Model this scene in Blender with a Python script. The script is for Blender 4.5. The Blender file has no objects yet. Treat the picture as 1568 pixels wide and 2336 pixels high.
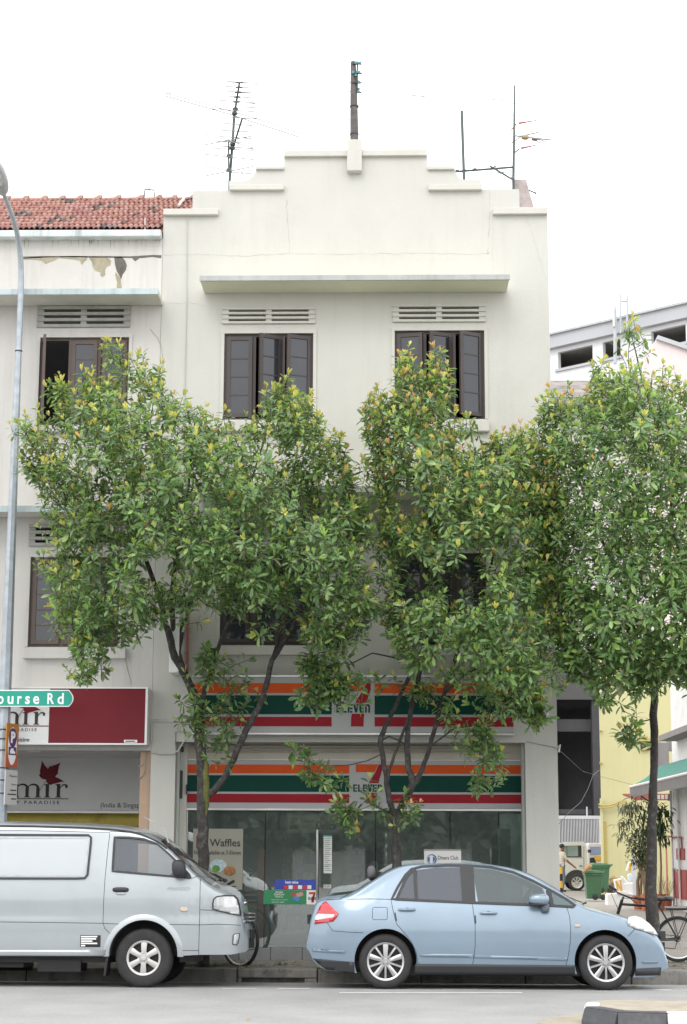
import bpy, bmesh, math, random
import numpy as np
from mathutils import Vector, Matrix
from mathutils.geometry import tessellate_polygon

random.seed(7)
RNG = np.random.default_rng(11)
R = math.radians
SC = bpy.context.scene
COL = SC.collection

# ------------------------------------------------------------------ camera, sky, sun, exposure
CAM_H, YAW, PITCH, ROLL, FPX = 1.626, R(1.4), R(10.61), 0.0037, 4050.0
CAM_M = (Matrix.Rotation(YAW, 4, 'Z') @ Matrix.Rotation(math.pi / 2 + PITCH, 4, 'X') @ Matrix.Rotation(ROLL, 4, 'Z'))
cam_d = bpy.data.cameras.new('camera')
cam_d.sensor_fit = 'HORIZONTAL'
cam_d.sensor_width = 36.0
cam_d.lens = 36.0 * FPX / 1568.0
cam_d.clip_start, cam_d.clip_end = 0.1, 3000
cam = bpy.data.objects.new('camera', cam_d)
cam.matrix_world = Matrix.Translation((0, 0, CAM_H)) @ CAM_M
COL.objects.link(cam)
SC.camera = cam

world = bpy.data.worlds.new('World')
SC.world = world
world.use_nodes = True
wn, wl = world.node_tree.nodes, world.node_tree.links
wn.clear()
w_out = wn.new('ShaderNodeOutputWorld')
w_bg = wn.new('ShaderNodeBackground')
w_sky = wn.new('ShaderNodeTexSky')
w_sky.sky_type = 'NISHITA'
w_sky.sun_disc = False
w_sky.sun_elevation = R(43)
w_sky.sun_rotation = R(195)
w_mix = wn.new('ShaderNodeMix')
w_mix.data_type = 'RGBA'
w_mix.inputs[0].default_value = 0.93            # overcast: an even white cloud sheet over the clear sky
w_mix.inputs[7].default_value = (16.6, 16.6, 16.5, 1)
wl.new(w_sky.outputs[0], w_mix.inputs[6])
wl.new(w_mix.outputs[2], w_bg.inputs[0])
w_bg.inputs[1].default_value = 0.10
wl.new(w_bg.outputs[0], w_out.inputs[0])

sun_d = bpy.data.lights.new('sun', 'SUN')
sun_d.energy = 0.5
sun_d.angle = R(22)
sun_d.color = (1.0, 0.965, 0.91)
sun = bpy.data.objects.new('sun', sun_d)
sun.rotation_euler = Vector((0.22, 0.80, -0.78)).to_track_quat('-Z', 'Y').to_euler()
COL.objects.link(sun)

SC.view_settings.view_transform = 'Standard'
SC.view_settings.look = 'None'
SC.view_settings.exposure = 0.56
SC.view_settings.gamma = 1.0
SC.view_settings.use_curve_mapping = False
SC.render.engine = 'CYCLES'
SC.cycles.use_denoising = True
SC.cycles.max_bounces = 8
SC.cycles.transparent_max_bounces = 16
SC.cycles.transmission_bounces = 8
SC.cycles.caustics_reflective = False
SC.cycles.caustics_refractive = False

# ------------------------------------------------------------------ picture point -> place (plane at distance Y, or height Z)
def _ray(u, v):
    return (CAM_M.to_3x3() @ Vector(((u - 784) / FPX, (1168 - v) / FPX, -1.0)))

def P(u, v, Y):
    d = _ray(u, v)
    t = Y / d.y
    return Vector((d.x * t, Y, CAM_H + d.z * t))

def PG(u, v, z):
    d = _ray(u, v)
    t = (z - CAM_H) / d.z
    return Vector((d.x * t, d.y * t, z))

def PX(u, Y, v=1700):
    return P(u, v, Y).x

def PZ(v, Y, u=800):
    return P(u, v, Y).z

def rect(u0, v0, u1, v1, Y):
    um, vm = (u0 + u1) / 2, (v0 + v1) / 2
    return P(u0, vm, Y).x, P(u1, vm, Y).x, P(um, v1, Y).z, P(um, v0, Y).z

# ------------------------------------------------------------------ materials
def s(r, g, b):
    f = lambda c: ((c / 255 + 0.055) / 1.055) ** 2.4 if c > 10 else c / 255 / 12.92
    return (f(r), f(g), f(b))

MATS = {}
def pmat(name, col, rough=0.6, metal=0.0, spec=0.5, var=0.10, vs=3.0, bump=0.0, bs=60.0, coat=0.0,
         streak=0.0, rand=0.0, dirt=None, dirt_amt=0.0, dirt_scale=1.2, sheen=0.0, trans=0.0, obj=False, flake=0.0):
    if name in MATS:
        return MATS[name]
    m = bpy.data.materials.new(name)
    m.use_nodes = True
    n, l = m.node_tree.nodes, m.node_tree.links
    b = n['Principled BSDF']
    b.inputs['Roughness'].default_value = rough
    b.inputs['Metallic'].default_value = metal
    b.inputs['Specular IOR Level'].default_value = spec
    b.inputs['Coat Weight'].default_value = coat
    b.inputs['Coat Roughness'].default_value = 0.04
    if obj:
        pos = n.new('ShaderNodeTexCoord').outputs['Object']
    else:
        pos = n.new('ShaderNodeNewGeometry').outputs['Position']
    rgb = n.new('ShaderNodeRGB')
    rgb.outputs[0].default_value = (*col, 1)
    cur = rgb.outputs[0]
    def noise(scale, detail=5.0, rough_=0.6, vec=None):
        t = n.new('ShaderNodeTexNoise')
        t.inputs['Scale'].default_value = scale
        t.inputs['Detail'].default_value = detail
        t.inputs['Roughness'].default_value = rough_
        l.new(vec if vec is not None else pos, t.inputs['Vector'])
        return t.outputs['Fac']
    def mrange(src, a, b_, c, d):
        t = n.new('ShaderNodeMapRange')
        t.inputs[1].default_value, t.inputs[2].default_value = a, b_
        t.inputs[3].default_value, t.inputs[4].default_value = c, d
        l.new(src, t.inputs[0])
        return t.outputs[0]
    def scale_by(c, fac):
        t = n.new('ShaderNodeVectorMath')
        t.operation = 'SCALE'
        l.new(c, t.inputs[0])
        l.new(fac, t.inputs[3])
        return t.outputs[0]
    if var:
        cur = scale_by(cur, mrange(noise(vs), 0.3, 0.7, 1 - var, 1 + var))
    if streak:
        mp = n.new('ShaderNodeMapping')
        mp.inputs['Scale'].default_value = (5.0, 5.0, 0.35)
        l.new(pos, mp.inputs['Vector'])
        cur = scale_by(cur, mrange(noise(1.6, 6, 0.65, mp.outputs[0]), 0.50, 0.78, 1.0, 1 - streak))
    if rand:
        oi = n.new('ShaderNodeObjectInfo')
        cur = scale_by(cur, mrange(oi.outputs['Random'], 0, 1, 1 - rand, 1 + rand))
    if dirt is not None:
        t = n.new('ShaderNodeMix')
        t.data_type = 'RGBA'
        l.new(mrange(noise(dirt_scale, 7, 0.7), 0.52, 0.75, 0.0, dirt_amt), t.inputs[0])
        l.new(cur, t.inputs[6])
        t.inputs[7].default_value = (*dirt, 1)
        cur = t.outputs[2]
    l.new(cur, b.inputs['Base Color'])
    if flake:
        b.inputs['Coat Weight'].default_value = 1.0
    if bump:
        bp = n.new('ShaderNodeBump')
        bp.inputs['Strength'].default_value = bump
        bp.inputs['Distance'].default_value = 0.01
        l.new(noise(bs, 4), bp.inputs['Height'])
        l.new(bp.outputs[0], b.inputs['Normal'])
    if trans:
        tr = n.new('ShaderNodeBsdfTranslucent')
        sc_ = n.new('ShaderNodeVectorMath')
        sc_.operation = 'MULTIPLY'
        sc_.inputs[1].default_value = (trans * 1.05, trans, trans * 0.6)
        l.new(cur, sc_.inputs[0])
        l.new(sc_.outputs[0], tr.inputs[0])
        mx = n.new('ShaderNodeAddShader')
        l.new(b.outputs[0], mx.inputs[0])
        l.new(tr.outputs[0], mx.inputs[1])
        l.new(mx.outputs[0], n['Material Output'].inputs[0])
    MATS[name] = m
    return m

def glass_mat(name, tint=(0.75, 0.82, 0.80), ior=1.5, boost=1.0, dark=(0.02, 0.025, 0.025), body=0.0):
    """thin pane: sees through, mirrors by Fresnel; body = opaque share, carrying tint plus brightness in place of reflections"""
    if name in MATS:
        return MATS[name]
    m = bpy.data.materials.new(name)
    m.use_nodes = True
    n, l = m.node_tree.nodes, m.node_tree.links
    n.remove(n['Principled BSDF'])
    tr = n.new('ShaderNodeBsdfTransparent')
    tr.inputs[0].default_value = (*tint, 1)
    gl = n.new('ShaderNodeBsdfGlossy')
    gl.inputs[1].default_value = 0.015
    gl.inputs[0].default_value = (0.95, 0.98, 1, 1)
    df = n.new('ShaderNodeBsdfDiffuse')
    df.inputs[0].default_value = (*dark, 1)
    fr = n.new('ShaderNodeFresnel')
    fr.inputs[0].default_value = ior
    mu = n.new('ShaderNodeMath')
    mu.operation = 'MULTIPLY'
    mu.use_clamp = True
    mu.inputs[1].default_value = boost
    l.new(fr.outputs[0], mu.inputs[0])
    m1 = n.new('ShaderNodeMixShader')
    m1.inputs[0].default_value = body
    l.new(tr.outputs[0], m1.inputs[1])
    l.new(df.outputs[0], m1.inputs[2])
    m2 = n.new('ShaderNodeMixShader')
    l.new(mu.outputs[0], m2.inputs[0])
    l.new(m1.outputs[0], m2.inputs[1])
    l.new(gl.outputs[0], m2.inputs[2])
    l.new(m2.outputs[0], n['Material Output'].inputs[0])
    MATS[name] = m
    return m

# ------------------------------------------------------------------ objects
def origin(o):
    v = Vector((0, 0, 0))
    while o is not None:
        v = v + o.location
        o = o.parent
    return v

def tag(o, label=None, cat=None, group=None, kind=None):
    if label: o['label'] = label
    if cat: o['category'] = cat
    if group: o['group'] = group
    if kind: o['kind'] = kind
    return o

def thing(name, label, cat, loc=(0, 0, 0), group=None, rot=None):
    o = bpy.data.objects.new(name, None)
    o.empty_display_size = 0.2
    o.location = loc
    if rot: o.rotation_euler = rot
    COL.objects.link(o)
    return tag(o, label, cat, group)

def link(name, me, parent=None, loc=None):
    o = bpy.data.objects.new(name, me)
    COL.objects.link(o)
    if parent is not None: o.parent = parent
    if loc is not None: o.location = loc
    return o

def copy_tree(o, parent=None):
    c = o.copy()
    COL.objects.link(c)
    c.parent = parent
    for ch in list(o.children):
        copy_tree(ch, c)
    return c

class MB:
    """collects geometry, builds ONE mesh object"""
    def __init__(self):
        self.v, self.f, self.m, self.mi = [], [], [], 0
    def mat(self, i):
        self.mi = i
        return self
    def add(self, vs, fs):
        o = len(self.v)
        self.v += [tuple(p) for p in vs]
        self.f += [tuple(i + o for i in f) for f in fs]
        self.m += [self.mi] * len(fs)
        return self
    def box(self, x0, x1, y0, y1, z0, z1):
        return self.add([(x0, y0, z0), (x1, y0, z0), (x1, y1, z0), (x0, y1, z0), (x0, y0, z1), (x1, y0, z1), (x1, y1, z1), (x0, y1, z1)],
                        [(0, 3, 2, 1), (4, 5, 6, 7), (0, 1, 5, 4), (1, 2, 6, 5), (2, 3, 7, 6), (3, 0, 4, 7)])
    def obox(self, M, x0, x1, y0, y1, z0, z1):
        t = MB().box(x0, x1, y0, y1, z0, z1)
        return self.add([M @ Vector(p) for p in t.v], t.f)
    def quad(self, a, b, c, d):
        return self.add([a, b, c, d], [(0, 1, 2, 3)])
    def prism(self, poly, y0, y1, holes=()):
        """poly, holes: lists of (x, z); front face at y0 (towards the camera)"""
        loops = [list(poly)] + [list(h) for h in holes]
        flat = [p for lp in loops for p in lp]
        tris = tessellate_polygon([[Vector((p[0], p[1], 0)) for p in lp] for lp in loops])
        n = len(flat)
        vs = [(p[0], y0, p[1]) for p in flat] + [(p[0], y1, p[1]) for p in flat]
        fs = []
        for t in tris:
            a, b, c = (flat[i] for i in t)
            cr = (b[0] - a[0]) * (c[1] - a[1]) - (b[1] - a[1]) * (c[0] - a[0])
            t = tuple(t) if cr > 0 else tuple(reversed(t))
            fs.append(t)
            fs.append(tuple(i + n for i in reversed(t)))
        k = 0
        for li, lp in enumerate(loops):
            ar = sum(lp[i][0] * lp[(i + 1) % len(lp)][1] - lp[(i + 1) % len(lp)][0] * lp[i][1] for i in range(len(lp)))
            flip = (ar < 0) != (li > 0)
            for i in range(len(lp)):
                a, b = k + i, k + (i + 1) % len(lp)
                q = (a, a + n, b + n, b)
                fs.append(tuple(reversed(q)) if flip else q)
            k += len(lp)
        return self.add(vs, fs)
    def tube(self, pts, rad, n=6, caps=True, flat=None):
        pts = [Vector(p) for p in pts]
        if not hasattr(rad, '__len__'): rad = [rad] * len(pts)
        vs, fs = [], []
        up = None
        for i, p in enumerate(pts):
            d = (pts[min(i + 1, len(pts) - 1)] - pts[max(i - 1, 0)])
            d = d.normalized() if d.length > 1e-9 else Vector((0, 0, 1))
            if up is None:
                up = d.orthogonal().normalized()
            else:
                up = (up - d * up.dot(d))
                up = up.normalized() if up.length > 1e-6 else d.orthogonal().normalized()
            sd = d.cross(up)
            for k in range(n):
                a = 2 * math.pi * k / n
                vs.append(p + (up * math.cos(a) + sd * math.sin(a)) * rad[i])
        for i in range(len(pts) - 1):
            for k in range(n):
                k2 = (k + 1) % n
                fs.append((i * n + k, i * n + k2, (i + 1) * n + k2, (i + 1) * n + k))
        if caps:
            fs.append(tuple(reversed(range(n))))
            e = (len(pts) - 1) * n
            fs.append(tuple(range(e, e + n)))
        return self.add(vs, fs)
    def lathe(self, prof, n=24, M=None, sweep=2 * math.pi):
        """prof: list of (r, h) round local Z"""
        M = M or Matrix.Identity(4)
        full = abs(sweep - 2 * math.pi) < 1e-6
        cols = n if full else n + 1
        vs, fs = [], []
        for r, h in prof:
            for k in range(cols):
                a = sweep * k / n
                vs.append(M @ Vector((r * math.cos(a), r * math.sin(a), h)))
        for i in range(len(prof) - 1):
            for k in range(n):
                k2 = (k + 1) % cols
                fs.append((i * cols + k, i * cols + k2, (i + 1) * cols + k2, (i + 1) * cols + k))
        return self.add(vs, fs)
    def build(self, name, mats, parent=None, smooth=None, bevel=0.0, local=False, at=None, kind=None):
        if not isinstance(mats, (list, tuple)): mats = [mats]
        off = Vector((0, 0, 0))
        if parent is not None and not local: off = origin(parent)
        if at is not None: off = Vector(at)
        me = bpy.data.meshes.new(name)
        me.from_pydata([(a - off.x, b - off.y, c - off.z) for a, b, c in self.v], [], self.f)
        for m in mats: me.materials.append(m)
        if len(mats) > 1:
            me.polygons.foreach_set('material_index', self.m)
        me.update()
        if smooth is not None:
            me.shade_smooth()
            if smooth < 179: me.set_sharp_from_angle(angle=R(smooth))
        o = link(name, me, parent, at)
        if bevel:
            b = o.modifiers.new('bevel', 'BEVEL')
            b.width, b.segments, b.limit_method, b.angle_limit = bevel, 2, 'ANGLE', R(40)
        if kind: o['kind'] = kind
        return o

def strip(mb, pts, w, y0, y1):
    """flat ribbon in the xz plane (pts: (x, z)), thickness y0..y1"""
    if not hasattr(w, '__len__'): w = [w] * len(pts)
    L, Rr = [], []
    for i, p in enumerate(pts):
        a, b = pts[max(i - 1, 0)], pts[min(i + 1, len(pts) - 1)]
        d = Vector((b[0] - a[0], b[1] - a[1]))
        d = d.normalized() if d.length > 0 else Vector((1, 0))
        nx, nz = -d.y, d.x
        L.append((p[0] + nx * w[i] / 2, p[1] + nz * w[i] / 2))
        Rr.append((p[0] - nx * w[i] / 2, p[1] - nz * w[i] / 2))
    k = len(pts)
    vs = [(x, y0, z) for x, z in L] + [(x, y0, z) for x, z in Rr] + [(x, y1, z) for x, z in L] + [(x, y1, z) for x, z in Rr]
    fs = []
    for i in range(k - 1):
        fs += [(i, k + i, k + i + 1, i + 1), (2 * k + i, 2 * k + i + 1, 3 * k + i + 1, 3 * k + i),
               (i, i + 1, 2 * k + i + 1, 2 * k + i), (k + i, 3 * k + i, 3 * k + i + 1, k + i + 1)]
    fs += [(0, 2 * k, 3 * k, k), (k - 1, 2 * k - 1, 4 * k - 1, 3 * k - 1)]
    return mb.add(vs, fs)

def text_mesh(txt, bold=0.0, spacing=1.0, shear=0.0, extrude=0.02):
    c = bpy.data.curves.new('lettering', 'FONT')
    c.body = txt
    c.offset = bold
    c.space_character = spacing
    c.shear = shear
    c.extrude = extrude
    c.resolution_u = 3
    o = bpy.data.objects.new('lettering', c)
    COL.objects.link(o)
    dg = bpy.context.evaluated_depsgraph_get()
    me = bpy.data.meshes.new_from_object(o.evaluated_get(dg))
    bpy.data.objects.remove(o)
    vs = [v.co.copy() for v in me.vertices]
    fs = [tuple(p.vertices) for p in me.polygons]
    bpy.data.meshes.remove(me)
    bpy.data.curves.remove(c)
    return vs, fs

def text(mb, txt, x0, x1, z0, z1, y, thick=0.003, bold=0.0, spacing=1.0, shear=0.0, M=None):
    """lettering fitted to the rectangle, facing -Y, standing 'thick' proud of y"""
    vs, fs = text_mesh(txt, bold, spacing, shear)
    xs, ys, zs = [v.x for v in vs], [v.y for v in vs], [v.z for v in vs]
    ax, bx, ay, by, az, bz = min(xs), max(xs), min(ys), max(ys), min(zs), max(zs)
    out = []
    for v in vs:
        p = Vector((x0 + (v.x - ax) / (bx - ax) * (x1 - x0), y - thick * (v.z - az) / max(bz - az, 1e-6), z0 + (v.y - ay) / (by - ay) * (z1 - z0)))
        out.append(M @ p if M else p)
    return mb.add(out, fs)
# ------------------------------------------------------------------ shared materials
M_WALL = pmat('cream_wall_paint', (0.535, 0.530, 0.495), 0.85, var=0.035, vs=0.8, bump=0.25, bs=25, streak=0.055, dirt=(0.36, 0.36, 0.32), dirt_amt=0.25, dirt_scale=0.7)
M_TRIM = pmat('cream_trim_paint', (0.55, 0.54, 0.50), 0.8, var=0.05, vs=2.0, bump=0.15, bs=30, streak=0.10)
M_SOFFIT = pmat('shade_lifted_cream', (0.76, 0.75, 0.60), 0.85, var=0.05, vs=2.0)  # cream raised to offset the shade under the canopies
M_CONC_EDGE = pmat('weathered_canopy_edge', (0.40, 0.41, 0.405), 0.85, var=0.12, vs=3.0, streak=0.25, bump=0.2, bs=40)
M_WALL2 = pmat('white_wall_paint', (0.555, 0.542, 0.52), 0.85, var=0.05, vs=0.9, bump=0.3, bs=22, streak=0.14, dirt=(0.42, 0.41, 0.38), dirt_amt=0.25, dirt_scale=0.8)
M_LIME = pmat('pale_blue_lime_edge', (0.43, 0.50, 0.515), 0.85, var=0.14, vs=2.5, streak=0.35, bump=0.2, bs=40)
M_INT = pmat('unlit_room_tone', (0.05, 0.05, 0.055), 0.9)  # near-black tone paints in the gloom of the unlit rooms
M_FRAME = pmat('brown_window_metal', (0.048, 0.036, 0.034), 0.45, var=0.15)
M_PANE = pmat('tinted_pane', (0.028, 0.032, 0.042), 0.06, spec=0.62, var=0.25, vs=0.9)
M_CRACK = pmat('crack_grey', (0.465, 0.458, 0.42), 0.9, var=0.2, vs=6)
M_GREYMETAL = pmat('galvanised_steel', (0.36, 0.40, 0.44), 0.5, 0.35, var=0.18, vs=9, bump=0.05, bs=80)
M_DARKMETAL = pmat('dark_steel', (0.045, 0.05, 0.055), 0.5, 0.4)
M_ALU = pmat('aluminium_trim', (0.55, 0.55, 0.54), 0.4, 0.6)
M_WHITE = pmat('white_sign_face', (0.72, 0.73, 0.73), 0.35, var=0.04)
M_BLACK = pmat('black_plastic', (0.012, 0.012, 0.013), 0.45, var=0.2)
M_RUBBER = pmat('tyre_rubber', (0.022, 0.022, 0.023), 0.75, var=0.25, vs=14, bump=0.15, bs=90)
M_ASPHALT = pmat('worn_asphalt', (0.345, 0.343, 0.34), 0.9, var=0.13, vs=0.9, bump=1.0, bs=120, dirt=(0.48, 0.47, 0.46), dirt_amt=0.95, dirt_scale=26)
M_KERB = pmat('kerb_concrete', (0.235, 0.228, 0.212), 0.9, var=0.25, vs=3.5, bump=0.7, bs=45, streak=0.4, dirt=(0.06, 0.06, 0.052), dirt_amt=0.85, dirt_scale=3.4)
M_PAVE = pmat('mossy_pavers', (0.19, 0.18, 0.16), 0.9, var=0.25, vs=5, bump=1.0, bs=26, dirt=(0.10, 0.12, 0.06), dirt_amt=0.7, dirt_scale=3.0)
M_GROUND = pmat('alley_concrete', (0.27, 0.25, 0.225), 0.9, var=0.15, vs=1.2, bump=0.4, bs=30)
M_LINE = pmat('road_paint', (0.72, 0.72, 0.71), 0.7, var=0.12, vs=8, dirt=(0.33, 0.33, 0.32), dirt_amt=0.5, dirt_scale=18)

F = 23.70          # face of the shophouses
G = 24.12          # shop glass
YK = 22.85         # kerb face
ZK0, ZK1 = -0.074, 0.096
CAMBER = -ZK0 / (YK - 20.95)

# ------------------------------------------------------------------ ground, road, kerb, pavement
g = MB()
g.quad((-400, -300, -0.40), (400, -300, -0.40), (400, 500, -0.40), (-400, 500, -0.40))
g.build('ground', M_GROUND, kind='structure')
g = MB()
ys = [-14, 14, 19, 20.95, YK]
zs = [0, 0, 0, 0, ZK0]
for a in range(4):
    g.quad((-90, ys[a], zs[a]), (90, ys[a], zs[a]), (90, ys[a + 1], zs[a + 1]), (-90, ys[a + 1], zs[a + 1]))
g.build('road', M_ASPHALT, kind='structure')
def roadz(y): return 0.0 if y < 20.95 else -(y - 20.95) * CAMBER

# kerb stones, each its own piece; one carries the drain slot
kerb = bpy.data.objects.new('kerb', None)
kerb['kind'] = 'structure'
kerb.location = (0, YK, ZK0)
COL.objects.link(kerb)
edges = [PX(u, YK, 2220) for u in (-420, -190, 60, 300, 541, 725, 960, 1200, 1440, 1690, 1950)]
for i in range(len(edges) - 1):
    x0, x1 = edges[i] + 0.006, edges[i + 1] - 0.006
    dy = random.uniform(-0.008, 0.008)
    dz = random.uniform(-0.006, 0.006)
    k = MB()
    if i == 4:
        k.box(x0, x1, YK + dy, YK + 0.17, ZK1 - 0.115, ZK1 + dz)
        k.box(x0, x0 + 0.05, YK + dy, YK + 0.17, ZK0 - 0.1, ZK1 - 0.116)
        k.box(x1 - 0.16, x1, YK + dy + 0.01, YK + 0.17, ZK0 - 0.1, ZK1 - 0.116)
        k.box(x0, x1, YK + 0.12, YK + 0.168, ZK0 - 0.1, ZK1 - 0.117)
    else:
        k.box(x0, x1, YK + dy, YK + 0.17, ZK0 - 0.1, ZK1 + dz)
    k.build('kerb_stone', M_KERB, kerb, bevel=0.016)

X_END = PX(1268, F, 1700)       # right face of the white shophouse
pv = MB()
pv.quad((-60, YK + 0.17, ZK1 - 0.004), (60, YK + 0.17, ZK1 - 0.004), (60, G - 0.02, 0.125), (-60, G - 0.02, 0.125))
pv.build('pavement', M_PAVE, kind='structure')
# uneven pavers between kerb and step: real raised blocks
pb = MB()
rows = 5
y0 = YK + 0.19
for r_ in range(rows):
    yy = y0 + r_ * 0.205
    x = PX(380, YK, 2200) + (r_ % 2) * 0.1
    while x < PX(1640, YK, 2200):
        w = random.uniform(0.19, 0.23)
        z = ZK1 + (yy - y0) * 0.024 + random.uniform(-0.004, 0.009)
        pb.box(x, x + w - 0.018, yy, yy + 0.185, z - 0.05, z + 0.004)
        x += w
pb.build('pavers', M_PAVE, kind='stuff', bevel=0.006)
al = MB()
al.quad((X_END - 0.3, G - 0.019, 0.112), (40, G - 0.019, 0.112), (40, 95, -0.08), (X_END - 0.3, 95, -0.08))
al.build('alley', M_GROUND, kind='structure')
def alleyz(y): return 0.112 - (y - 24.1) / (95 - 24.1) * 0.192

# painted parking line beside the cars
def road_line(u0, u1, v, w, name='road_marking'):
    a, b = PG(u0, v, 0.0), PG(u1, v, 0.0)
    m = MB()
    zz = 0.004
    m.quad((a.x, a.y - w / 2, roadz(a.y) + zz), (b.x, b.y - w / 2, roadz(b.y) + zz), (b.x, b.y + w / 2, roadz(b.y + w / 2) + zz), (a.x, a.y + w / 2, roadz(a.y + w / 2) + zz))
    return m.build(name, M_LINE, kind='structure')
road_line(774, 1192, 2266, 0.10)
road_line(508, 585, 2256.5, 0.06)
road_line(632, 708, 2256.5, 0.10)
road_line(1010, 1090, 2257.5, 0.05)
road_line(1340, 1500, 2257.8, 0.05)
road_line(1490, 1532, 2257.5, 0.12)

# traffic island, black and white kerb, lower right corner
isl = thing('traffic_island', 'low traffic island with black and white painted kerb at the road centre', 'traffic island', tuple(PG(1460, 2320, 0)))
zt = 0.185
A = [PG(1335, 2296, zt), PG(1409, 2307.5, zt), PG(1522, 2310.5, zt)]
B = [PG(1337, 2287, zt), PG(1352, 2283.5, zt), PG(1381, 2281, zt), PG(1470, 2281.5, zt), PG(1470, 2281.5, zt) + Vector((11, 0, 0))]
C_ = [PG(1522, 2310.5, zt) + Vector((10.8, 0, 0))]
M_ISL = pmat('island_concrete', (0.36, 0.32, 0.26), 0.9, var=0.15, vs=5, bump=0.5, bs=60, dirt=(0.22, 0.19, 0.15), dirt_amt=0.5, dirt_scale=4)
M_KBLK = pmat('black_kerb_paint', (0.058, 0.060, 0.068), 0.55, var=0.25, vs=6, bump=0.3, bs=30, dirt=(0.12, 0.12, 0.12), dirt_amt=0.6, dirt_scale=7)
M_KWHT = pmat('white_kerb_paint', (0.66, 0.66, 0.66), 0.6, var=0.10, vs=6, dirt=(0.35, 0.34, 0.32), dirt_amt=0.4, dirt_scale=8)
top = MB()
ring = A + C_ + list(reversed(B))
top.add([(p.x, p.y, zt - 0.004) for p in ring], [tuple(range(len(ring)))])
top.build('concrete_top', M_ISL, isl)
def kerb_seg(a, b, mat, h=zt, th=0.13, flare=0.05):
    d = (Vector((b.x, b.y, 0)) - Vector((a.x, a.y, 0))).normalized()
    nrm = Vector((d.y, -d.x, 0))
    m = MB()
    prof = [(flare, -0.02), (flare * 0.9, 0.06), (0.012, h - 0.02), (-0.012, h), (-th, h + 0.001), (-th, -0.02)]
    vs = []
    for q in (a, b):
        for o_, z_ in prof:
            vs.append((q.x + nrm.x * o_, q.y + nrm.y * o_, z_))
    k = len(prof)
    fs = [(i, k + i, k + (i + 1) % k, (i + 1) % k) for i in range(k)] + [tuple(range(k)), tuple(reversed(range(k, 2 * k)))]
    fs = [tuple(reversed(f)) for f in fs]
    m.add(vs, fs)
    return m.build('kerb_stone', mat, isl, bevel=0.012)
kerb_seg(B[0], A[0], M_KWHT, flare=0.02)
kerb_seg(A[0], A[1], M_KBLK)
kerb_seg(A[1] + Vector((0.004, 0, 0)), A[2], M_KBLK)
for i in range(12):
    kerb_seg(A[2] + Vector((0.004 + 0.9 * i, 0, 0)), A[2] + Vector((0.9 * (i + 1), 0, 0)), M_KBLK if i % 2 else M_KWHT)
ap = MB()
cen = [PG(1310, 2345, 0.004), PG(1224, 2336, 0.004), PG(1245, 2325, 0.004), PG(1290, 2316, 0.004), PG(1345, 2311, 0.004), PG(1400, 2320, 0.004), PG(1400, 2360, 0.004)]
ap.add(cen, [tuple(reversed(range(len(cen))))])
ap.build('concrete_patch', M_ISL, kind='structure')

# the far side of the road behind the photographer (only seen mirrored in glass and paint)
NQ = 17000
hx = RNG.uniform(-48, 48, NQ)
hh = 3.5 + 0.5 * np.sin(hx * 0.55) + 0.35 * np.sin(hx * 1.37 + 1)
cz = 1.5 + RNG.random(NQ) ** 0.9 * (hh - 1.2)
cy = -19 + RNG.normal(0, 1.0, NQ) + 1.2 * np.sin(hx * 0.9 + cz)
cc_ = np.stack([hx, cy, cz], 1)
d1 = RNG.normal(0, 1, (NQ, 3)); d1 /= np.linalg.norm(d1, axis=1)[:, None]
d2 = RNG.normal(0, 1, (NQ, 3)); d2 = np.cross(d1, d2); d2 /= np.linalg.norm(d2, axis=1)[:, None]
rr_ = RNG.uniform(0.14, 0.38, NQ)[:, None]
qv = np.stack([cc_ - d1 * rr_, cc_ - d2 * rr_ * .5, cc_ + d1 * rr_, cc_ + d2 * rr_ * .5], 1).reshape(-1, 3)
M_HEDGE = pmat('hedge_green', (0.10, 0.125, 0.085), 0.8, var=0.45, vs=0.9)
me = bpy.data.meshes.new('treeline')
me.from_pydata(qv.tolist(), [], np.arange(NQ * 4).reshape(-1, 4).tolist())
me.materials.append(M_HEDGE)
o = link('treeline', me)
o['kind'] = 'stuff'
ob_ = MB()
for i in range(24):
    ob_.box(-48 + i * 4, -44.02 + i * 4, -21.4 + 0.3 * (i % 2), -21.0 + 0.3 * (i % 2), 0, 3.0 + 0.25 * (i % 3))
    ob_.mat(1 + i % 4)
    for k in range(3):
        a = -48 + i * 4 + random.uniform(0, 3)
        ob_.box(a, a + random.uniform(.5, 1.6), -20.6 - 0.1 * k, -20.5 - 0.1 * k, 0, random.uniform(.8, 2.3))  # unseen patches, invented to vary the reflections in the glass
    ob_.mat(0)
ob_.build('wall', [pmat('far_wall_grey', (0.22, 0.23, 0.22), 0.9, var=0.5, vs=0.7), pmat('far_pale', (0.6, 0.6, 0.58), 0.8), pmat('far_dark', (0.05, 0.05, 0.055), 0.8), pmat('far_blue', (0.2, 0.28, 0.36), 0.6), pmat('far_white', (0.7, 0.7, 0.7), 0.8)], kind='structure')
# ------------------------------------------------------------------ the white three storey shophouse
ZB = 0.10
xl = (PX(372, F, 480) + PX(348, F, 1650)) / 2
xr = (PX(1249, F, 480) + PX(1272, F, 1650)) / 2
shop = thing('shophouse', 'cream three storey shophouse with stepped gable parapet above a convenience store', 'shophouse', ((xl + xr) / 2, F, ZB))

def X(u, v): return P(u, v, F).x
def Z(v, u=800): return P(u, v, F).z

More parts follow.
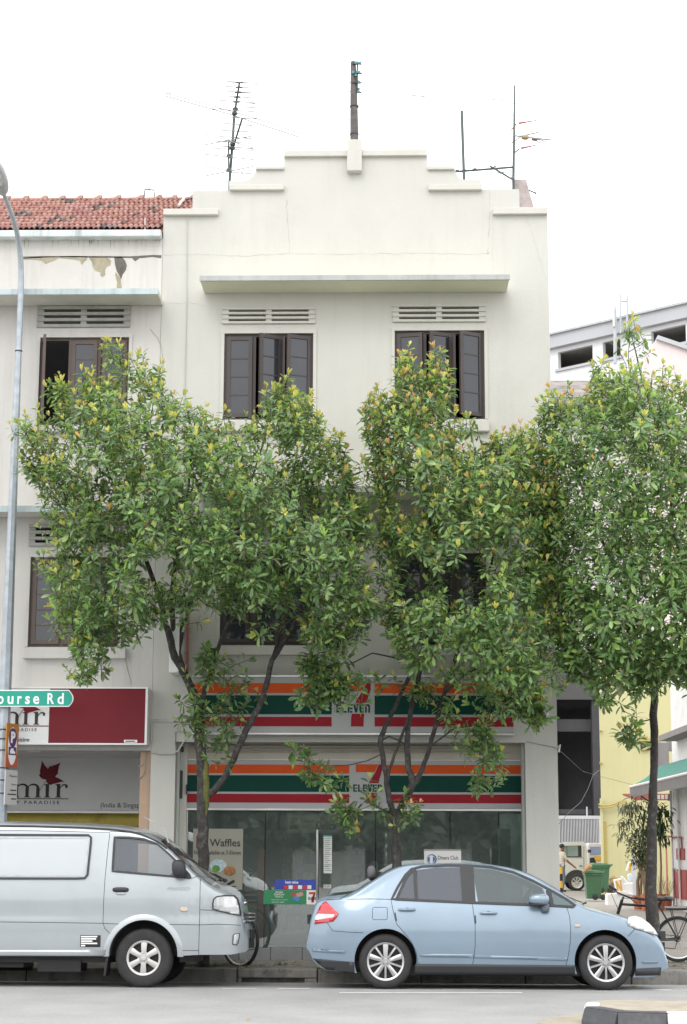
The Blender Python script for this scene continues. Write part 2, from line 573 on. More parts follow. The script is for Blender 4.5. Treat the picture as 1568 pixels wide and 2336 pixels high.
z_wing = Z(474.5, 810); z_st2 = Z(433, 810); z_st3 = Z(411, 810); z_st4 = Z(378.5, 810); z_top = Z(341.5, 810)
xw0, xw1 = X(440, 440), X(1185.3, 440)
xa0, xa1 = X(523, 415), X(1098, 415)
xc0, xc1 = X(584, 380), X(1038, 380)
xt0, xt1 = X(648.2, 350), X(975, 350)
def curve_pts(xo, zo, xi, zi, n=8):
    """concave quarter between the low outer point and the high inner point"""
    out = []
    for i in range(n + 1):
        a = math.pi / 2 * i / n
        out.append((xo + (xi - xo) * math.sin(a), zo + (zi - zo) * (1 - math.cos(a))))
    return out
lc = curve_pts(X(553, 411), z_st3, xc0, z_st4 - 0.03)
rc = curve_pts(X(1062, 411), z_st3, xc1, z_st4 - 0.03)
z_beam = Z(1693, 640); z_beamr = z_beam
xp0, xp1 = X(400, 1750), X(1199, 1750)
outline = [(xl, ZB - 0.3), (xp0, ZB - 0.3), (xp0, z_beam), (xp1, z_beam), (xp1, ZB - 0.3), (xr, ZB - 0.3), (xr, z_wing), (xw1, z_wing), (xw1, z_st2),
           (xa1, z_st2), (xa1, z_st3)] + rc + [(xc1, z_st4), (xt1, z_st4), (xt1, z_top), (xt0, z_top), (xt0, z_st4), (xc0, z_st4)] + list(reversed(lc)) + \
          [(xa0, z_st3), (xa0, z_st2), (xw0, z_st2), (xw0, z_wing), (xl, z_wing)]

def R4(u0, v0, u1, v1, Y=F):
    return rect(u0, v0, u1, v1, Y)
win_up = [R4(511, 761, 714.5, 957), R4(901, 754.5, 1106, 956)]
win_lo = [R4(503, 1262, 710.5, 1472), R4(900, 1262, 1110, 1472)]
vent_up = [R4(507.5, 702, 719.5, 739), R4(896, 695, 1108, 735)]
vent_lo = [R4(503, 1197, 714, 1243), R4(897, 1195, 1114, 1242)]
def hole(r, m=0.0):
    x0, x1, z0, z1 = r
    return [(x0 + m, z0 + m), (x1 - m, z0 + m), (x1 - m, z1 - m), (x0 + m, z1 - m)]
TH = 0.24
w = MB()
w.prism(outline, F, F + TH, [hole(r) for r in win_up + win_lo] + [hole(r, 0.03) for r in vent_up + vent_lo])
w.build('wall', M_WALL, shop)
# the body of the house behind the face
sh = MB()
D = 11.0
z_roof = z_wing - 0.55
for (x0, x1) in ((xl + 0.002, xl + 0.2), (xr - 0.2, xr - 0.002)):
    sh.box(x0, x1, F + TH + 0.002, F + D, ZB - 0.3, z_roof)
sh.box(xl + 0.2, xr - 0.2, F + D - 0.2, F + D, ZB - 0.3, z_roof)
sh.build('side_wall', M_WALL, shop)
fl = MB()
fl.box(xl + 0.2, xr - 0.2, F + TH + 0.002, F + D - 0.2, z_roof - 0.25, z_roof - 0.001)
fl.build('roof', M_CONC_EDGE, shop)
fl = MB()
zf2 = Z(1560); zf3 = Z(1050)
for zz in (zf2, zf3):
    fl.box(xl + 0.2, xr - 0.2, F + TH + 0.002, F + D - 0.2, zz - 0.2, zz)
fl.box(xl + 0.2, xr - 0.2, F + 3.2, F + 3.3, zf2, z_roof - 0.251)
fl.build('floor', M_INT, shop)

def coping(u0, v0, u1, v1, out=0.07, deep=0.30, m=None):
    x0, x1, z0, z1 = R4(u0, v0, u1, v1, F - out)
    c = MB().box(x0, x1, F - out, F + deep, z0, z1)
    return c.build('coping', m or M_TRIM, shop, bevel=0.008)
coping(372.5, 475.0, 498, 489)
coping(1125.4, 473.0, 1249, 487)
coping(523.5, 419.5, 648, 432)
coping(977.5, 418.8, 1100.5, 432, 0.071)
coping(584, 378.4, 648, 385, 0.045)
coping(976, 378.4, 1038, 385.6, 0.045)
coping(648, 343, 792.5, 355.4, 0.06)
coping(826, 340.8, 975, 354, 0.06)
x0, x1, z0, z1 = R4(792, 317, 826, 388.7, F - 0.12)
MB().box(x0, x1, F - 0.12, F + 0.35, z0, z1).build('finial_block', M_TRIM, shop, bevel=0.012)

def canopy(parent, u0, u1, v_back, v_f0, v_f1, m_edge, m_soff, u_mid, proj=None):
    """concrete slab: soffit meets the wall at v_back, front face between v_f0 (top) and v_f1 (bottom)"""
    zb = P(u_mid, v_back, F).z
    lo, hi = 0.2, 1.2
    for _ in range(40):
        mid = (lo + hi) / 2
        d = P(u_mid, v_f1, F - mid)
        if d.z > zb: lo = mid
        else: hi = mid
    pr = proj or (lo + hi) / 2
    yf = F - pr
    zt_ = P(u_mid, v_f0, yf).z
    x0, x1 = PX(u0, yf, v_f1), PX(u1, yf, v_f1)
    c = MB()
    c.box(x0, x1, yf + 0.03, F - 0.001, zb, zt_ - 0.004)
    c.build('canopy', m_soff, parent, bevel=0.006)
    e = MB()
    e.box(x0 - 0.006, x1 + 0.006, yf, yf + 0.029, zb - 0.012, zt_)
    e.build('canopy_edge', m_edge, parent, bevel=0.005)
    return pr, zb, zt_
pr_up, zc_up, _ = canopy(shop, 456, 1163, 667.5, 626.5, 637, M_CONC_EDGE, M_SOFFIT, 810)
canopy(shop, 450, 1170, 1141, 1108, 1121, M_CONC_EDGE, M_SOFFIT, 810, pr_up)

def vent(parent, r, mslat, y=F, lip=0.035):
    x0, x1, z0, z1 = r
    h = (z1 - z0) / 7.0
    for i in range(4):
        a = z0 + i * 2 * h
        MB().box(x0, x1, y - lip, y + 0.12, a, a + h * 1.05).build('vent_slat', mslat, parent, bevel=0.005)
    xm = (x0 + x1) / 2
    p = MB()
    for i in range(3):
        a = z0 + (2 * i + 1) * h + h * 0.055
        for xx0, xx1 in ((x0 + 0.004, x0 + 0.09), (xm - 0.04, xm + 0.04), (x1 - 0.09, x1 - 0.004)):
            p.box(xx0, xx1, y - lip + 0.016, y + 0.11, a, a + h * 0.89)
    p.build('vent_post', mslat, parent)
for r in vent_up + vent_lo:
    vent(shop, r, M_TRIM)

def casement(parent, x0, x1, z0, z1, y, hinge='R', ang=0.0, rows=4, fm=M_FRAME, pm=M_PANE, t=0.035, b=0.052):
    """one hinged sash; local x runs from hinge to free edge"""
    wd = x1 - x0
    a = R(ang)
    def T(lx, ly, lz):
        c_, s_ = math.cos(a), math.sin(a)
        dx, dy = lx * c_ - ly * s_, -(lx * s_ + ly * c_)      # ly: towards the inside when closed (negated below)
        return Vector((x1 - dx, y + dy, lz)) if hinge == 'R' else Vector((x0 + dx, y + dy, lz))
    def bx(m, a0, a1, y0_, y1_, c0, c1):
        q = MB().box(a0, a1, y0_, y1_, c0, c1)
        vs = [T(p[0], p[1], p[2]) for p in q.v]
        fs = q.f if hinge != 'R' else [tuple(reversed(f)) for f in q.f]
        fs = [tuple(reversed(f)) for f in fs]
        m.add(vs, fs)
    f = MB()
    bx(f, 0, b, -t / 2, t / 2, z0, z1)
    bx(f, wd - b, wd, -t / 2, t / 2, z0, z1)
    bx(f, b, wd - b, -t / 2, t / 2, z0, z0 + b)
    bx(f, b, wd - b, -t / 2, t / 2, z1 - b, z1)
    hh = (z1 - z0 - 2 * b) / rows
    for i in range(1, rows):
        zc = z0 + b + i * hh
        bx(f, b, wd - b, -0.010, 0.010, zc - 0.009, zc + 0.009)
    o = f.build('casement', fm, parent)
    for i in range(rows):
        zc = z0 + b + i * hh
        q = MB()
        bx(q, b - 0.001, wd - b + 0.001, -0.003, 0.003, zc + (0.009 if i else 0.0), zc + hh - (0.009 if i < rows - 1 else 0.0))
        q.build('pane', pm, o)
    return o

def window(parent, r, leaves, y=F, rows=4, sill=None, fm=M_FRAME, surround=M_TRIM, mull=0.045):
    """leaves: list of (share, hinge, angle)"""
    x0, x1, z0, z1 = r
    f = MB()
    e = 0.035
    yy0, yy1 = y + 0.035, y + 0.085
    f.box(x0 + 0.002, x0 + e, yy0, yy1, z0 + 0.002, z1 - 0.002)
    f.box(x1 - e, x1 - 0.002, yy0, yy1, z0 + 0.002, z1 - 0.002)
    f.box(x0 + e, x1 - e, yy0, yy1, z0 + 0.002, z0 + e)
    f.box(x0 + e, x1 - e, yy0, yy1, z1 - e, z1 - 0.002)
    n = len(leaves)
    tot = x1 - x0 - 2 * e - mull * (n - 1)
    cx = x0 + e
    spans = []
    for i, (sh_, hg, an) in enumerate(leaves):
        wd = tot * sh_
        spans.append((cx, cx + wd))
        cx += wd
        if i < n - 1:
            f.box(cx, cx + mull, yy0, yy1, z0 + e, z1 - e)
            cx += mull
    f.build('window_frame', fm, parent)
    for (a, b_), (sh_, hg, an) in zip(spans, leaves):
        casement(parent, a + 0.002, b_ - 0.002, z0 + e + 0.003, z1 - e - 0.003, y + 0.03, hg, an, rows, fm)
    if surround:
        q = MB()
        t_, p_ = 0.045, 0.022
        q.box(x0 - t_, x1 + t_, y - p_, y + 0.02, z1 + 0.001, z1 + t_)
        q.box(x0 - t_, x0 - 0.001, y - p_, y + 0.02, z0, z1)
        q.box(x1 + 0.001, x1 + t_, y - p_, y + 0.02, z0, z1)
        q.build('window_surround', surround, parent)
    if sill:
        u0, v0, u1, v1 = sill
        a0, a1, b0, b1 = rect(u0, v0, u1, v1, y - 0.09)
        MB().box(a0, a1, y - 0.09, y + 0.10, b0, min(b1, z0 - 0.002)).build('window_sill', surround or M_TRIM, parent, bevel=0.008)
th3 = 1 / 3
window(shop, win_up[0], [(th3, 'L', 2), (th3, 'R', 34), (th3, 'R', 24)], rows=4, sill=(495, 958, 725, 983))
window(shop, win_up[1], [(th3, 'L', 13), (th3, 'R', 26), (th3, 'R', 30)], rows=4, sill=(890, 957, 1117, 983))
window(shop, win_lo[0], [(th3, 'L', 0), (th3, 'R', 0), (th3, 'R', 0)], rows=5, sill=(492, 1473, 720, 1494))
window(shop, win_lo[1], [(th3, 'L', 0), (th3, 'R', 12), (th3, 'R', 0)], rows=5, sill=(890, 1473, 1120, 1494))

# hairline cracks and old patch edges in the render: thin raised ribbons of filler
def crack(parent, pts, w_=0.012, jit=0.012, m=M_CRACK, y=F):
    q = MB()
    out = []
    for i in range(len(pts) - 1):
        a, b_ = pts[i], pts[i + 1]
        n = max(2, int(math.hypot(b_[0] - a[0], b_[1] - a[1]) / 9))
        for k in range(n):
            t_ = k / n
            out.append((a[0] + (b_[0] - a[0]) * t_, a[1] + (b_[1] - a[1]) * t_))
    out.append(pts[-1])
    xz = [(P(u, v, y).x + random.gauss(0, jit), P(u, v, y).z + random.gauss(0, jit)) for u, v in out]
    strip(q, xz, [w_ * random.uniform(0.4, 1.3) for _ in xz], y - 0.0016, y + 0.004)
    return q.build('crack', m, parent)
crack(shop, [(654, 432), (654, 480), (658, 520), (662, 575)], 0.016, 0.007)
crack(shop, [(376, 581), (460, 580), (560, 584), (660, 578), (760, 580), (860, 579), (960, 577), (1060, 580), (1118, 578)], 0.009, 0.006)
crack(shop, [(1117, 436), (1117, 500), (1114, 580)], 0.016, 0.007)
crack(shop, [(1125, 490), (1124, 620)], 0.006, 0.004)
crack(shop, [(385, 693), (430, 690), (470, 697)], 0.010)
crack(shop, [(1200, 490), (1222, 560), (1246, 640)], 0.008, 0.006)

# cable clipped down the face
q = MB()
q.tube([P(428, 476, F - 0.02), P(427, 560, F - 0.012), P(426, 700, F - 0.012), P(422, 900, F - 0.012), P(418, 1200, F - 0.012), P(396, 1543, F - 0.012)], 0.006, 5)
q.build('cable', pmat('cable_grey', (0.45, 0.45, 0.43), 0.6), shop)

# step and tiled front of the shop
M_TILE = pmat('grey_step_tile', (0.20, 0.205, 0.21), 0.5, var=0.12, vs=5)
zs1 = PZ(2164, G - 0.03, 780)
xs0, xs1 = xp0 + 0.004, xp1 - 0.004
n = 11
for i in range(n):
    a = xs0 + (xs1 - xs0) * i / n
    b_ = xs0 + (xs1 - xs0) * (i + 1) / n
    MB().box(a + 0.003, b_ - 0.003, G - 0.03, G + 0.25, 0.02, zs1).build('step_tile', M_TILE, shop, bevel=0.004)
# shop room
M_FLOOR = pmat('shop_floor_tile', (0.5, 0.5, 0.48), 0.3, var=0.1, vs=4)
M_SHOPW = pmat('shop_wall', (0.55, 0.60, 0.56), 0.7, var=0.1)
zi = zs1 + 0.02
MB().box(xl + 0.2, xr - 0.2, G + 0.26, G + 7.0, zi - 0.15, zi).build('shop_floor', M_FLOOR, shop)
MB().box(xl + 0.2, xr - 0.2, G + 7.0, G + 7.1, zi - 0.15, zf2 - 0.2).build('shop_back_wall', M_SHOPW, shop)
for xa_, xb_ in ((xl + 0.2, xp0 + 0.03), (xp1 - 0.03, xr - 0.2)):
    MB().box(xa_, xb_, F + TH + 0.003, G + 6.99, zi, z_beam + 0.3).build('shop_side_wall', M_SHOPW, shop)
zhead = PZ(1846, G, 800)
MB().box(xl + 0.2, xr - 0.2, G + 0.14, G + 6.99, zhead + 0.08, zhead + 0.14).build('shop_ceiling', M_SHOPW, shop)
# tan fascia and conduits above the lower sign
M_TAN = pmat('tan_fascia', (0.44, 0.41, 0.34), 0.8, var=0.08, vs=3)
q = MB()
q.box(xp0 + 0.002, xp1 - 0.002, G - 0.06, G + 0.13, PZ(1733, G - 0.06), z_beam + 0.24)
q.build('fascia', M_TAN, shop)
q = MB()
for v_, r_ in ((1703, 0.016), (1710, 0.012), (1716, 0.010)):
    z_ = PZ(v_, G - 0.1)
    q.tube([(xp0 + 0.1 + random.random() * 0.2, G - 0.085, z_), (xp1 - 0.15 - random.random() * 0.3, G - 0.085, z_)], r_, 6)
q.build('conduit', pmat('conduit_grey', (0.36, 0.34, 0.30), 0.6), shop)

# left reveal: service boxes and frame
q = MB()
x0, x1, z0, z1 = rect(405, 1698, 424, 2165, G - 0.08)
q.box(xp0 + 0.001, x1, G - 0.08, G + 0.1, 0.1, z_beam - 0.003)
q.build('reveal_panel', M_TRIM, shop)
M_DKBOX = pmat('dark_meter_box', (0.03, 0.028, 0.026), 0.5)
for (a, b_, c_, d_) in ((404, 1703, 419, 1716), (408, 1758, 416, 1822), (424, 1790, 427, 1812)):
    x0, x1, z0, z1 = rect(a, b_, c_, d_, G - 0.12)
    MB().box(x0, x1, G - 0.12, G - 0.081, z0, z1).build('meter_box', M_DKBOX, shop, bevel=0.004)

# glazed front: posts, head rail, panes
M_SGLASS = glass_mat('shop_glass', (0.88, 0.94, 0.91), 1.55, 3.6, (0.20, 0.24, 0.222), 0.24)  # opaque grey-green share paints in reflected brightness
gx = [PX(u, G, 2000) for u in (427, 604, 727, 857, 1028, 1140, 1197)]
zg0 = zs1 + 0.004
MB().box(gx[0] - 0.03, gx[-1] + 0.0, G - 0.03, G + 0.05, zhead - 0.002, PZ(1850, G, 800) - 0.03 + 0.10).build('head_rail', M_ALU, shop, bevel=0.004)
zg1 = zhead - 0.006
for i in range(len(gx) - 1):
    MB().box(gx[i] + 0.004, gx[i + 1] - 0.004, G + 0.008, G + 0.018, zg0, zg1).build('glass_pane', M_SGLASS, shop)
for xx in (gx[0] - 0.025, gx[-1] - 0.012):
    MB().box(xx, xx + 0.022, G - 0.01, G + 0.04, zg0, zg1).build('glass_frame', M_ALU, shop)
q = MB()
zc0, zc1 = PZ(2046, G - 0.07), PZ(1893, G - 0.07)
xh = PX(724, G - 0.07, 1960)
q.tube([(xh, G - 0.07, zc0), (xh, G - 0.07, zc1)], 0.014, 8)
for zz in (zc0 + 0.12, zc1 - 0.12):
    q.tube([(xh, G - 0.07, zz), (xh, G + 0.012, zz)], 0.010, 6)
q.build('door_handle', pmat('brushed_steel', (0.55, 0.55, 0.55), 0.3, 0.9), shop, smooth=40)

# things stuck on or standing behind the glass
def sheet(name, label, cat, r, mat, y=None, t=0.004):
    x0, x1, z0, z1 = r
    y = y if y is not None else G + 0.004
    o = thing(name, label, cat, ((x0 + x1) / 2, y, z0))
    return o, x0, x1, z0, z1, y
M_PAPER = pmat('paper_white', (0.66, 0.67, 0.64), 0.7, var=0.05)
M_INK = pmat('ink_dark', (0.03, 0.028, 0.03), 0.6)
M_CREAM = pmat('poster_dimmed_cream', (0.29, 0.285, 0.235), 0.6, var=0.05)  # cream darkened to look dimmed by the glass
M_BLUE = pmat('banner_blue', (0.03, 0.06, 0.36), 0.5)
M_GREEN = pmat('banner_green', (0.02, 0.22, 0.085), 0.5)
M_SGRN = pmat('sign_green', (0.003, 0.046, 0.034), 0.55, spec=0.12, var=0.06)
M_SRED = pmat('sign_red', (0.27, 0.016, 0.025), 0.55, spec=0.12, var=0.06)
M_SORG = pmat('sign_orange', (0.56, 0.082, 0.016), 0.55, spec=0.12, var=0.06)
M_WHT = pmat('print_white', (0.75, 0.75, 0.74), 0.5, var=0.03)

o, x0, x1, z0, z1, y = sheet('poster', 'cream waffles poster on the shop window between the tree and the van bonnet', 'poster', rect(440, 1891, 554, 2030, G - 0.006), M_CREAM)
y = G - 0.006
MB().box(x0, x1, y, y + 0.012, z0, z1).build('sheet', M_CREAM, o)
q = MB()
a, b_, c_, d_ = rect(478.5, 1914, 548.5, 1931.5, y - 0.002)
text(q, 'Waffles', a, b_, c_, d_, y - 0.001, bold=0.012)
a, b_, c_, d_ = rect(443, 1940.5, 549.5, 1950, y - 0.002)
text(q, 'Now Available at 7-Eleven', a, b_, c_, d_, y - 0.001, bold=0.004)
q.build('lettering', M_INK, o)
q = MB()
a, b_, c_, d_ = rect(448, 1906, 461, 1936, y - 0.002)
q.box(a, b_, y - 0.003, y - 0.0005, c_, d_)
q.build('emblem', pmat('poster_maroon', (0.16, 0.03, 0.03), 0.6), o)
q = MB()
def blob(m, u, v, ru, rv, yy, n=18, sq=1.0, t=0.004):
    c = P(u, v, yy)
    k = 1 / 171.0
    m.prism([(c.x + ru * k * math.cos(6.2832 * i / n) * (1 + 0.1 * math.sin(3.1 * i)), c.z + rv * k * math.sin(6.2832 * i / n) * (1 + 0.1 * math.cos(2.3 * i))) for i in range(n)], yy - t, yy)
blob(q, 498, 1975, 19, 14, y - 0.0005)
q.build('print_napkin', pmat('print_paleblue', (0.42, 0.55, 0.60), 0.6, var=0.3, vs=9), o)
q = MB(); blob(q, 524, 1987, 14, 11, y - 0.005)
q.build('print_waffle', pmat('print_brown', (0.30, 0.14, 0.05), 0.6, var=0.5, vs=25), o)
q = MB(); blob(q, 493, 1982, 9, 8, y - 0.006)
q.build('print_leaf', pmat('print_green', (0.10, 0.26, 0.05), 0.6, var=0.4, vs=25), o)

def banner(name, label, r, mat, letters, extra=None):
    o, x0, x1, z0, z1, y = sheet(name, label, 'sticker', r, mat)
    MB().box(x0, x1, G + 0.001, G + 0.006, z0, z1).build('sheet', mat, o)
    q = MB()
    for (tx, u0, v0, u1, v1, bd) in letters:
        a, b_, c_, d_ = rect(u0, v0, u1, v1, G)
        text(q, tx, a, b_, c_, d_, G + 0.0008, 0.0018, bold=bd)
    if letters: q.build('lettering', M_WHT, o)
    return o
bb = banner('banner_sticker', 'blue promotional banner stuck on the glass door left of the handle', rect(626.7, 2007, 720.5, 2030, G), M_BLUE,
            [('best value', 651, 2009.5, 681, 2016, 0.03)])
q = MB()
for i in range(6):
    u_ = 648 + i * 10.7
    a, b_, c_, d_ = rect(u_, 2020, u_ + 9.2, 2028.5, G)
    q.mat(i % 2).box(a, b_, G - 0.001, G + 0.0008, c_, d_)
q.build('print_blocks', [pmat('print_red', (0.55, 0.03, 0.03), 0.5), M_WHT], bb)
gb = banner('banner_sticker', 'green cash card banner stuck on the glass door below the blue one', rect(601.5, 2031.3, 699.4, 2063.5, G), M_GREEN,
            [('Ez-Link', 629, 2033, 645.5, 2037.5, 0.01), ('CashCard', 625.5, 2038.3, 648, 2043, 0.01), ('Available here', 628, 2044, 646, 2048, 0.0),
             ('top up and pay at counter', 619, 2051.5, 657, 2054.5, 0.0), ('ask our staff', 620, 2056.5, 648, 2059.5, 0.0)])
q = MB()
for i, (u_, v_, a_) in enumerate(((672, 2042, 0.4), (684, 2041, -0.3), (676, 2051, 0.5))):
    c = P(u_, v_, G)
    t_ = MB().box(-0.045, 0.045, -0.002, 0.0, -0.026, 0.026)
    M_ = Matrix.Translation((c.x, G - 0.0005 - i * 0.0022, c.z)) @ Matrix.Rotation(a_, 4, 'Y')
    q.mat(i).add([M_ @ Vector(p) for p in t_.v], t_.f)
q.build('print_cards', [pmat('card_red', (0.42, 0.06, 0.05), 0.5), pmat('card_pink', (0.5, 0.25, 0.22), 0.5), pmat('card_blue', (0.05, 0.22, 0.48), 0.5)], gb)

def seven(q, u0, v0, u1, v1, Y, y, mats=(0, 1), back=0.0):
    """orange bar and red stem of the numeral: (bar slot, stem slot)"""
    x0, x1, z0, z1 = rect(u0, v0, u1, v1, Y)
    W_, H_ = x1 - x0, z1 - z0
    f = lambda a, b_: (x0 + a * W_, z0 + b_ * H_)
    t = 0.004
    q.mat(mats[0]).prism([f(0, 1), f(0, .80), f(.72, .80), f(.86, 1)], y - t, y)
    stem = [f(.88, 1), f(.74, .79), f(.60, .64), f(.50, .50), f(.43, .36), f(.40, .18), f(.39, 0), f(.78, 0), f(.79, .2), f(.83, .40), f(.90, .62), f(1, .84), f(1, 1)]
    q.mat(mats[1]).prism(list(reversed(stem)), y - t, y)

def eleven(q, u0, v0, u1, v1, Y, y, t=0.004):
    """heavy condensed capitals with a small n, drawn as strokes"""
    x0, x1, z0, z1 = rect(u0, v0, u1, v1, Y)
    W_, H_ = x1 - x0, z1 - z0
    n_, gap = 6, 0.025
    wd = (W_ - gap * W_ * (n_ - 1)) / n_
    sw, sh_ = wd * 0.36, H_ * 0.19
    for i, ch in enumerate('ELEVEn'):
        a = x0 + i * (wd + gap * W_)
        b_ = a + wd
        B = lambda p, q_, r_, s_: q.box(p, q_, y - t, y, r_, s_)
        if ch == 'E':
            B(a, a + sw, z0, z1)
            for zz in (z0, (z0 + z1 - sh_) / 2, z1 - sh_): B(a + sw, b_ - wd * .04, zz, zz + sh_)
        elif ch == 'L':
            B(a, a + sw, z0, z1); B(a + sw, b_ - wd * .04, z0, z0 + sh_)
        elif ch == 'V':
            m_ = (a + b_) / 2
            q.prism([(a - wd * .03, z1), (m_ - wd * .20, z0), (m_ + wd * .20, z0), (b_ + wd * .03, z1), (b_ - wd * .34, z1), (m_, z0 + H_ * .36), (a + wd * .34, z1)][::-1], y - t, y)
        else:
            B(a, a + sw, z0, z1)
            B(b_ - sw, b_, z0, z1 - H_ * .16)
            q.prism([(a + sw, z1), (a + sw, z1 - sh_), (b_ - sw, z1 - sh_ * 1.1), (b_ - sw, z1 - H_ * .16), (b_, z1 - H_ * .16), (b_ - sw * .55, z1)][::-1], y - t, y)

st = thing('logo_sticker', 'white square store logo sticker right end of the green banner', 'sticker', P(705, 2063, G))
x0, x1, z0, z1 = rect(699.6, 2031.3, 721.5, 2063.5, G)
MB().box(x0, x1, G + 0.001, G + 0.006, z0, z1).build('sheet', M_WHT, st)
q = MB(); seven(q, 705, 2035.5, 719.5, 2059, G, G + 0.0008)
q.build('numeral', [M_SORG, M_SRED], st)
q = MB(); eleven(q, 704, 2047, 721, 2053, G, G - 0.0034, 0.001)
q.build('lettering', M_SGRN, st)

o = thing('notice_sheet', 'tall white opening hours sheet on the glass right of the door handle', 'notice', P(748, 1993, G))
q = MB()
for v0, v1 in ((1909, 1948.5), (1949.3, 1975.5), (1976.3, 1992.6)):
    a, b_, c_, d_ = rect(738.6, v0, 757.6, v1, G)
    q.box(a, b_, G + 0.001, G + 0.006, c_, d_)
q.build('sheet', M_PAPER, o)
a, b_, c_, d_ = rect(738, 1905, 758, 1909, G)
MB().box(a, b_, G + 0.001, G + 0.006, c_, d_).build('header', pmat('print_teal', (0.03, 0.25, 0.27), 0.5), o)
q = MB()
for i in range(17):
    v_ = 1912 + i * 4.6
    a, b_, c_, d_ = rect(741, v_, 741 + random.uniform(8, 15), v_ + 1.5, G)
    q.box(a, b_, G - 0.0005, G + 0.0008, c_, d_)
q.build('print_lines', pmat('print_grey', (0.22, 0.25, 0.26), 0.6), o)
o = thing('door_sticker', 'small white sticker low on the glass beside the car boot', 'sticker', P(747, 2026, G))
a, b_, c_, d_ = rect(738.5, 2018.5, 755.5, 2026.5, G)
MB().box(a, b_, G + 0.001, G + 0.006, c_, d_).build('sheet', M_PAPER, o)
q = MB(); a, b_, c_, d_ = rect(740.5, 2020, 753.5, 2025, G); text(q, 'PUSH', a, b_, c_, d_, G + 0.0008, 0.001, bold=0.02); q.build('lettering', M_INK, o)
o = thing('orange_sticker', 'orange sticker on the glass under the low leaf cluster', 'sticker', P(810, 1900, G))
c = P(810, 1890, G)
a, b_, c_, d_ = rect(797, 1883, 821, 1899, G)
MB().prism([(a, c_), (b_, c_), (b_, c_ + (d_ - c_) * .55), (b_ - .04, d_), (a + .05, d_), (a, c_ + (d_ - c_) * .6)], G + 0.001, G + 0.006).build('sheet', pmat('sticker_orange', (0.55, 0.24, 0.02), 0.6), o)

o = thing('card_sign', 'white credit card sign standing in the window above the car roof', 'sign', P(1010, 1985, G - 0.008))
a, b_, c_, d_ = rect(968, 1937.5, 1052.5, 1985, G - 0.008)
MB().box(a, b_, G - 0.008, G + 0.004, c_, d_).build('board', M_WHT, o)
MB().box(a, b_, G - 0.013, G - 0.009, d_ - 0.02, d_).build('top_rail', pmat('rail_grey', (0.3, 0.3, 0.3), 0.5), o)
q = MB(); a, b_, c_, d_ = rect(999.5, 1952.5, 1046, 1961.5, G - 0.010); text(q, 'Diners Club', a, b_, c_, d_, G - 0.0085, 0.002, bold=0.006)
q.build('lettering', M_INK, o)
q = MB()
c = P(985.5, 1960.5, G - 0.008)
rr = 11.3 / 171
circ = lambda cx, cz, r_, a0, a1, n=14: [(cx + r_ * math.cos(a0 + (a1 - a0) * i / n), cz + r_ * math.sin(a0 + (a1 - a0) * i / n)) for i in range(n + 1)]
q.mat(0).prism(circ(c.x, c.z, rr, 0, 6.2832, 24)[:-1], G - 0.0105, G - 0.0085)
q.mat(1).prism(circ(c.x - .006, c.z, rr * .80, 0, 6.2832, 24)[:-1], G - 0.0125, G - 0.0105)
q.mat(0).prism(circ(c.x - .014, c.z, rr * .6, 1.9, 4.38), G - 0.0145, G - 0.0125)
q.mat(0).prism(circ(c.x + .002, c.z, rr * .6, -1.25, 1.25), G - 0.0145, G - 0.0125)
q.build('emblem', [pmat('emblem_blue', (0.02, 0.10, 0.33), 0.5), M_WHT], o)

# inside the shop
o = thing('counter', 'white shop counter with orange green and red stripes behind the left glass', 'counter', P(595, 2150, G + 0.12))
yc = G + 0.12
a, b_, c_, d_ = rect(556, 1990, 586, 2164, yc)
MB().box(a, b_, yc, yc + 0.7, zi, d_).build('front', pmat('counter_white', (0.66, 0.70, 0.68), 0.4), o)
for k, (va, vb) in enumerate(((2035, 2041), (2045, 2054), (2057, 2062))):
    MB().box(a, b_, yc - 0.004, yc - 0.001, PZ(vb, yc), PZ(va, yc)).build('stripe', (M_SORG, M_SGRN, M_SRED)[k], o)
o = thing('red_pillar', 'orange red painted post inside the shop door', 'post', P(596, 2160, G + 0.05))
a, b_, c_, d_ = rect(588, 1938, 603, 2164, G + 0.05)
MB().box(a, b_, G + 0.03, G + 0.11, zi, d_).build('post', pmat('post_red', (0.60, 0.10, 0.05), 0.5), o, bevel=0.008)
o = thing('menu_board', 'tan food menu board hanging inside the glass door', 'board', P(700, 1905, G + 0.03))
yc = G + 0.03
a, b_, c_, d_ = rect(655, 1858, 775, 1900, yc)
MB().box(a, b_, yc, yc + 0.03, c_, d_).build('board', pmat('board_tan', (0.56, 0.50, 0.38), 0.6, var=0.2), o)
q = MB()
a, b_, c_, d_ = rect(685, 1869, 718, 1879, yc); text(q, 'Super', a, b_, c_, d_, yc - 0.001, bold=0.01)
a, b_, c_, d_ = rect(720, 1874, 766, 1893, yc); text(q, 'Delica', a, b_, c_, d_, yc - 0.001, shear=0.25)
a, b_, c_, d_ = rect(662, 1866, 680, 1892, yc); q.box(a, b_, yc - .004, yc - .001, c_, d_)
q.build('lettering', M_INK, o)
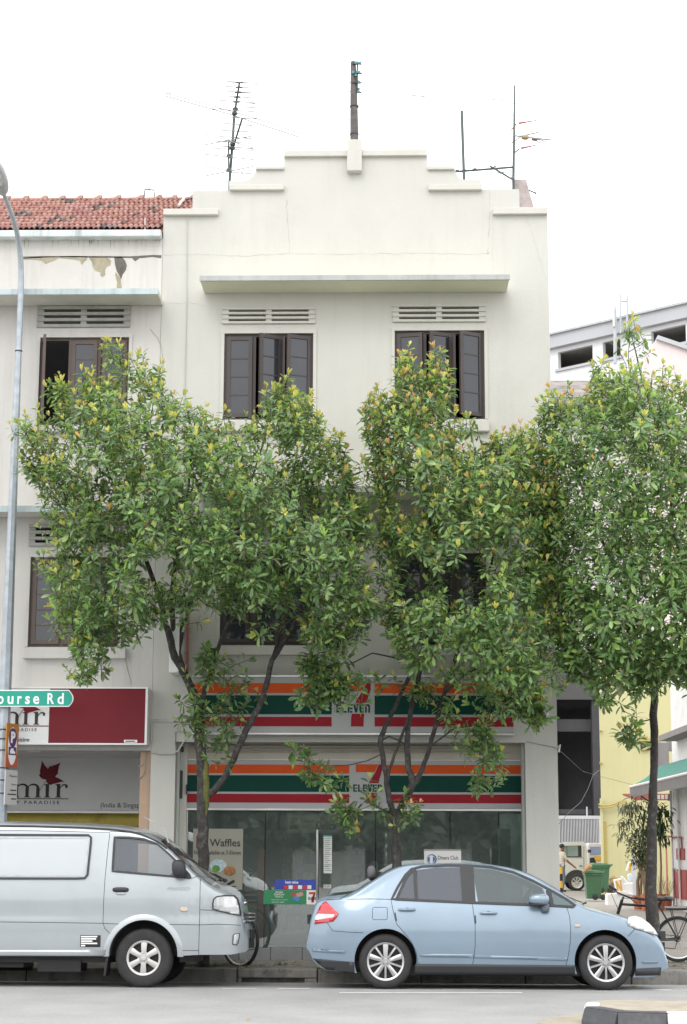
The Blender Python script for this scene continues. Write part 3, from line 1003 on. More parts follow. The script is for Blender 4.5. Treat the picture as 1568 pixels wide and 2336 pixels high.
# shelving units with rows of goods
goods = [pmat('pack_%s' % k, c_, 0.5) for k, c_ in (('red', (0.35, 0.03, 0.03)), ('yellow', (0.45, 0.32, 0.05)), ('blue', (0.04, 0.10, 0.32)), ('green', (0.05, 0.22, 0.08)), ('white', (0.55, 0.55, 0.52)), ('brown', (0.16, 0.08, 0.04)))]
M_SHELF = pmat('shelf_white', (0.45, 0.46, 0.45), 0.5)
for k, (ua, ub, yd, lab) in enumerate(((640, 730, 2.6, 'stocked shelf seen through the glass door'), (780, 900, 3.2, 'stocked shelf deep in the shop behind the second tree'), (940, 1120, 2.4, 'long stocked shelf in the shop behind the card sign'))):
    yc = G + yd
    xa, xb = PX(ua, yc, 2000), PX(ub, yc, 2000)
    o = thing('shelving_unit', lab, 'shelf', ((xa + xb) / 2, yc, zi), 'shelving in the shop')
    q = MB()
    q.box(xa, xb, yc + 0.3, yc + 0.33, zi, zi + 1.5)
    for j in range(5):
        q.box(xa, xb, yc, yc + 0.299, zi + 0.05 + j * 0.32, zi + 0.08 + j * 0.32)
    q.build('rack', M_SHELF, o)
    q = MB()
    for j in range(4):
        x = xa + 0.02
        while x < xb - 0.1:
            wd, ht = random.uniform(0.05, 0.12), random.uniform(0.14, 0.24)
            q.mat(random.randrange(6)).box(x, x + wd - 0.008, yc + 0.02, yc + 0.2, zi + 0.081 + j * 0.32, zi + 0.081 + j * 0.32 + ht)
            x += wd
    q.build('goods', goods, o, kind='stuff')
o = thing('light_panel', 'pale tall panel behind the right end of the shop glass', 'panel', P(1168, 2160, G + 0.05))
a, b_, c_, d_ = rect(1142, 1858, 1200, 2160, G + 0.05)
MB().box(a, b_, G + 0.05, G + 0.1, zi, d_).build('panel', pmat('panel_pale', (0.72, 0.80, 0.76), 0.5), o)
MB().box(a - 0.03, a + 0.14, G + 0.02, G + 0.049, PZ(1990, G + .12), PZ(1890, G + .12)).build('cabinet', pmat('cabinet_grey', (0.12, 0.16, 0.15), 0.4), o)

# ------------------------------------------------------------------ the two striped store signs
M_SIGNG = pmat('sign_grey_face', (0.38, 0.385, 0.39), 0.55, spec=0.12, var=0.05, vs=2)
def store_sign(label, Y, depth, u0, u1, bands, logo, letters, sev, vt, vb, gap=None, reg=None):
    x0, x1, z0, z1 = rect(u0, vt, u1, vb, Y)
    o = thing('shop_sign', label, 'sign', ((x0 + x1) / 2, Y, z0), 'striped store signs')
    MB().box(x0, x1, Y, Y + depth, z0, z1).build('light_box', M_SIGNG, o, bevel=0.006)
    q = MB()
    q.box(x0 - 0.012, x1 + 0.012, Y - 0.012, Y + depth, z1 + 0.001, z1 + 0.025)
    q.box(x0 - 0.012, x1 + 0.012, Y - 0.012, Y + depth, z0 - 0.025, z0 - 0.001)
    q.build('frame', M_ALU, o)
    lx0, lx1 = PX(logo[0], Y, (vt + vb) / 2), PX(logo[1], Y, (vt + vb) / 2)
    for (nm, va, vb_, mt) in bands:
        zz0, zz1 = PZ(vb_, Y), PZ(va, Y)
        for (a, b_) in ((x0 + 0.004, lx0), (lx1, x1 - 0.004)):
            MB().box(a, b_, Y - 0.004, Y - 0.001, zz0, zz1).build(nm, mt, o)
    q = MB()
    seven(q, *sev, Y, Y - 0.001)
    q.build('numeral', [M_SORG, M_SRED], o)
    q = MB()
    a, b_, c_, d_ = rect(letters[0] - 2, letters[1] - 3, letters[2] + 2, letters[3] + 2.5, Y)
    q.box(a, b_, Y - 0.0065, Y - 0.0052, c_, d_)
    q.build('lettering_band', M_SIGNG, o)
    q = MB()
    eleven(q, *letters, Y, Y - 0.0066, 0.003)
    q.build('lettering', M_SGRN, o)
    if reg:
        q = MB(); a, b_, c_, d_ = rect(*reg, Y)
        cx, cz, r_ = (a + b_) / 2, (c_ + d_) / 2, (b_ - a) / 2
        q.prism(circ(cx, cz, r_, 0, 6.2832, 14)[:-1], Y - 0.003, Y - 0.001, [circ(cx, cz, r_ * .7, 0, 6.2832, 14)[:-1]])
        q.build('registered_mark', M_INK, o)
    return o
store_sign('upper striped store sign box on the wall above the beam', F - 0.28, 0.279, 440, 1172,
           [('orange_stripe', 1559, 1581.5, M_SORG), ('green_stripe', 1586.8, 1630, M_SGRN), ('red_stripe', 1636, 1657.5, M_SRED)],
           (757, 855), (767.5, 1607, 844.5, 1626), (772, 1557, 846, 1657.5), 1545, 1672, reg=(823.5, 1629, 829, 1634.5))
store_sign('lower striped store sign directly above the shop glass', G - 0.04, 0.07, 427, 1196,
           [('orange_stripe', 1745, 1765, M_SORG), ('green_stripe', 1769.5, 1807, M_SGRN), ('red_stripe', 1812, 1832, M_SRED)],
           (797, 882), (806, 1790, 871.5, 1806.5), (812, 1744, 872, 1833), 1735, 1845)

# small projecting sign on the left of the face (seen edge on, behind the first tree)
o = thing('blade_sign', 'narrow white projecting sign box with pink edge behind the left tree limb', 'sign', P(408, 1540, F))
x0, x1 = PX(394, F - 0.35, 1480), PX(416, F - 0.35, 1480)
z0, z1 = PZ(1541, F - 0.35), PZ(1388, F - 0.35)
MB().box(x0, x1, F - 0.72, F - 0.06, z0, z1).build('light_box', M_WHITE, o, bevel=0.01)
q = MB()
q.box(x1 + 0.02, x1 + 0.055, F - 0.12, F - 0.07, z0, z1 + 0.1)
q.build('pink_post', pmat('pink_post', (0.45, 0.15, 0.14), 0.5), o)
q = MB()
q.box(x1 + 0.002, x1 + 0.02, F - 0.15, F - 0.11, z0 + 0.3, z0 + 0.34)
q.box(x1 - 0.02, x1 + 0.05, F - 0.06, F - 0.001, z1 - 0.25, z1 - 0.19)
q.box(x1 - 0.02, x1 + 0.05, F - 0.06, F - 0.001, z0 + 0.1, z0 + 0.16)
q.build('bracket', M_GREYMETAL, o)

# wires and pipe on the left pier and right pier
q = MB()
pp = [P(346, 1695, F - 0.02), P(347, 1650, F - 0.02), P(352, 1644, F - 0.02), P(440, 1648, F - 0.02)]
q.tube(pp, 0.014, 6)
q.tube([P(398, 1700, F - 0.02), P(399, 1671, F - 0.02), P(404, 1667, F - 0.02), P(440, 1668, F - 0.02)], 0.014, 6)
q.build('pipe', M_TRIM, shop, smooth=50)
q = MB()
q.tube([P(343, 1716, F - 0.03), P(365, 1720, F - 0.04), P(392, 1720, F - 0.05), P(407, 1713, F - 0.05), P(423, 1685, F - 0.05)], 0.010, 6)
q.build('loose_cable', M_TRIM, shop, smooth=60)
# ------------------------------------------------------------------ the older white shophouse on the left, tiled roof
XL0 = PX(-260, F, 1000)
x1b = xl - 0.004
lsh = thing('shophouse', 'older white shophouse with red clay tile roof and peeling plaster', 'shophouse', ((XL0 + x1b) / 2, F, ZB))
z_gut0, z_gut1 = PZ(541, F - 0.12, 200), PZ(525.5, F - 0.12, 200)
z_s1 = PZ(1712, F, 150)
xpil = PX(344, F, 1800)
lw_up = rect(89, 770, 292.5, 969, F)
lw_lo = rect(67, 1271, 272, 1476, F)
lv_up = rect(85.5, 699, 297.5, 747, F)
lv_lo = rect(66, 1197, 276, 1246, F)
y0 = F + 0.004
w = MB()
w.prism([(XL0, z_s1), (x1b, z_s1), (x1b, z_gut0 + 0.02), (XL0, z_gut0 + 0.02)], y0, y0 + 0.22, [hole(lw_up), hole(lw_lo), hole(lv_up, 0.03), hole(lv_lo, 0.03)])
w.box(XL0, XL0 + 0.2, y0 + 0.221, F + 11, ZB - 0.3, z_gut0)
w.box(XL0 + 0.2, x1b, F + 10.8, F + 11, ZB - 0.3, z_gut0)
w.build('wall', M_WALL2, lsh)
q = MB()
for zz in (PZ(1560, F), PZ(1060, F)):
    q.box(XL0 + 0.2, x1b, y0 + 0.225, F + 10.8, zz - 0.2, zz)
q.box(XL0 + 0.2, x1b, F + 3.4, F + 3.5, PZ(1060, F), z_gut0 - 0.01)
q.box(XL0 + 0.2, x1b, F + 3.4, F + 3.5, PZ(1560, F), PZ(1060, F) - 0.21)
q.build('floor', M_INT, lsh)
MB().box(XL0, x1b - 0.01, F - 0.16, F + 0.05, z_gut0, z_gut1).build('gutter', pmat('gutter_pale', (0.55, 0.60, 0.60), 0.7, var=0.15, vs=3, streak=0.5), lsh, bevel=0.012)
canopy(lsh, -200, 360, 697.5, 657.5, 669.5, M_LIME, pmat('old_soffit', (0.62, 0.60, 0.54), 0.9, var=0.1), 180)
canopy(lsh, -200, 362, 1180, 1153, 1166, M_LIME, MATS['old_soffit'], 100)
M_VENT2 = pmat('grey_vent_paint', (0.36, 0.36, 0.34), 0.8, var=0.12, vs=5, streak=0.3)
vent(lsh, lv_up, M_VENT2, F + 0.004)
vent(lsh, lv_lo, M_VENT2, F + 0.004)
M_FRAME = pmat('old_window_metal', (0.095, 0.066, 0.055), 0.5, var=0.15)
window(lsh, lw_up, [(th3, 'L', 76), (th3, 'R', 0), (th3, 'R', 28)], y=F + 0.004, rows=5, fm=M_FRAME, surround=M_WALL2, sill=(70, 969.5, 300, 984))
window(lsh, lw_lo, [(0.36, 'L', 0), (0.32, 'R', 0), (0.32, 'R', 0)], y=F + 0.004, rows=5, fm=M_FRAME, surround=M_WALL2, sill=(52, 1477, 286, 1502))
# bare render where plaster has come away: shallow irregular patches
M_BARE = pmat('bare_render', (0.33, 0.30, 0.22), 0.95, var=0.2, vs=8, bump=0.4, bs=40)
M_BARE2 = pmat('mouldy_render', (0.13, 0.12, 0.105), 0.95, var=0.3, vs=8, bump=0.4, bs=40)
def zz6(pts): return [(x * .30865, 322.6 + y * .30865) for x, y in pts]
def patch(pts, m):
    xz = [(P(u, v, F).x, P(u, v, F).z) for u, v in zz6(pts)]
    ar = sum(xz[i][0] * xz[(i + 1) % len(xz)][1] - xz[(i + 1) % len(xz)][0] * xz[i][1] for i in range(len(xz)))
    if ar < 0: xz.reverse()
    MB().prism(xz, F + 0.0005, F + 0.02).build('bare_patch', m, lsh)
patch([(655, 855), (690, 850), (745, 855), (800, 862), (822, 880), (815, 915), (790, 925), (775, 950), (778, 985), (755, 1002), (740, 985), (745, 965), (705, 955), (685, 925), (680, 890)], M_BARE)
patch([(845, 855), (900, 850), (925, 880), (938, 915), (930, 950), (905, 985), (895, 1020), (880, 985), (862, 955), (850, 905)], M_BARE2)
patch([(855, 965), (878, 990), (892, 1022), (900, 1083), (862, 1083), (866, 1040), (852, 990)], M_BARE)
patch([(165, 862), (300, 850), (420, 852), (440, 858), (400, 880), (370, 890), (335, 905), (310, 880), (240, 872), (165, 872)], M_BARE)
patch([(440, 850), (545, 845), (650, 850), (640, 875), (625, 885), (605, 912), (590, 880), (540, 870), (440, 862)], M_BARE)
patch([(160, 850), (350, 846), (550, 846), (760, 846), (960, 848), (1130, 838), (1195, 840), (1190, 862), (1130, 852), (1030, 862), (1000, 885), (975, 860), (760, 858), (560, 855), (350, 856), (170, 866)], M_BARE2)
M_RUST = pmat('soot_stain', (0.28, 0.27, 0.24), 0.9, var=0.3, vs=9)
q = MB()
for i in range(150):
    u_ = random.uniform(2, 366); L_ = random.uniform(2, 7) if i % 6 else random.uniform(8, 26)
    a, b_ = P(u_, 542, F), P(u_, 542 + L_, F)
    wv = random.uniform(0.008, 0.03) if L_ < 8 else random.uniform(0.003, 0.007)
    q.prism([(a.x - wv, a.z), (b_.x, b_.z), (a.x + wv, a.z)], F + 0.001, F + 0.006)
q.build('gutter_stain', M_RUST, lsh, kind='stuff')
crack(lsh, [(343, 750), (358, 768), (368, 790), (374, 830), (366, 870)], 0.008, 0.004, pmat('old_wire', (0.3, 0.29, 0.27), 0.8))
crack(lsh, [(285, 1500), (292, 1530), (300, 1562)], 0.008, 0.003, MATS['old_wire'])

# clay tile roof: one curved tile after another, every tile its own faces
Ye, Yr = F - 0.10, F + 2.75
ze, zr = PZ(526, Ye, 200) + 0.02, PZ(456, Yr, 200)
tile_cols = [pmat('clay_tile_%s' % nm, c_, 0.85, var=0.22, vs=14) for nm, c_ in (('red', (0.27, 0.118, 0.10)), ('pink', (0.34, 0.185, 0.158)), ('orange', (0.32, 0.155, 0.112)), ('dark', (0.085, 0.062, 0.062)), ('grey', (0.22, 0.16, 0.145)))]
q = MB()
pitch_x = 0.0755
NR = 11
nx = int((x1b + 0.42 - XL0) / pitch_x)
drk = {}
for r_ in range(NR):
    t0, t1 = r_ / NR, (r_ + 1.18) / NR
    a = Vector((0, Ye + (Yr - Ye) * t0, ze + (zr - ze) * t0 + 0.030))
    b_ = Vector((0, Ye + (Yr - Ye) * t1, ze + (zr - ze) * t1))
    for c_ in range(nx):
        x0_ = XL0 + c_ * pitch_x + (0.02 if r_ % 2 else 0) + random.uniform(-.003, .003)
        if x0_ > x1b - 0.07 and a.y < F + 0.32: continue
        nval = math.sin(c_ * 0.21 + r_ * 0.9) + math.sin(c_ * 0.53 - r_ * 0.55) + random.gauss(0, 0.55)
        if nval > 1.5: mi = 3 if random.random() < .7 else 4
        else: mi = random.choice((0, 0, 1, 1, 1, 2))
        q.mat(mi)
        prof = [(0, 0.0), (0.25, 0.020), (0.5, 0.034), (0.75, 0.022), (1.0, -0.006)]
        j = random.uniform(-.004, .004)
        vs, fs = [], []
        for (px_, pz_) in prof:
            for e_ in (a, b_):
                vs.append((x0_ + px_ * pitch_x * 1.06, e_.y, e_.z + pz_ + j))
        for (px_, pz_) in prof:
            vs.append((x0_ + px_ * pitch_x * 1.06, a.y + 0.004, a.z + pz_ + j - 0.022))
        for i in range(4):
            fs.append((2 * i, 2 * i + 2, 2 * i + 3, 2 * i + 1))
            fs.append((10 + i, 11 + i, 2 * i + 2, 2 * i))
        q.add(vs, fs)
q.build('roof_tiles', tile_cols, lsh, kind='stuff')
q = MB()
q.quad((XL0, Ye + 0.05, ze - 0.03), (x1b, Ye + 0.05, ze - 0.03), (x1b, Yr, zr - 0.03), (XL0, Yr, zr - 0.03))
q.quad((XL0, Yr + 2.6, ze - 0.03), (x1b + 0.2, Yr + 2.6, ze - 0.03), (x1b + 0.2, Yr, zr - 0.03), (XL0, Yr, zr - 0.03))
q.quad((XL0, Yr + 2.6, ze - 0.6), (x1b, Yr + 2.6, ze - 0.6), (x1b, F + 11, ze - 0.6), (XL0, F + 11, ze - 0.6))
q.build('roof_slope', tile_cols[0], lsh)
# ridge tiles
M_RIDGE = pmat('ridge_clay', (0.36, 0.21, 0.17), 0.9, var=0.25, vs=5, dirt=(0.10, 0.09, 0.085), dirt_amt=0.8, dirt_scale=5)
us = [-60, -19, 22, 64, 106, 147, 187, 230, 274, 326, 367, 402, 444]
for i in range(len(us) - 1):
    a, b_ = P(us[i], 449 - i * 0.4, Yr), P(us[i + 1], 449 - i * 0.4, Yr)
    if a.x > x1b + 0.42: break
    m = MB()
    vs, fs = [], []
    for k, (xx, rr_, dz) in enumerate(((a.x, 0.062, 0.0), (a.x + (b_.x - a.x) * .72, 0.068, 0.004), (b_.x - 0.03, 0.088, 0.018), (b_.x + 0.02, 0.090, 0.016))):
        for j in range(7):
            an = math.pi * j / 6
            vs.append((xx, Yr - math.cos(an) * rr_ * 1.25, zr - 0.03 + math.sin(an) * rr_ + dz))
    for k in range(3):
        for j in range(6):
            fs.append((k * 7 + j, k * 7 + j + 1, k * 7 + 8 + j, k * 7 + 7 + j))
    fs.append(tuple(range(21, 28)))
    m.add(vs, [tuple(reversed(f)) for f in fs]).build('ridge_tile', M_RIDGE, lsh, smooth=50)
q = MB()
cc = P(340, 434, Yr)
k = 1 / 153.
bx = lambda u, v: P(u, v, Yr)
for (a, b_) in (((329.5, 449), (330.5, 433)), ((330, 432), (351, 433)), ((351, 433), (353, 449)), ((340.5, 432), (340, 422))):
    q.tube([bx(*a), bx(*b_)], 0.010, 5)
q.build('ridge_bracket', M_DARKMETAL, lsh)
M_RODG = pmat('rod_grey', (0.5, 0.5, 0.48), 0.6)
MB().tube([P(424, 450, Yr), P(423.5, 417, Yr)], 0.004, 4).build('rod', M_RODG, lsh)
MB().tube([P(331, 526, F - 0.08), P(331, 497, F - 0.08)], 0.010, 5).build('rod', M_RODG, lsh)
q = MB()
c0 = [P(424, 446, Yr - .1), P(420, 462, Yr - .6), P(413, 470, Yr - .9), P(408, 478, Yr - 1.2)]
q.tube([p + Vector((0, -0.05, 0.04)) for p in c0], 0.022, 5)
q.build('mortar_seam', pmat('mortar', (0.55, 0.52, 0.47), 0.9, var=0.2, vs=12), lsh)

# five-foot way of the left house: pier, ceiling, back
M_PEACH = pmat('peach_pier_paint', (0.46, 0.33, 0.24), 0.85, var=0.08, vs=3, dirt=(0.3, 0.25, 0.2), dirt_amt=0.4, dirt_scale=4)
x0, x1, z0, z1 = rect(315, 1700, 343.5, 2200, F + 0.08)
MB().box(x0, xl - 0.003, F + 0.08, F + 0.5, 0.0, z_s1 - 0.002).build('pier', M_PEACH, lsh)
YB = F + 2.45
zc = PZ(1724, YB - 0.3, 150)
z_c1 = PZ(1700, F - 0.1, 150)
MB().box(XL0, xl - 0.004, F + 0.225, YB + 0.3, z_s1 + 0.01, z_s1 + 0.08).build('ceiling', pmat('porch_ceiling', (0.70, 0.70, 0.69), 0.8), lsh)
M_YEL = pmat('mustard_wall', (0.66, 0.55, 0.13), 0.85, var=0.12, vs=4, dirt=(0.2, 0.15, 0.03), dirt_amt=0.6, dirt_scale=6)
zy = PZ(1885, YB + .3, 150)
MB().box(XL0, xl - 0.004, YB + 0.30, YB + 0.40, zy, z_s1 + 0.005).build('back_wall', M_YEL, lsh)
MB().box(XL0, xl - 0.004, YB + 0.30, YB + 0.40, 0.0, zy - .003).build('shop_window', M_PANE, lsh)
MB().box(XL0, xl - 0.004, G + 0.1, YB + 0.299, 0.0, 0.22).build('porch_floor', pmat('porch_tile', (0.45, 0.44, 0.42), 0.5, var=.1), lsh)
q = MB()
M_LAMP = pmat('downlight_white', (0.8, 0.8, 0.78), 0.4)
for u_, v_ in ((291, 1706), (309, 1711), (52, 1709), (76, 1714)):
    d = PG(u_, v_, z_s1 + 0.0)
    q.lathe([(0.0, -0.012), (0.06, -0.012), (0.075, 0.0), (0.075, 0.008)], 14, Matrix.Translation((d.x, max(d.y, F + 0.4), z_s1 + 0.004)))
q.build('downlight', M_LAMP, lsh)
# conduit on the pier
q = MB()
pr_ = [(875, 690), (900, 685), (925, 700), (920, 740), (880, 790)]
q.tube([P(x * .36007, 1492.2 + y * .36007, F + 0.06) for x, y in ((925, 590), (920, 690), (918, 730), (905, 770), (875, 790))], 0.009, 5)
q.tube([P(x * .36007, 1492.2 + y * .36007, F + 0.05) for x, y in ((968, 570), (950, 580), (920, 590), (915, 610))], 0.012, 5)
q.tube([P(x * .36007, 1492.2 + y * .36007, F + 0.05) for x, y in ((875, 715), (900, 700), (915, 690))], 0.007, 5)
q.build('conduit', pmat('conduit_tan', (0.38, 0.33, 0.27), 0.7), lsh)

# ------------------------------------------------------------------ restaurant signs
M_MAROON = pmat('sign_maroon', (0.165, 0.020, 0.028), 0.5, spec=0.15, var=0.05, vs=2)
M_SGREY = pmat('sign_light_grey', (0.70, 0.71, 0.71), 0.45, var=0.06, vs=1.5)
def serif_ir(m, x0, z0, h, y, t=0.004, gap=0.0):
    """m, i, r with slab serifs, x height h; returns right end"""
    w_ = h * 0.25
    sl = h * 0.065
    def B(a, b_, c_, d_): m.box(a, b_, y - t, y, c_, d_)
    def stem(x, top=True, flag=True, z1=None):
        B(x, x + w_, z0 + sl, z0 + (z1 or h))
        B(x - h * .10, x + w_ + h * .10, z0, z0 + sl)
        if flag: m.prism([(x - h * .12, z0 + h * .90), (x, z0 + h * .88), (x, z0 + h * .99), (x - h * .12, z0 + h * .95)], y - t, y)
    def arch(xa, xb):
        pts, ws = [], []
        for i in range(10):
            a_ = math.pi * (1 - i / 9)
            pts.append(((xa + xb) / 2 + math.cos(a_) * (xb - xa) / 2, z0 + h * .70 + math.sin(a_) * h * .26))
            ws.append(h * (.05 + .15 * (i / 9)))
        strip(m, pts, ws, y - t, y - 0.0003)
    sp = h * 0.80
    x = x0
    stem(x); arch(x + w_ * .8, x + sp + w_ * .5); stem(x + sp, flag=False, z1=h * .72); arch(x + sp + w_ * .8, x + 2 * sp + w_ * .5); stem(x + 2 * sp, flag=False, z1=h * .72)
    x = x + 2 * sp + h * .70
    stem(x)
    x = x + h * .83
    stem(x)
    pts = [(x + w_ * .8, z0 + h * .62), (x + w_ * 1.3, z0 + h * .82), (x + w_ * 1.8, z0 + h * .93), (x + w_ * 2.5, z0 + h * .94), (x + w_ * 3.0, z0 + h * .88)]
    strip(m, pts, [h * .05, h * .07, h * .10, h * .12, h * .10], y - t, y - 0.0003)
    m.box(x + w_ * 2.5, x + w_ * 3.2, y - t, y - 0.0006, z0 + h * .70, z0 + h * .92)
LEAFZ = [(630, 1335), (665, 1395), (722, 1465), (735, 1440), (750, 1415), (765, 1425), (800, 1408), (850, 1395), (908, 1365), (885, 1425), (868, 1520), (880, 1528), (850, 1550), (830, 1580), (880, 1600), (925, 1625), (970, 1655), (920, 1655), (860, 1672), (790, 1690), (760, 1702), (730, 1690), (700, 1660), (692, 1620), (640, 1612), (600, 1580), (585, 1548), (605, 1535), (600, 1490), (612, 1440), (622, 1400)]
def zz_s(x, y): return (x * .15193, 1532.5 + y * .15193)

# upper maroon box
Ys = F - 0.30
x0, x1, z0, z1 = rect(-220, 1570, 333, 1696, Ys)
o = thing('shop_sign', 'maroon restaurant sign box with white logo panel above the shop entrance', 'sign', ((x0 + x1) / 2, Ys, z0), 'restaurant signs')
MB().box(x0, x1 + 0.02, Ys + 0.004, F + 0.003, z0 - 0.012, z1 + 0.012).build('box', pmat('sign_box_white', (0.66, 0.66, 0.65), 0.5), o, bevel=0.004)
xq = PX(112, Ys, 1640)
MB().box(xq, x1 - 0.012, Ys, Ys + 0.0035, z0 + 0.006, z1 - 0.006).build('maroon_panel', M_MAROON, o)
MB().box(x0 + 0.01, xq - 0.002, Ys, Ys + 0.0035, z0 + 0.006, z1 - 0.006).build('white_panel', M_WHITE, o)
q = MB()
q.box(x0 - 0.01, x1 + 0.02, Ys - 0.012, Ys + 0.003, z1 - 0.004, z1 + 0.016)
q.box(x0 - 0.01, x1 + 0.02, Ys - 0.012, Ys + 0.003, z0 - 0.016, z0 + 0.004)
q.box(x1 - 0.008, x1 + 0.02, Ys - 0.0115, Ys + 0.003, z0 + 0.004, z1 - 0.004)
q.build('frame', M_WHITE, o)
q = MB()
# r right end at x zoom 680, x-height 597..795 (zoom); baseline 795
pA, pB = P(*zz_s(0, 795), Ys), P(*zz_s(0, 602), Ys)
hh = pB.z - pA.z
xr_ = P(*zz_s(520, 795), Ys).x
# layout: x of r stem = x0 + 2*sp + w + .38h + w + .36h
xm = xr_ - 3.13 * hh
serif_ir(q, xm, pA.z, hh, Ys - 0.0005)
a, b_, c_, d_ = rect(*zz_s(-180, 893), *zz_s(550, 845), Ys)
text(q, 'CURRY PARADISE', a, b_, d_, c_, Ys - 0.0005, spacing=1.5, bold=0.006) if False else text(q, 'CURRY PARADISE', a, b_, min(c_, d_), max(c_, d_), Ys - 0.0005, spacing=1.45, bold=0.006)
a, b_, c_, d_ = rect(*zz_s(-260, 985), *zz_s(442, 1050), Ys)
text(q, 'North Indian Cuisine', a, b_, min(c_, d_), max(c_, d_), Ys - 0.0005, bold=0.012)
q.build('lettering', M_INK, o)
q = MB()
a, b_, c_, d_ = rect(*zz_s(-300, 823), *zz_s(730, 808), Ys)
q.box(a, b_, Ys - 0.004, Ys - 0.0005, min(c_, d_), max(c_, d_))
q.build('rule', M_MAROON, o)
def leaf_print(o, dx, dy, sc, Y, y, cx=(770, 1690)):
    q = MB()
    xz = []
    for x, yv in LEAFZ:
        u_, v_ = zz_s(cx[0] + (x - 770) * sc + dx, cx[1] + (yv - 1690) * sc + dy)
        p = P(u_, v_, Y); xz.append((p.x, p.z))
    ar = sum(xz[i][0] * xz[(i + 1) % len(xz)][1] - xz[(i + 1) % len(xz)][0] * xz[i][1] for i in range(len(xz)))
    if ar < 0: xz.reverse()
    q.prism(xz, y - 0.007, y - 0.004)
    p0, p1 = [P(*zz_s(cx[0] + (a_ - 770) * sc + dx, cx[1] + (b2 - 1690) * sc + dy), Y) for a_, b2 in ((690, 1640), (580, 1815))]
    strip(q, [(p0.x, p0.z), (p1.x, p1.z)], 0.006, y - 0.007, y - 0.004)
    q.build('leaf_print', M_MAROON, o)
leaf_print(o, -345, -1078, 0.95, Ys, Ys - 0.0005)
q = MB()
a, b_, c_, d_ = rect(283, 1688, 313, 1694.5, Ys)
q.box(a, b_, Ys - 0.004, Ys - 0.0005, c_, d_)
q.build('maker_label', M_WHITE, o)
q = MB(); q.box(a + .02, b_ - .03, Ys - 0.006, Ys - 0.0045, c_ + .012, d_ - .012); q.build('label_print', M_INK, o)

# lower grey board under the porch
Yg_ = YB
x0, x1, z0, z1 = rect(-220, 1728, 316, 1850, Yg_)
o = thing('shop_sign', 'grey restaurant sign board under the porch ceiling with a red leaf', 'sign', ((x0 + x1) / 2, Yg_, z0), 'restaurant signs')
x1 = PX(345, Yg_, 1800)
MB().box(x0, x1, Yg_, Yg_ + 0.12, z0, z1).build('board', M_SGREY, o, bevel=0.004)
MB().box(x0, x1, Yg_ - 0.02, Yg_ + 0.12, z0 - 0.03, z0 - 0.001).build('bottom_rail', M_ALU, o)
q = MB()
pA, pB = P(*zz_s(0, 1888), Yg_), P(*zz_s(0, 1683), Yg_)
hh = pB.z - pA.z
xr_ = P(*zz_s(850, 1888), Yg_).x
xm = xr_ - 3.13 * hh
serif_ir(q, xm, pA.z, hh, Yg_ - 0.0005)
a, b_, c_, d_ = rect(*zz_s(-70, 1988), *zz_s(893, 1937), Yg_)
text(q, 'CURRY PARADISE', a, b_, min(c_, d_), max(c_, d_), Yg_ - 0.0005, spacing=1.45, bold=0.008)
a, b_, c_, d_ = rect(*zz_s(-200, 1914), *zz_s(1028, 1901), Yg_)
q.box(a, b_, Yg_ - 0.004, Yg_ - 0.0005, min(c_, d_), max(c_, d_))
a, b_, c_, d_ = rect(229.5, 1831.5, 346, 1846, Yg_)
text(q, '(India & Singapore)', a, b_, c_, d_, Yg_ - 0.0005)
q.build('lettering', M_INK, o)
leaf_print(o, 0, 0, 1.0, Yg_, Yg_ - 0.0005)
# ------------------------------------------------------------------ street trees
M_BARK = pmat('grey_bark', (0.046, 0.042, 0.040), 0.95, var=0.35, vs=9, bump=1.0, bs=55, dirt=(0.19, 0.18, 0.16), dirt_amt=0.8, dirt_scale=14)
M_BARKM = pmat('mossy_bark', (0.115, 0.12, 0.035), 0.95, var=0.4, vs=12, bump=0.8, bs=60)
M_TWIG = pmat('twig_bark', (0.085, 0.070, 0.055), 0.9, var=0.3, vs=10)
def leafmat(name, col, var=0.28, tr=1.05):
    return pmat(name, col, 0.38, spec=0.55, var=var, vs=5.0, trans=tr, rand=0.12)
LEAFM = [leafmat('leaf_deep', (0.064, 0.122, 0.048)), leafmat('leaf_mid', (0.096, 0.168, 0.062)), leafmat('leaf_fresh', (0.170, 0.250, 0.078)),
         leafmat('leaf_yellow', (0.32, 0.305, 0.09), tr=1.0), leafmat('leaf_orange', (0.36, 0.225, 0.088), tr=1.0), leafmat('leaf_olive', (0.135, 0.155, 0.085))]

def leaf_geo(L, W, droop, fold=0.25):
    """one leaf along +X, normal +Z: 8 triangles, folded on the midrib"""
    ts = (0.0, 0.38, 0.76, 1.0)
    ws = (0.06, 0.80, 0.96, 0.10)
    vs, fs = [], []
    for t, wv in zip(ts, ws):
        x = L * t
        z = -droop * L * t * t
        y = W / 2 * wv
        vs += [(x, -y, z + fold * y), (x, 0, z), (x, y, z + fold * y)]
    for i in range(3):
        a = i * 3
        for j in (0, 1):
            fs.append((a + j, a + 3 + j, a + 4 + j, a + 1 + j))
    return np.array(vs), fs

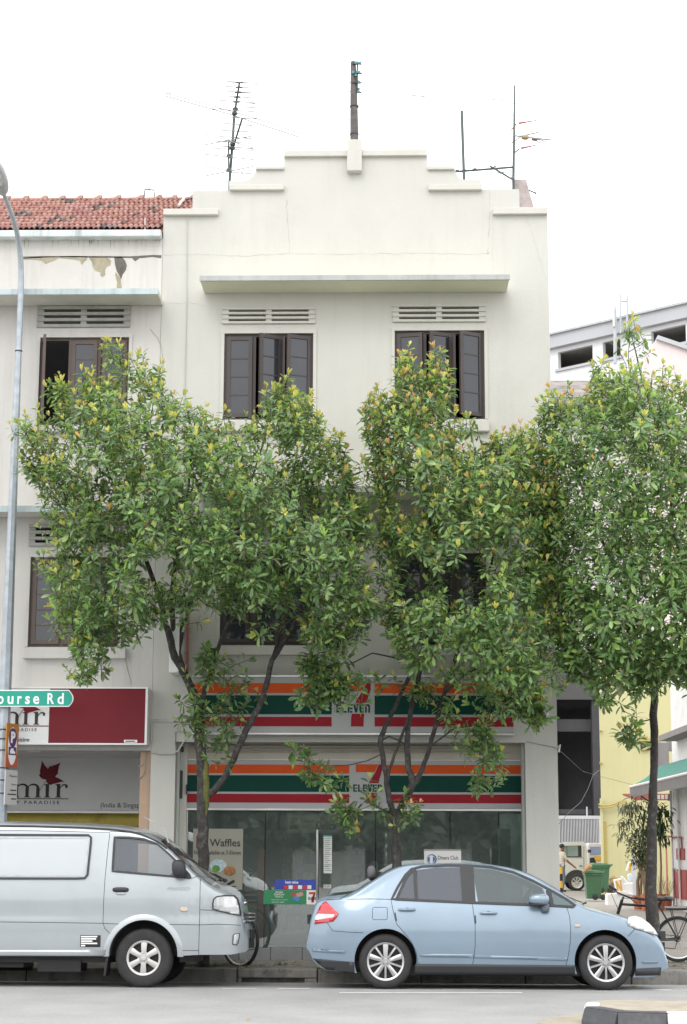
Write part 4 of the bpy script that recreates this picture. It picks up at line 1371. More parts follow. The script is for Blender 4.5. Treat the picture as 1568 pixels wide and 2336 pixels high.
def make_cluster(seed, tip):
    """leafy twig end along +Z: old leaves splay, young ones stand up. tip: colour of the young leaves"""
    rr = random.Random(seed)
    V, Fc, Mi = [], [], []
    n_old, n_new = rr.randint(9, 13), rr.randint(4, 6)
    stem = rr.uniform(0.12, 0.22)
    ga = 2.39996
    k = 0
    for i in range(n_old + n_new):
        young = i >= n_old
        if young:
            j = i - n_old
            L = rr.uniform(0.070, 0.100) * (1 - 0.05 * j)
            W = L * rr.uniform(0.33, 0.42)
            el = R(rr.uniform(54, 82))
            base = stem + 0.004 * j
            mi = tip if rr.random() < 0.8 else 2
            dr = rr.uniform(-0.05, 0.15)
        else:
            L = rr.uniform(0.070, 0.132)
            W = L * rr.uniform(0.33, 0.42)
            f = i / n_old
            el = R(-26 + 58 * f + rr.uniform(-24, 22))
            base = stem * (0.12 + 0.85 * f)
            mi = rr.choice((0, 0, 1, 1, 1, 2)) if rr.random() > 0.10 else 5
            dr = rr.uniform(0.08, 0.34)
        vs, fs = leaf_geo(L, W, dr, rr.uniform(0.15, 0.4))
        az = ga * i + rr.uniform(-0.7, 0.7)
        M = Matrix.Translation((0, 0, base)) @ Matrix.Rotation(az, 4, 'Z') @ Matrix.Rotation(-el, 4, 'Y') @ Matrix.Translation((0.012, 0, 0)) @ Matrix.Rotation(rr.uniform(-.35, .35), 4, 'X')
        Mn = np.array(M)
        vv = vs @ Mn[:3, :3].T + Mn[:3, 3]
        o = len(V)
        V += [tuple(p) for p in vv]
        Fc += [tuple(q + o for q in f_) for f_ in fs]
        Mi += [mi] * len(fs)
    # twig end
    o = len(V)
    for z_ in (-0.03, stem):
        for a_ in (0, 2.094, 4.189):
            V.append((0.0035 * math.cos(a_), 0.0035 * math.sin(a_), z_))
    for j in range(3):
        Fc.append((o + j, o + (j + 1) % 3, o + 3 + (j + 1) % 3, o + 3 + j)); Mi.append(6)
    return np.array(V), Fc, Mi

CL = {}
for tip in (1, 2, 3, 4):
    CL[tip] = []
    for i in range(12):
        V, Fc, Mi = make_cluster(100 * tip + i, tip)
        me = bpy.data.meshes.new('leaf_cluster')
        me.from_pydata(V.tolist(), [], Fc)
        for m in LEAFM + [M_TWIG]: me.materials.append(m)
        me.polygons.foreach_set('material_index', Mi)
        me.update()
        npl = np.zeros((len(Fc), 4), dtype=np.int64)
        ln = np.array([len(f) for f in Fc])
        CL[tip].append((me, V, Fc, np.array(Mi), ln))

def inside(poly, x, y):
    c = False
    n = len(poly)
    for i in range(n):
        x1, y1 = poly[i]; x2, y2 = poly[(i + 1) % n]
        if (y1 > y) != (y2 > y) and x < (x2 - x1) * (y - y1) / (y2 - y1) + x1:
            c = not c
    return c
def edge_dist(poly, x, y):
    d = 1e9
    n = len(poly)
    for i in range(n):
        x1, y1 = poly[i]; x2, y2 = poly[(i + 1) % n]
        L2 = (x2 - x1) ** 2 + (y2 - y1) ** 2
        t = max(0, min(1, ((x - x1) * (x2 - x1) + (y - y1) * (y2 - y1)) / L2)) if L2 else 0
        d = min(d, math.hypot(x - x1 - t * (x2 - x1), y - y1 - t * (y2 - y1)))
    return d
def vnoise(x, y, z, seed):
    """smooth blobby value noise from a few sines"""
    return (math.sin(x * 2.1 + seed) * math.sin(y * 2.3 + seed * 1.7) + math.sin(z * 2.6 + seed * .6 + x * 1.1) * math.sin(y * 1.7 - z * 1.3 + seed * 2.2)
            + 0.6 * math.sin(x * 5.1 + z * 4.3 + seed * 3.1))

BACK = F - 0.70
def grow_tree(label, base, limbs, polys, n_clusters, seed, tipmix, y_mid, depth, gap=0.55, moss=None, holes=(), density=None):
    """limbs: list of (points, radii) - first is the trunk; polys: crown outlines (photo outline carried to the tree's own distance);
    crown depth runs forward over the road and back to the house"""
    rr = random.Random(seed)
    root = thing('street_tree', label, 'tree', base, 'street trees in front of the shophouses')
    for k, (pts, rad) in enumerate(limbs):
        m = MB()
        pp, ra = [], []
        for i in range(len(pts) - 1):
            for j in range(3):
                t = j / 3
                p = Vector(pts[i]).lerp(Vector(pts[i + 1]), t)
                rv = rad[i] + (rad[i + 1] - rad[i]) * t
                wob = rv * 0.22
                pp.append(p + Vector((rr.uniform(-wob, wob), rr.uniform(-wob, wob), 0)))
                ra.append(rv * rr.uniform(0.93, 1.08))
        pp.append(Vector(pts[-1])); ra.append(rad[-1])
        m.tube(pp, ra, 10 if k == 0 else 8)
        m.build('trunk' if k == 0 else 'branch', M_BARK, root, smooth=70)
    if moss:
        m = MB()
        pts, rad = moss
        m.tube(pts, rad, 8)
        m.build('moss', M_BARKM, root, smooth=70)
    # crown points
    pts = []
    for poly, share, yc, dp, in polys:
        us = [p[0] for p in poly] + [min(p[0] for p in poly) - 18, max(p[0] for p in poly) + 18]; vs_ = [p[1] for p in poly] + [min(p[1] for p in poly) - 18]
        want = int(n_clusters * share)
        tries = 0
        got = 0
        while got < want and tries < want * 60:
            tries += 1
            u, v = rr.uniform(min(us), max(us)), rr.uniform(min(vs_), max(vs_))
            ed = edge_dist(poly, u, v)
            if not inside(poly, u, v):
                if ed > (20 if seed == 3 else 9) or rr.random() > 0.16: continue
                ed = 6
            elif ed < 4: continue
            if any(inside(h, u, v) for h in holes) and rr.random() < 0.93: continue
            th = dp * min(1.0, math.sqrt(max(ed - 5, 1) / 150.0))
            q = rr.random()
            y = yc - th + 2 * th * (q ** 1.25)
            y = min(y, BACK - rr.random() * 0.25)
            p = P(u, v, y)
            nz = vnoise(p.x, p.y * 1.3, p.z, seed)
            lim = -gap if ed > 40 else -gap * 0.2
            if nz < lim and rr.random() < 0.92: continue
            pts.append((p, ed, (y - (yc - th)) / max(2 * th, 1e-3), u, v, poly))
            got += 1
    # twigs: every cluster hangs on the nearest wood already grown
    nodes = []
    for k, (lp, lr) in enumerate(limbs):
        for i in range(len(lp) - 1):
            if k == 0 and i < len(lp) - 2: continue
            n = max(2, int((Vector(lp[i + 1]) - Vector(lp[i])).length / 0.18))
            for j in range(n + 1):
                nodes.append(Vector(lp[i]).lerp(Vector(lp[i + 1]), j / n))
    arr = np.zeros((len(nodes) + len(pts) * 3 + 10, 3))
    arr[:len(nodes)] = [tuple(n) for n in nodes]
    cnt = len(nodes)
    n_limb = cnt
    thick = {}
    order = sorted(range(len(pts)), key=lambda i: float(np.min(np.sum((arr[:n_limb] - np.array(pts[i][0])) ** 2, axis=1))))
    tw = MB()
    dirs = {}
    for i in order:
        p = pts[i][0]
        tgt = np.array(p)
        dd = np.sum((arr[:cnt] - tgt) ** 2, axis=1)
        dd = dd + np.maximum(0, arr[:cnt, 2] - tgt[2] + 0.05) * 0.35        # prefer wood from below
        j = int(np.argmin(dd))
        a = Vector(arr[j])
        seg = p - a
        L = seg.length
        mid = a.lerp(p, 0.55) + Vector((rr.uniform(-.05, .05), rr.uniform(-.05, .05), -0.10 * L + rr.uniform(-.02, .03)))
        r0 = 0.0055 + 0.0045 * min(L, 1.2)
        tw.tube([a, mid, p], [r0, r0 * .75, 0.0035], 3, caps=False)
        dirs[i] = (p - mid).normalized() if (p - mid).length > 1e-4 else Vector((0, 0, 1))
        arr[cnt] = tuple(mid); cnt += 1
        arr[cnt] = tuple(p); cnt += 1
    tw.build('twigs', M_TWIG, root, kind='stuff')
    # leaf clusters
    cx = sum(p[0].x for p in pts) / len(pts)
    zs_ = [p[0].z for p in pts]
    zmin, zmax = min(zs_), max(zs_)
    inst = []
    for i, (p, ed, dep, u, v, poly) in enumerate(pts):
        yc = y_mid
        outw = Vector(((p.x - cx) * 0.35, (p.y - yc) * 0.9, (p.z - (zmin + zmax) / 2) * 0.25))
        dr = dirs[i] * 0.55 + Vector((0, 0, 0.75)) + outw * 0.45 + Vector((rr.gauss(0, .32), rr.gauss(0, .32), rr.gauss(0, .22)))
        if ed < 45 and p.z > zmin + (zmax - zmin) * .6: dr += Vector((0, 0, 0.6))
        dr.normalize()
        hgt = (p.z - zmin) / (zmax - zmin)
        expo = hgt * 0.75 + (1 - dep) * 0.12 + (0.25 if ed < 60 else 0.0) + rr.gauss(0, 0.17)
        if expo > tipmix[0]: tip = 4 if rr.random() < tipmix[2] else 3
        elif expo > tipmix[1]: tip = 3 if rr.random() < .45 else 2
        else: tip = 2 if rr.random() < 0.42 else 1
        sc = rr.choice((rr.uniform(0.62, 0.95), rr.uniform(0.85, 1.22))) * (1.0 if hgt > 0.35 else 1.12)
        zq = Vector((0, 0, 1)).rotation_difference(dr).to_matrix() @ Matrix.Rotation(rr.uniform(0, 6.28), 3, 'Z')
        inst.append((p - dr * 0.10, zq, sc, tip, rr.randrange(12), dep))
    # the 300 that show largest (front of the crown) stay single pieces; the rest is one mass
    front = sorted(range(len(inst)), key=lambda i: inst[i][0].y)
    singles = set(front[:300])
    off = Vector(base)
    for i in front[:300]:
        p, q_, sc, tip, kk, dep = inst[i]
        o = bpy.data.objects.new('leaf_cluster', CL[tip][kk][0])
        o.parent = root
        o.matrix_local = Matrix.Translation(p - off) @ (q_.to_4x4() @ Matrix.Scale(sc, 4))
        COL.objects.link(o)
    Vs, LI, LS, MI = [], [], [], []
    vo = 0
    for i in front[300:]:
        p, q_, sc, tip, kk, dep = inst[i]
        me, V, Fc, Mi, ln = CL[tip][kk]
        A = np.array(q_) * sc
        Vs.append(V @ A.T + np.array(p - off))
        LI.append(np.concatenate([np.array(f) for f in Fc]) + vo)
        LS.append(ln)
        MI.append(Mi)
        vo += len(V)
    if Vs:
        Vs = np.concatenate(Vs); LI = np.concatenate(LI); LS = np.concatenate(LS); MI = np.concatenate(MI)
        me = bpy.data.meshes.new('foliage')
        me.vertices.add(len(Vs)); me.vertices.foreach_set('co', Vs.astype(np.float32).ravel())
        me.loops.add(len(LI)); me.loops.foreach_set('vertex_index', LI.astype(np.int32))
        me.polygons.add(len(LS))
        st_ = np.concatenate([[0], np.cumsum(LS)[:-1]])
        me.polygons.foreach_set('loop_start', st_.astype(np.int32))
        for m in LEAFM + [M_TWIG]: me.materials.append(m)
        me.polygons.foreach_set('material_index', MI.astype(np.int32))
        me.update(calc_edges=True)
        o = link('foliage', me, root)
        o['kind'] = 'stuff'
    return root

YT = 23.03
def LP(pts, y=None, dy=None):
    """limb through photo points; y list gives each point's distance"""
    out = []
    for i, (u, v) in enumerate(pts):
        yy = YT if y is None else (y[i] if hasattr(y, '__len__') else y)
        out.append(P(u, v, yy))
    return out

# --- left tree
zt0 = ZK1 + 0.01
b1 = P(466, 2205, YT); b1.z = zt0
T1 = [
    ([b1] + LP([(464, 1990), (464, 1893), (462, 1810), (458, 1726), (454, 1640), (452, 1616)]), [0.078, 0.072, 0.067, 0.066, 0.069, 0.070, 0.066]),
    (LP([(452, 1616), (436, 1570), (400, 1500), (384, 1445), (372, 1395), (352, 1330), (320, 1240), (280, 1150), (240, 1060)], [YT, YT, YT - .05, YT - .1, YT - .2, YT - .35, YT - .5, YT - .6, YT - .7]), [0.062, 0.056, 0.05, 0.042, 0.036, 0.030, 0.024, 0.018, 0.010]),
    (LP([(455, 1625), (444, 1590), (412, 1510), (396, 1450), (392, 1390), (396, 1320), (410, 1220), (430, 1110), (440, 990)], [YT, YT + .02, YT + .05, YT, YT - .1, YT - .2, YT - .3, YT - .4, YT - .5]), [0.052, 0.046, 0.042, 0.038, 0.034, 0.03, 0.025, 0.018, 0.008]),
    (LP([(406, 1500), (416, 1430), (440, 1360), (480, 1280), (530, 1190), (580, 1080), (610, 980)], [YT, YT, YT - .1, YT - .2, YT - .3, YT - .4, YT - .4]), [0.034, 0.03, 0.028, 0.024, 0.02, 0.015, 0.008]),
    (LP([(459, 1625), (466, 1580), (483, 1520), (505, 1460), (540, 1380), (600, 1290), (660, 1190)], [YT, YT - .05, YT - .1, YT - .2, YT - .35, YT - .5, YT - .6]), [0.036, 0.032, 0.029, 0.025, 0.02, 0.016, 0.008]),
    (LP([(470, 1818), (488, 1803), (513, 1773), (533, 1733), (555, 1680), (576, 1640), (594, 1609), (608, 1560), (622, 1505), (650, 1460), (690, 1390), (730, 1300), (770, 1200)], [YT, YT - .02, YT - .05, YT - .1, YT - .15, YT - .2, YT - .2, YT - .22, YT - .25, YT - .3, YT - .4, YT - .5, YT - .5]), [0.048, 0.046, 0.044, 0.042, 0.040, 0.040, 0.038, 0.036, 0.034, 0.030, 0.024, 0.016, 0.008]),
    (LP([(622, 1505), (640, 1440), (650, 1370), (640, 1280), (660, 1150), (680, 1010)], [YT - .25, YT - .3, YT - .3, YT - .3, YT - .3, YT - .3]), [0.026, 0.022, 0.019, 0.016, 0.012, 0.007]),
]
C1 = [(44, 975), (75, 955), (120, 965), (150, 900), (180, 862), (200, 830), (240, 812), (290, 822), (345, 838), (400, 866), (450, 892), (498, 930), (540, 938), (575, 912), (640, 880), (698, 905), (735, 945), (775, 992), (798, 1060), (822, 1125), (862, 1210), (880, 1300), (868, 1390), (820, 1440), (770, 1480),
      (700, 1470), (660, 1430), (600, 1455), (540, 1420), (480, 1420), (420, 1400), (375, 1375), (335, 1430), (318, 1490), (290, 1470), (250, 1450), (232, 1490), (205, 1560), (175, 1555), (168, 1500), (150, 1450), (132, 1400), (108, 1330), (100, 1290), (135, 1240), (95, 1190), (115, 1150), (60, 1080), (90, 1040), (50, 1010)]
S1 = [(96, 880), (118, 872), (148, 905), (160, 960), (130, 962), (105, 920)]
S2 = [(448, 1490), (520, 1470), (560, 1500), (585, 1560), (560, 1620), (530, 1690), (500, 1740), (470, 1760), (455, 1700), (430, 1650), (412, 1640), (425, 1590), (455, 1560)]
S3 = [(690, 1500), (740, 1480), (800, 1500), (850, 1520), (868, 1560), (835, 1600), (790, 1600), (740, 1612), (690, 1590), (705, 1545)]
H1 = [[(300, 1280), (420, 1250), (440, 1330), (330, 1350)], [(560, 1380), (690, 1385), (700, 1480), (560, 1470)], [(430, 1380), (560, 1400), (560, 1480), (440, 1470)]]
grow_tree('left street tree with broad low crown and a forked trunk behind the van bonnet', tuple(b1), T1,
          [(C1, 0.95, 21.85, 1.15), (S1, 0.006, 22.4, 0.2), (S2, 0.024, YT - .1, 0.35), (S3, 0.036, 22.3, 0.3)], 2350, 3, (0.80, 0.56, 0.12), 21.85, 1.15, gap=0.80, holes=H1,
          moss=([P(u_, v_, YT - .04) for u_, v_ in ((468, 1728), (471, 1745), (469, 1765), (471, 1790), (470, 1812), (472, 1838), (470, 1862))], [0.006, 0.034, 0.042, 0.040, 0.043, 0.032, 0.006]))

# --- middle tree
b2 = P(908, 2205, YT); b2.z = zt0
T2 = [
    ([b2] + LP([(907, 2040), (906, 1940), (906, 1880), (912, 1845)]), [0.066, 0.062, 0.060, 0.060, 0.058]),
    (LP([(903, 1880), (891, 1827), (885, 1800), (880, 1762), (870, 1710), (868, 1688), (878, 1660), (888, 1643), (912, 1590), (938, 1535), (945, 1460), (930, 1380), (900, 1280), (890, 1160)], [YT] * 8 + [YT - .1, YT - .15, YT - .2, YT - .3, YT - .4, YT - .4]), [0.042, 0.038, 0.036, 0.034, 0.032, 0.032, 0.030, 0.028, 0.026, 0.024, 0.02, 0.016, 0.012, 0.007]),
    (LP([(912, 1850), (930, 1815), (942, 1788), (933, 1755), (928, 1708), (931, 1660), (940, 1612), (950, 1575), (960, 1528), (975, 1450), (985, 1350), (985, 1240), (975, 1100), (960, 960)], [YT] * 7 + [YT - .05, YT - .1, YT - .15, YT - .2, YT - .25, YT - .3, YT - .3]), [0.044, 0.044, 0.046, 0.038, 0.036, 0.034, 0.034, 0.033, 0.032, 0.028, 0.024, 0.018, 0.013, 0.006]),
    (LP([(944, 1790), (951, 1782), (963, 1758), (978, 1715), (989, 1672), (1003, 1620), (1014, 1582), (1040, 1500), (1080, 1400), (1120, 1290), (1150, 1180), (1170, 1060)], [YT, YT, YT, YT - .03, YT - .06, YT - .1, YT - .15, YT - .25, YT - .3, YT - .3, YT - .3, YT - .3]), [0.036, 0.034, 0.032, 0.030, 0.029, 0.028, 0.027, 0.024, 0.02, 0.016, 0.012, 0.006]),
    (LP([(884, 1790), (888, 1758), (905, 1710), (927, 1654), (948, 1590)], YT - .03), [0.018, 0.020, 0.019, 0.018, 0.015]),
    (LP([(870, 1690), (888, 1680), (912, 1690), (926, 1700)], YT), [0.012, 0.010, 0.010, 0.010]),
    (LP([(1014, 1582), (1060, 1540), (1130, 1500), (1200, 1490), (1260, 1520)], [YT - .15, YT - .3, YT - .5, YT - .7, YT - .8]), [0.02, 0.017, 0.014, 0.011, 0.006]),
    (LP([(985, 1700), (1040, 1660), (1100, 1655), (1130, 1690)], [YT - .06, YT - .15, YT - .2, YT - .25]), [0.012, 0.010, 0.008, 0.005]),
    (LP([(960, 1528), (900, 1500), (850, 1490), (790, 1520)], [YT - .1, YT - .2, YT - .3, YT - .4]), [0.016, 0.012, 0.009, 0.006]),
    (LP([(872, 1720), (840, 1735), (800, 1745), (760, 1748)], [YT, YT - .1, YT - .2, YT - .25]), [0.008, 0.007, 0.006, 0.005]),
    (LP([(900, 1860), (880, 1850), (850, 1835), (838, 1800)], [YT, YT - .1, YT - .15, YT - .2]), [0.012, 0.009, 0.007, 0.004]),
    (LP([(1000, 1330), (1060, 1360), (1120, 1400), (1190, 1460)], [YT - .25, YT - .4, YT - .6, YT - .8]), [0.015, 0.012, 0.010, 0.006]),
]
C2 = [(822, 948), (850, 895), (880, 915), (908, 885), (908, 815), (920, 795), (940, 835), (962, 862), (985, 805), (1006, 805), (1020, 865), (1046, 905), (1080, 930), (1094, 970), (1130, 985), (1180, 940), (1225, 960), (1262, 1040), (1285, 1150), (1292, 1260), (1300, 1360), (1300, 1450), (1310, 1540), (1280, 1600),
      (1240, 1620), (1200, 1660), (1150, 1640), (1090, 1600), (1040, 1560), (960, 1530), (900, 1480), (880, 1400), (880, 1300), (868, 1200), (850, 1100), (840, 1020)]
D2 = [[(872, 1565), (930, 1548), (985, 1550), (1000, 1590), (960, 1620), (900, 1625), (870, 1600)], [(1000, 1590), (1040, 1600), (1065, 1650), (1040, 1690), (1005, 1670)], [(1055, 1640), (1110, 1650), (1160, 1700), (1165, 1740), (1120, 1770), (1075, 1735), (1050, 1690)],
      [(1075, 1765), (1110, 1745), (1150, 1780), (1135, 1815), (1098, 1828), (1074, 1800)], [(680, 1720), (740, 1708), (800, 1740), (800, 1790), (745, 1812), (695, 1775)], [(820, 1760), (855, 1750), (865, 1830), (850, 1880), (800, 1900), (768, 1865), (800, 1830)], [(862, 1825), (905, 1800), (945, 1840), (930, 1905), (890, 1890), (862, 1865)]]
grow_tree('middle street tree of thin upright stems with orange young leaves behind the blue car', tuple(b2), T2,
          [(C2, 0.93, 21.95, 1.05), ([(1000, 1545), (1100, 1500), (1210, 1490), (1295, 1560), (1240, 1650), (1170, 1680), (1090, 1620)], 0.042, 22.3, 0.45), ([(1060, 1640), (1120, 1640), (1160, 1690), (1130, 1750), (1080, 1740)], 0.008, 22.7, 0.15)] + [(d, sh, yy, 0.18) for d, sh, yy in zip(D2, (0.008, 0.005, 0.009, 0.005, 0.008, 0.008, 0.006), (22.9, 22.9, 22.7, 22.75, 22.8, 22.85, 22.95))], 1750, 5, (0.68, 0.46, 0.55), 21.95, 1.05, gap=0.70,
          holes=[[(905, 1260), (985, 1250), (990, 1370), (910, 1390)], [(1000, 1300), (1090, 1240), (1110, 1380), (1010, 1400)], [(915, 1110), (950, 1110), (960, 1190), (905, 1190)]])

# --- right tree
b3 = P(1484, 2110, 23.25); b3.z = zt0
Y3 = 23.25
T3 = [
    ([b3] + LP([(1487, 2060), (1489, 1950), (1490, 1844), (1491, 1750), (1492, 1668), (1493, 1560), (1500, 1450), (1512, 1340)], Y3), [0.095, 0.084, 0.068, 0.058, 0.054, 0.052, 0.050, 0.045, 0.038]),
    (LP([(1512, 1340), (1530, 1240), (1535, 1130), (1510, 1000), (1470, 880), (1440, 760)], [Y3, Y3 - .1, Y3 - .2, Y3 - .3, Y3 - .4, Y3 - .4]), [0.044, 0.036, 0.028, 0.022, 0.015, 0.006]),
    (LP([(1498, 1480), (1460, 1400), (1410, 1310), (1360, 1200), (1320, 1090), (1300, 980)], [Y3, Y3 - .1, Y3 - .2, Y3 - .3, Y3 - .4, Y3 - .5]), [0.034, 0.029, 0.024, 0.018, 0.013, 0.006]),
    (LP([(1494, 1540), (1440, 1500), (1380, 1470), (1320, 1450)], [Y3, Y3 - .2, Y3 - .5, Y3 - .7]), [0.026, 0.021, 0.015, 0.008]),
    (LP([(1505, 1420), (1570, 1330), (1630, 1220), (1660, 1100)], [Y3, Y3 - .1, Y3 - .2, Y3 - .3]), [0.034, 0.027, 0.019, 0.008]),
    (LP([(1493, 1560), (1560, 1500), (1640, 1460), (1700, 1420)], [Y3, Y3 - .3, Y3 - .6, Y3 - .8]), [0.026, 0.021, 0.015, 0.007]),
    (LP([(1492, 1640), (1470, 1645), (1445, 1650), (1430, 1668)], [Y3, Y3 - .1, Y3 - .15, Y3 - .2]), [0.010, 0.008, 0.006, 0.004]),
]
C3 = [(1235, 915), (1265, 900), (1290, 868), (1320, 880), (1350, 850), (1374, 800), (1396, 815), (1410, 760), (1434, 728), (1460, 780), (1494, 812), (1530, 850), (1560, 870), (1600, 900), (1660, 960), (1720, 1080), (1760, 1250), (1760, 1420), (1700, 1540), (1600, 1590), (1560, 1560), (1520, 1560), (1470, 1600), (1420, 1580), (1380, 1620), (1340, 1560), (1290, 1540), (1262, 1440),
      (1240, 1340), (1225, 1200), (1215, 1100), (1215, 1000)]
S31 = [(1412, 1640), (1440, 1615), (1478, 1625), (1492, 1655), (1470, 1690), (1430, 1700), (1412, 1675)]
S32 = [(1378, 1600), (1400, 1585), (1425, 1600), (1405, 1630), (1382, 1625)]
grow_tree('right street tree with tall dark green crown and single straight trunk beside the bicycle', tuple(b3), T3,
          [(C3, 0.99, 22.0, 1.15), (S31, 0.006, Y3 - .2, 0.15), (S32, 0.002, Y3 - .3, 0.1)], 2350, 8, (0.90, 0.64, 0.2), 22.0, 1.15, gap=0.85)
# ------------------------------------------------------------------ vehicles
M_CARBLUE = pmat('pale_blue_car_paint', (0.215, 0.288, 0.365), 0.30, 0.25, var=0.05, vs=1.6, coat=0.7, dirt=(0.30, 0.31, 0.32), dirt_amt=0.22, dirt_scale=2.2)
M_VANSIL = pmat('silver_van_paint', (0.345, 0.375, 0.398), 0.32, 0.3, var=0.05, vs=1.4, coat=0.8, dirt=(0.27, 0.27, 0.265), dirt_amt=0.3, dirt_scale=2.0)
M_TRIMBLK = pmat('black_body_trim', (0.020, 0.021, 0.024), 0.5, var=0.1)
M_CABIN = pmat('dark_cabin_trim', (0.055, 0.055, 0.06), 0.85)
M_SEAT = pmat('grey_seat_cloth', (0.12, 0.12, 0.13), 0.9)
M_CARGLASS = glass_mat('car_glass', (0.50, 0.60, 0.58), 1.5, 1.7, (0.12, 0.165, 0.178), 0.28)
M_CARTINT = glass_mat('tinted_car_glass', (0.20, 0.22, 0.27), 1.5, 1.7, (0.075, 0.085, 0.115), 0.55)
M_WSCREEN = pmat('windscreen_dark', (0.035, 0.035, 0.034), 0.05, spec=0.6)
M_ALLOY = pmat('alloy_rim', (0.47, 0.47, 0.48), 0.30, 0.75, var=0.05)
M_ALLOYW = pmat('painted_rim', (0.50, 0.49, 0.475), 0.40, 0.35, var=0.06)
M_REDL = pmat('tail_lamp_red', (0.50, 0.012, 0.020), 0.12, spec=0.7, coat=0.6)
M_CLEAR = pmat('lamp_clear', (0.50, 0.52, 0.53), 0.10, 0.3, spec=0.8, var=0.16, vs=9, coat=0.8)
M_AMBER = pmat('lamp_amber_clear', (0.55, 0.45, 0.36), 0.2)
M_CHROME = pmat('chrome', (0.7, 0.7, 0.72), 0.12, 1.0)
M_PLATE = pmat('number_plate_black', (0.012, 0.012, 0.013), 0.4)
M_GAP = pmat('panel_gap_dark', (0.035, 0.04, 0.045), 0.8)

def smooth1(x, k):
    if k <= 0: return x
    n = int(3 * k) + 1
    ker = np.exp(-0.5 * (np.arange(-n, n + 1) / k) ** 2); ker /= ker.sum()
    xp = np.concatenate([2 * x[0] - x[n:0:-1], x, 2 * x[-1] - x[-2:-n - 2:-1]])
    return np.convolve(xp, ker, 'valid')

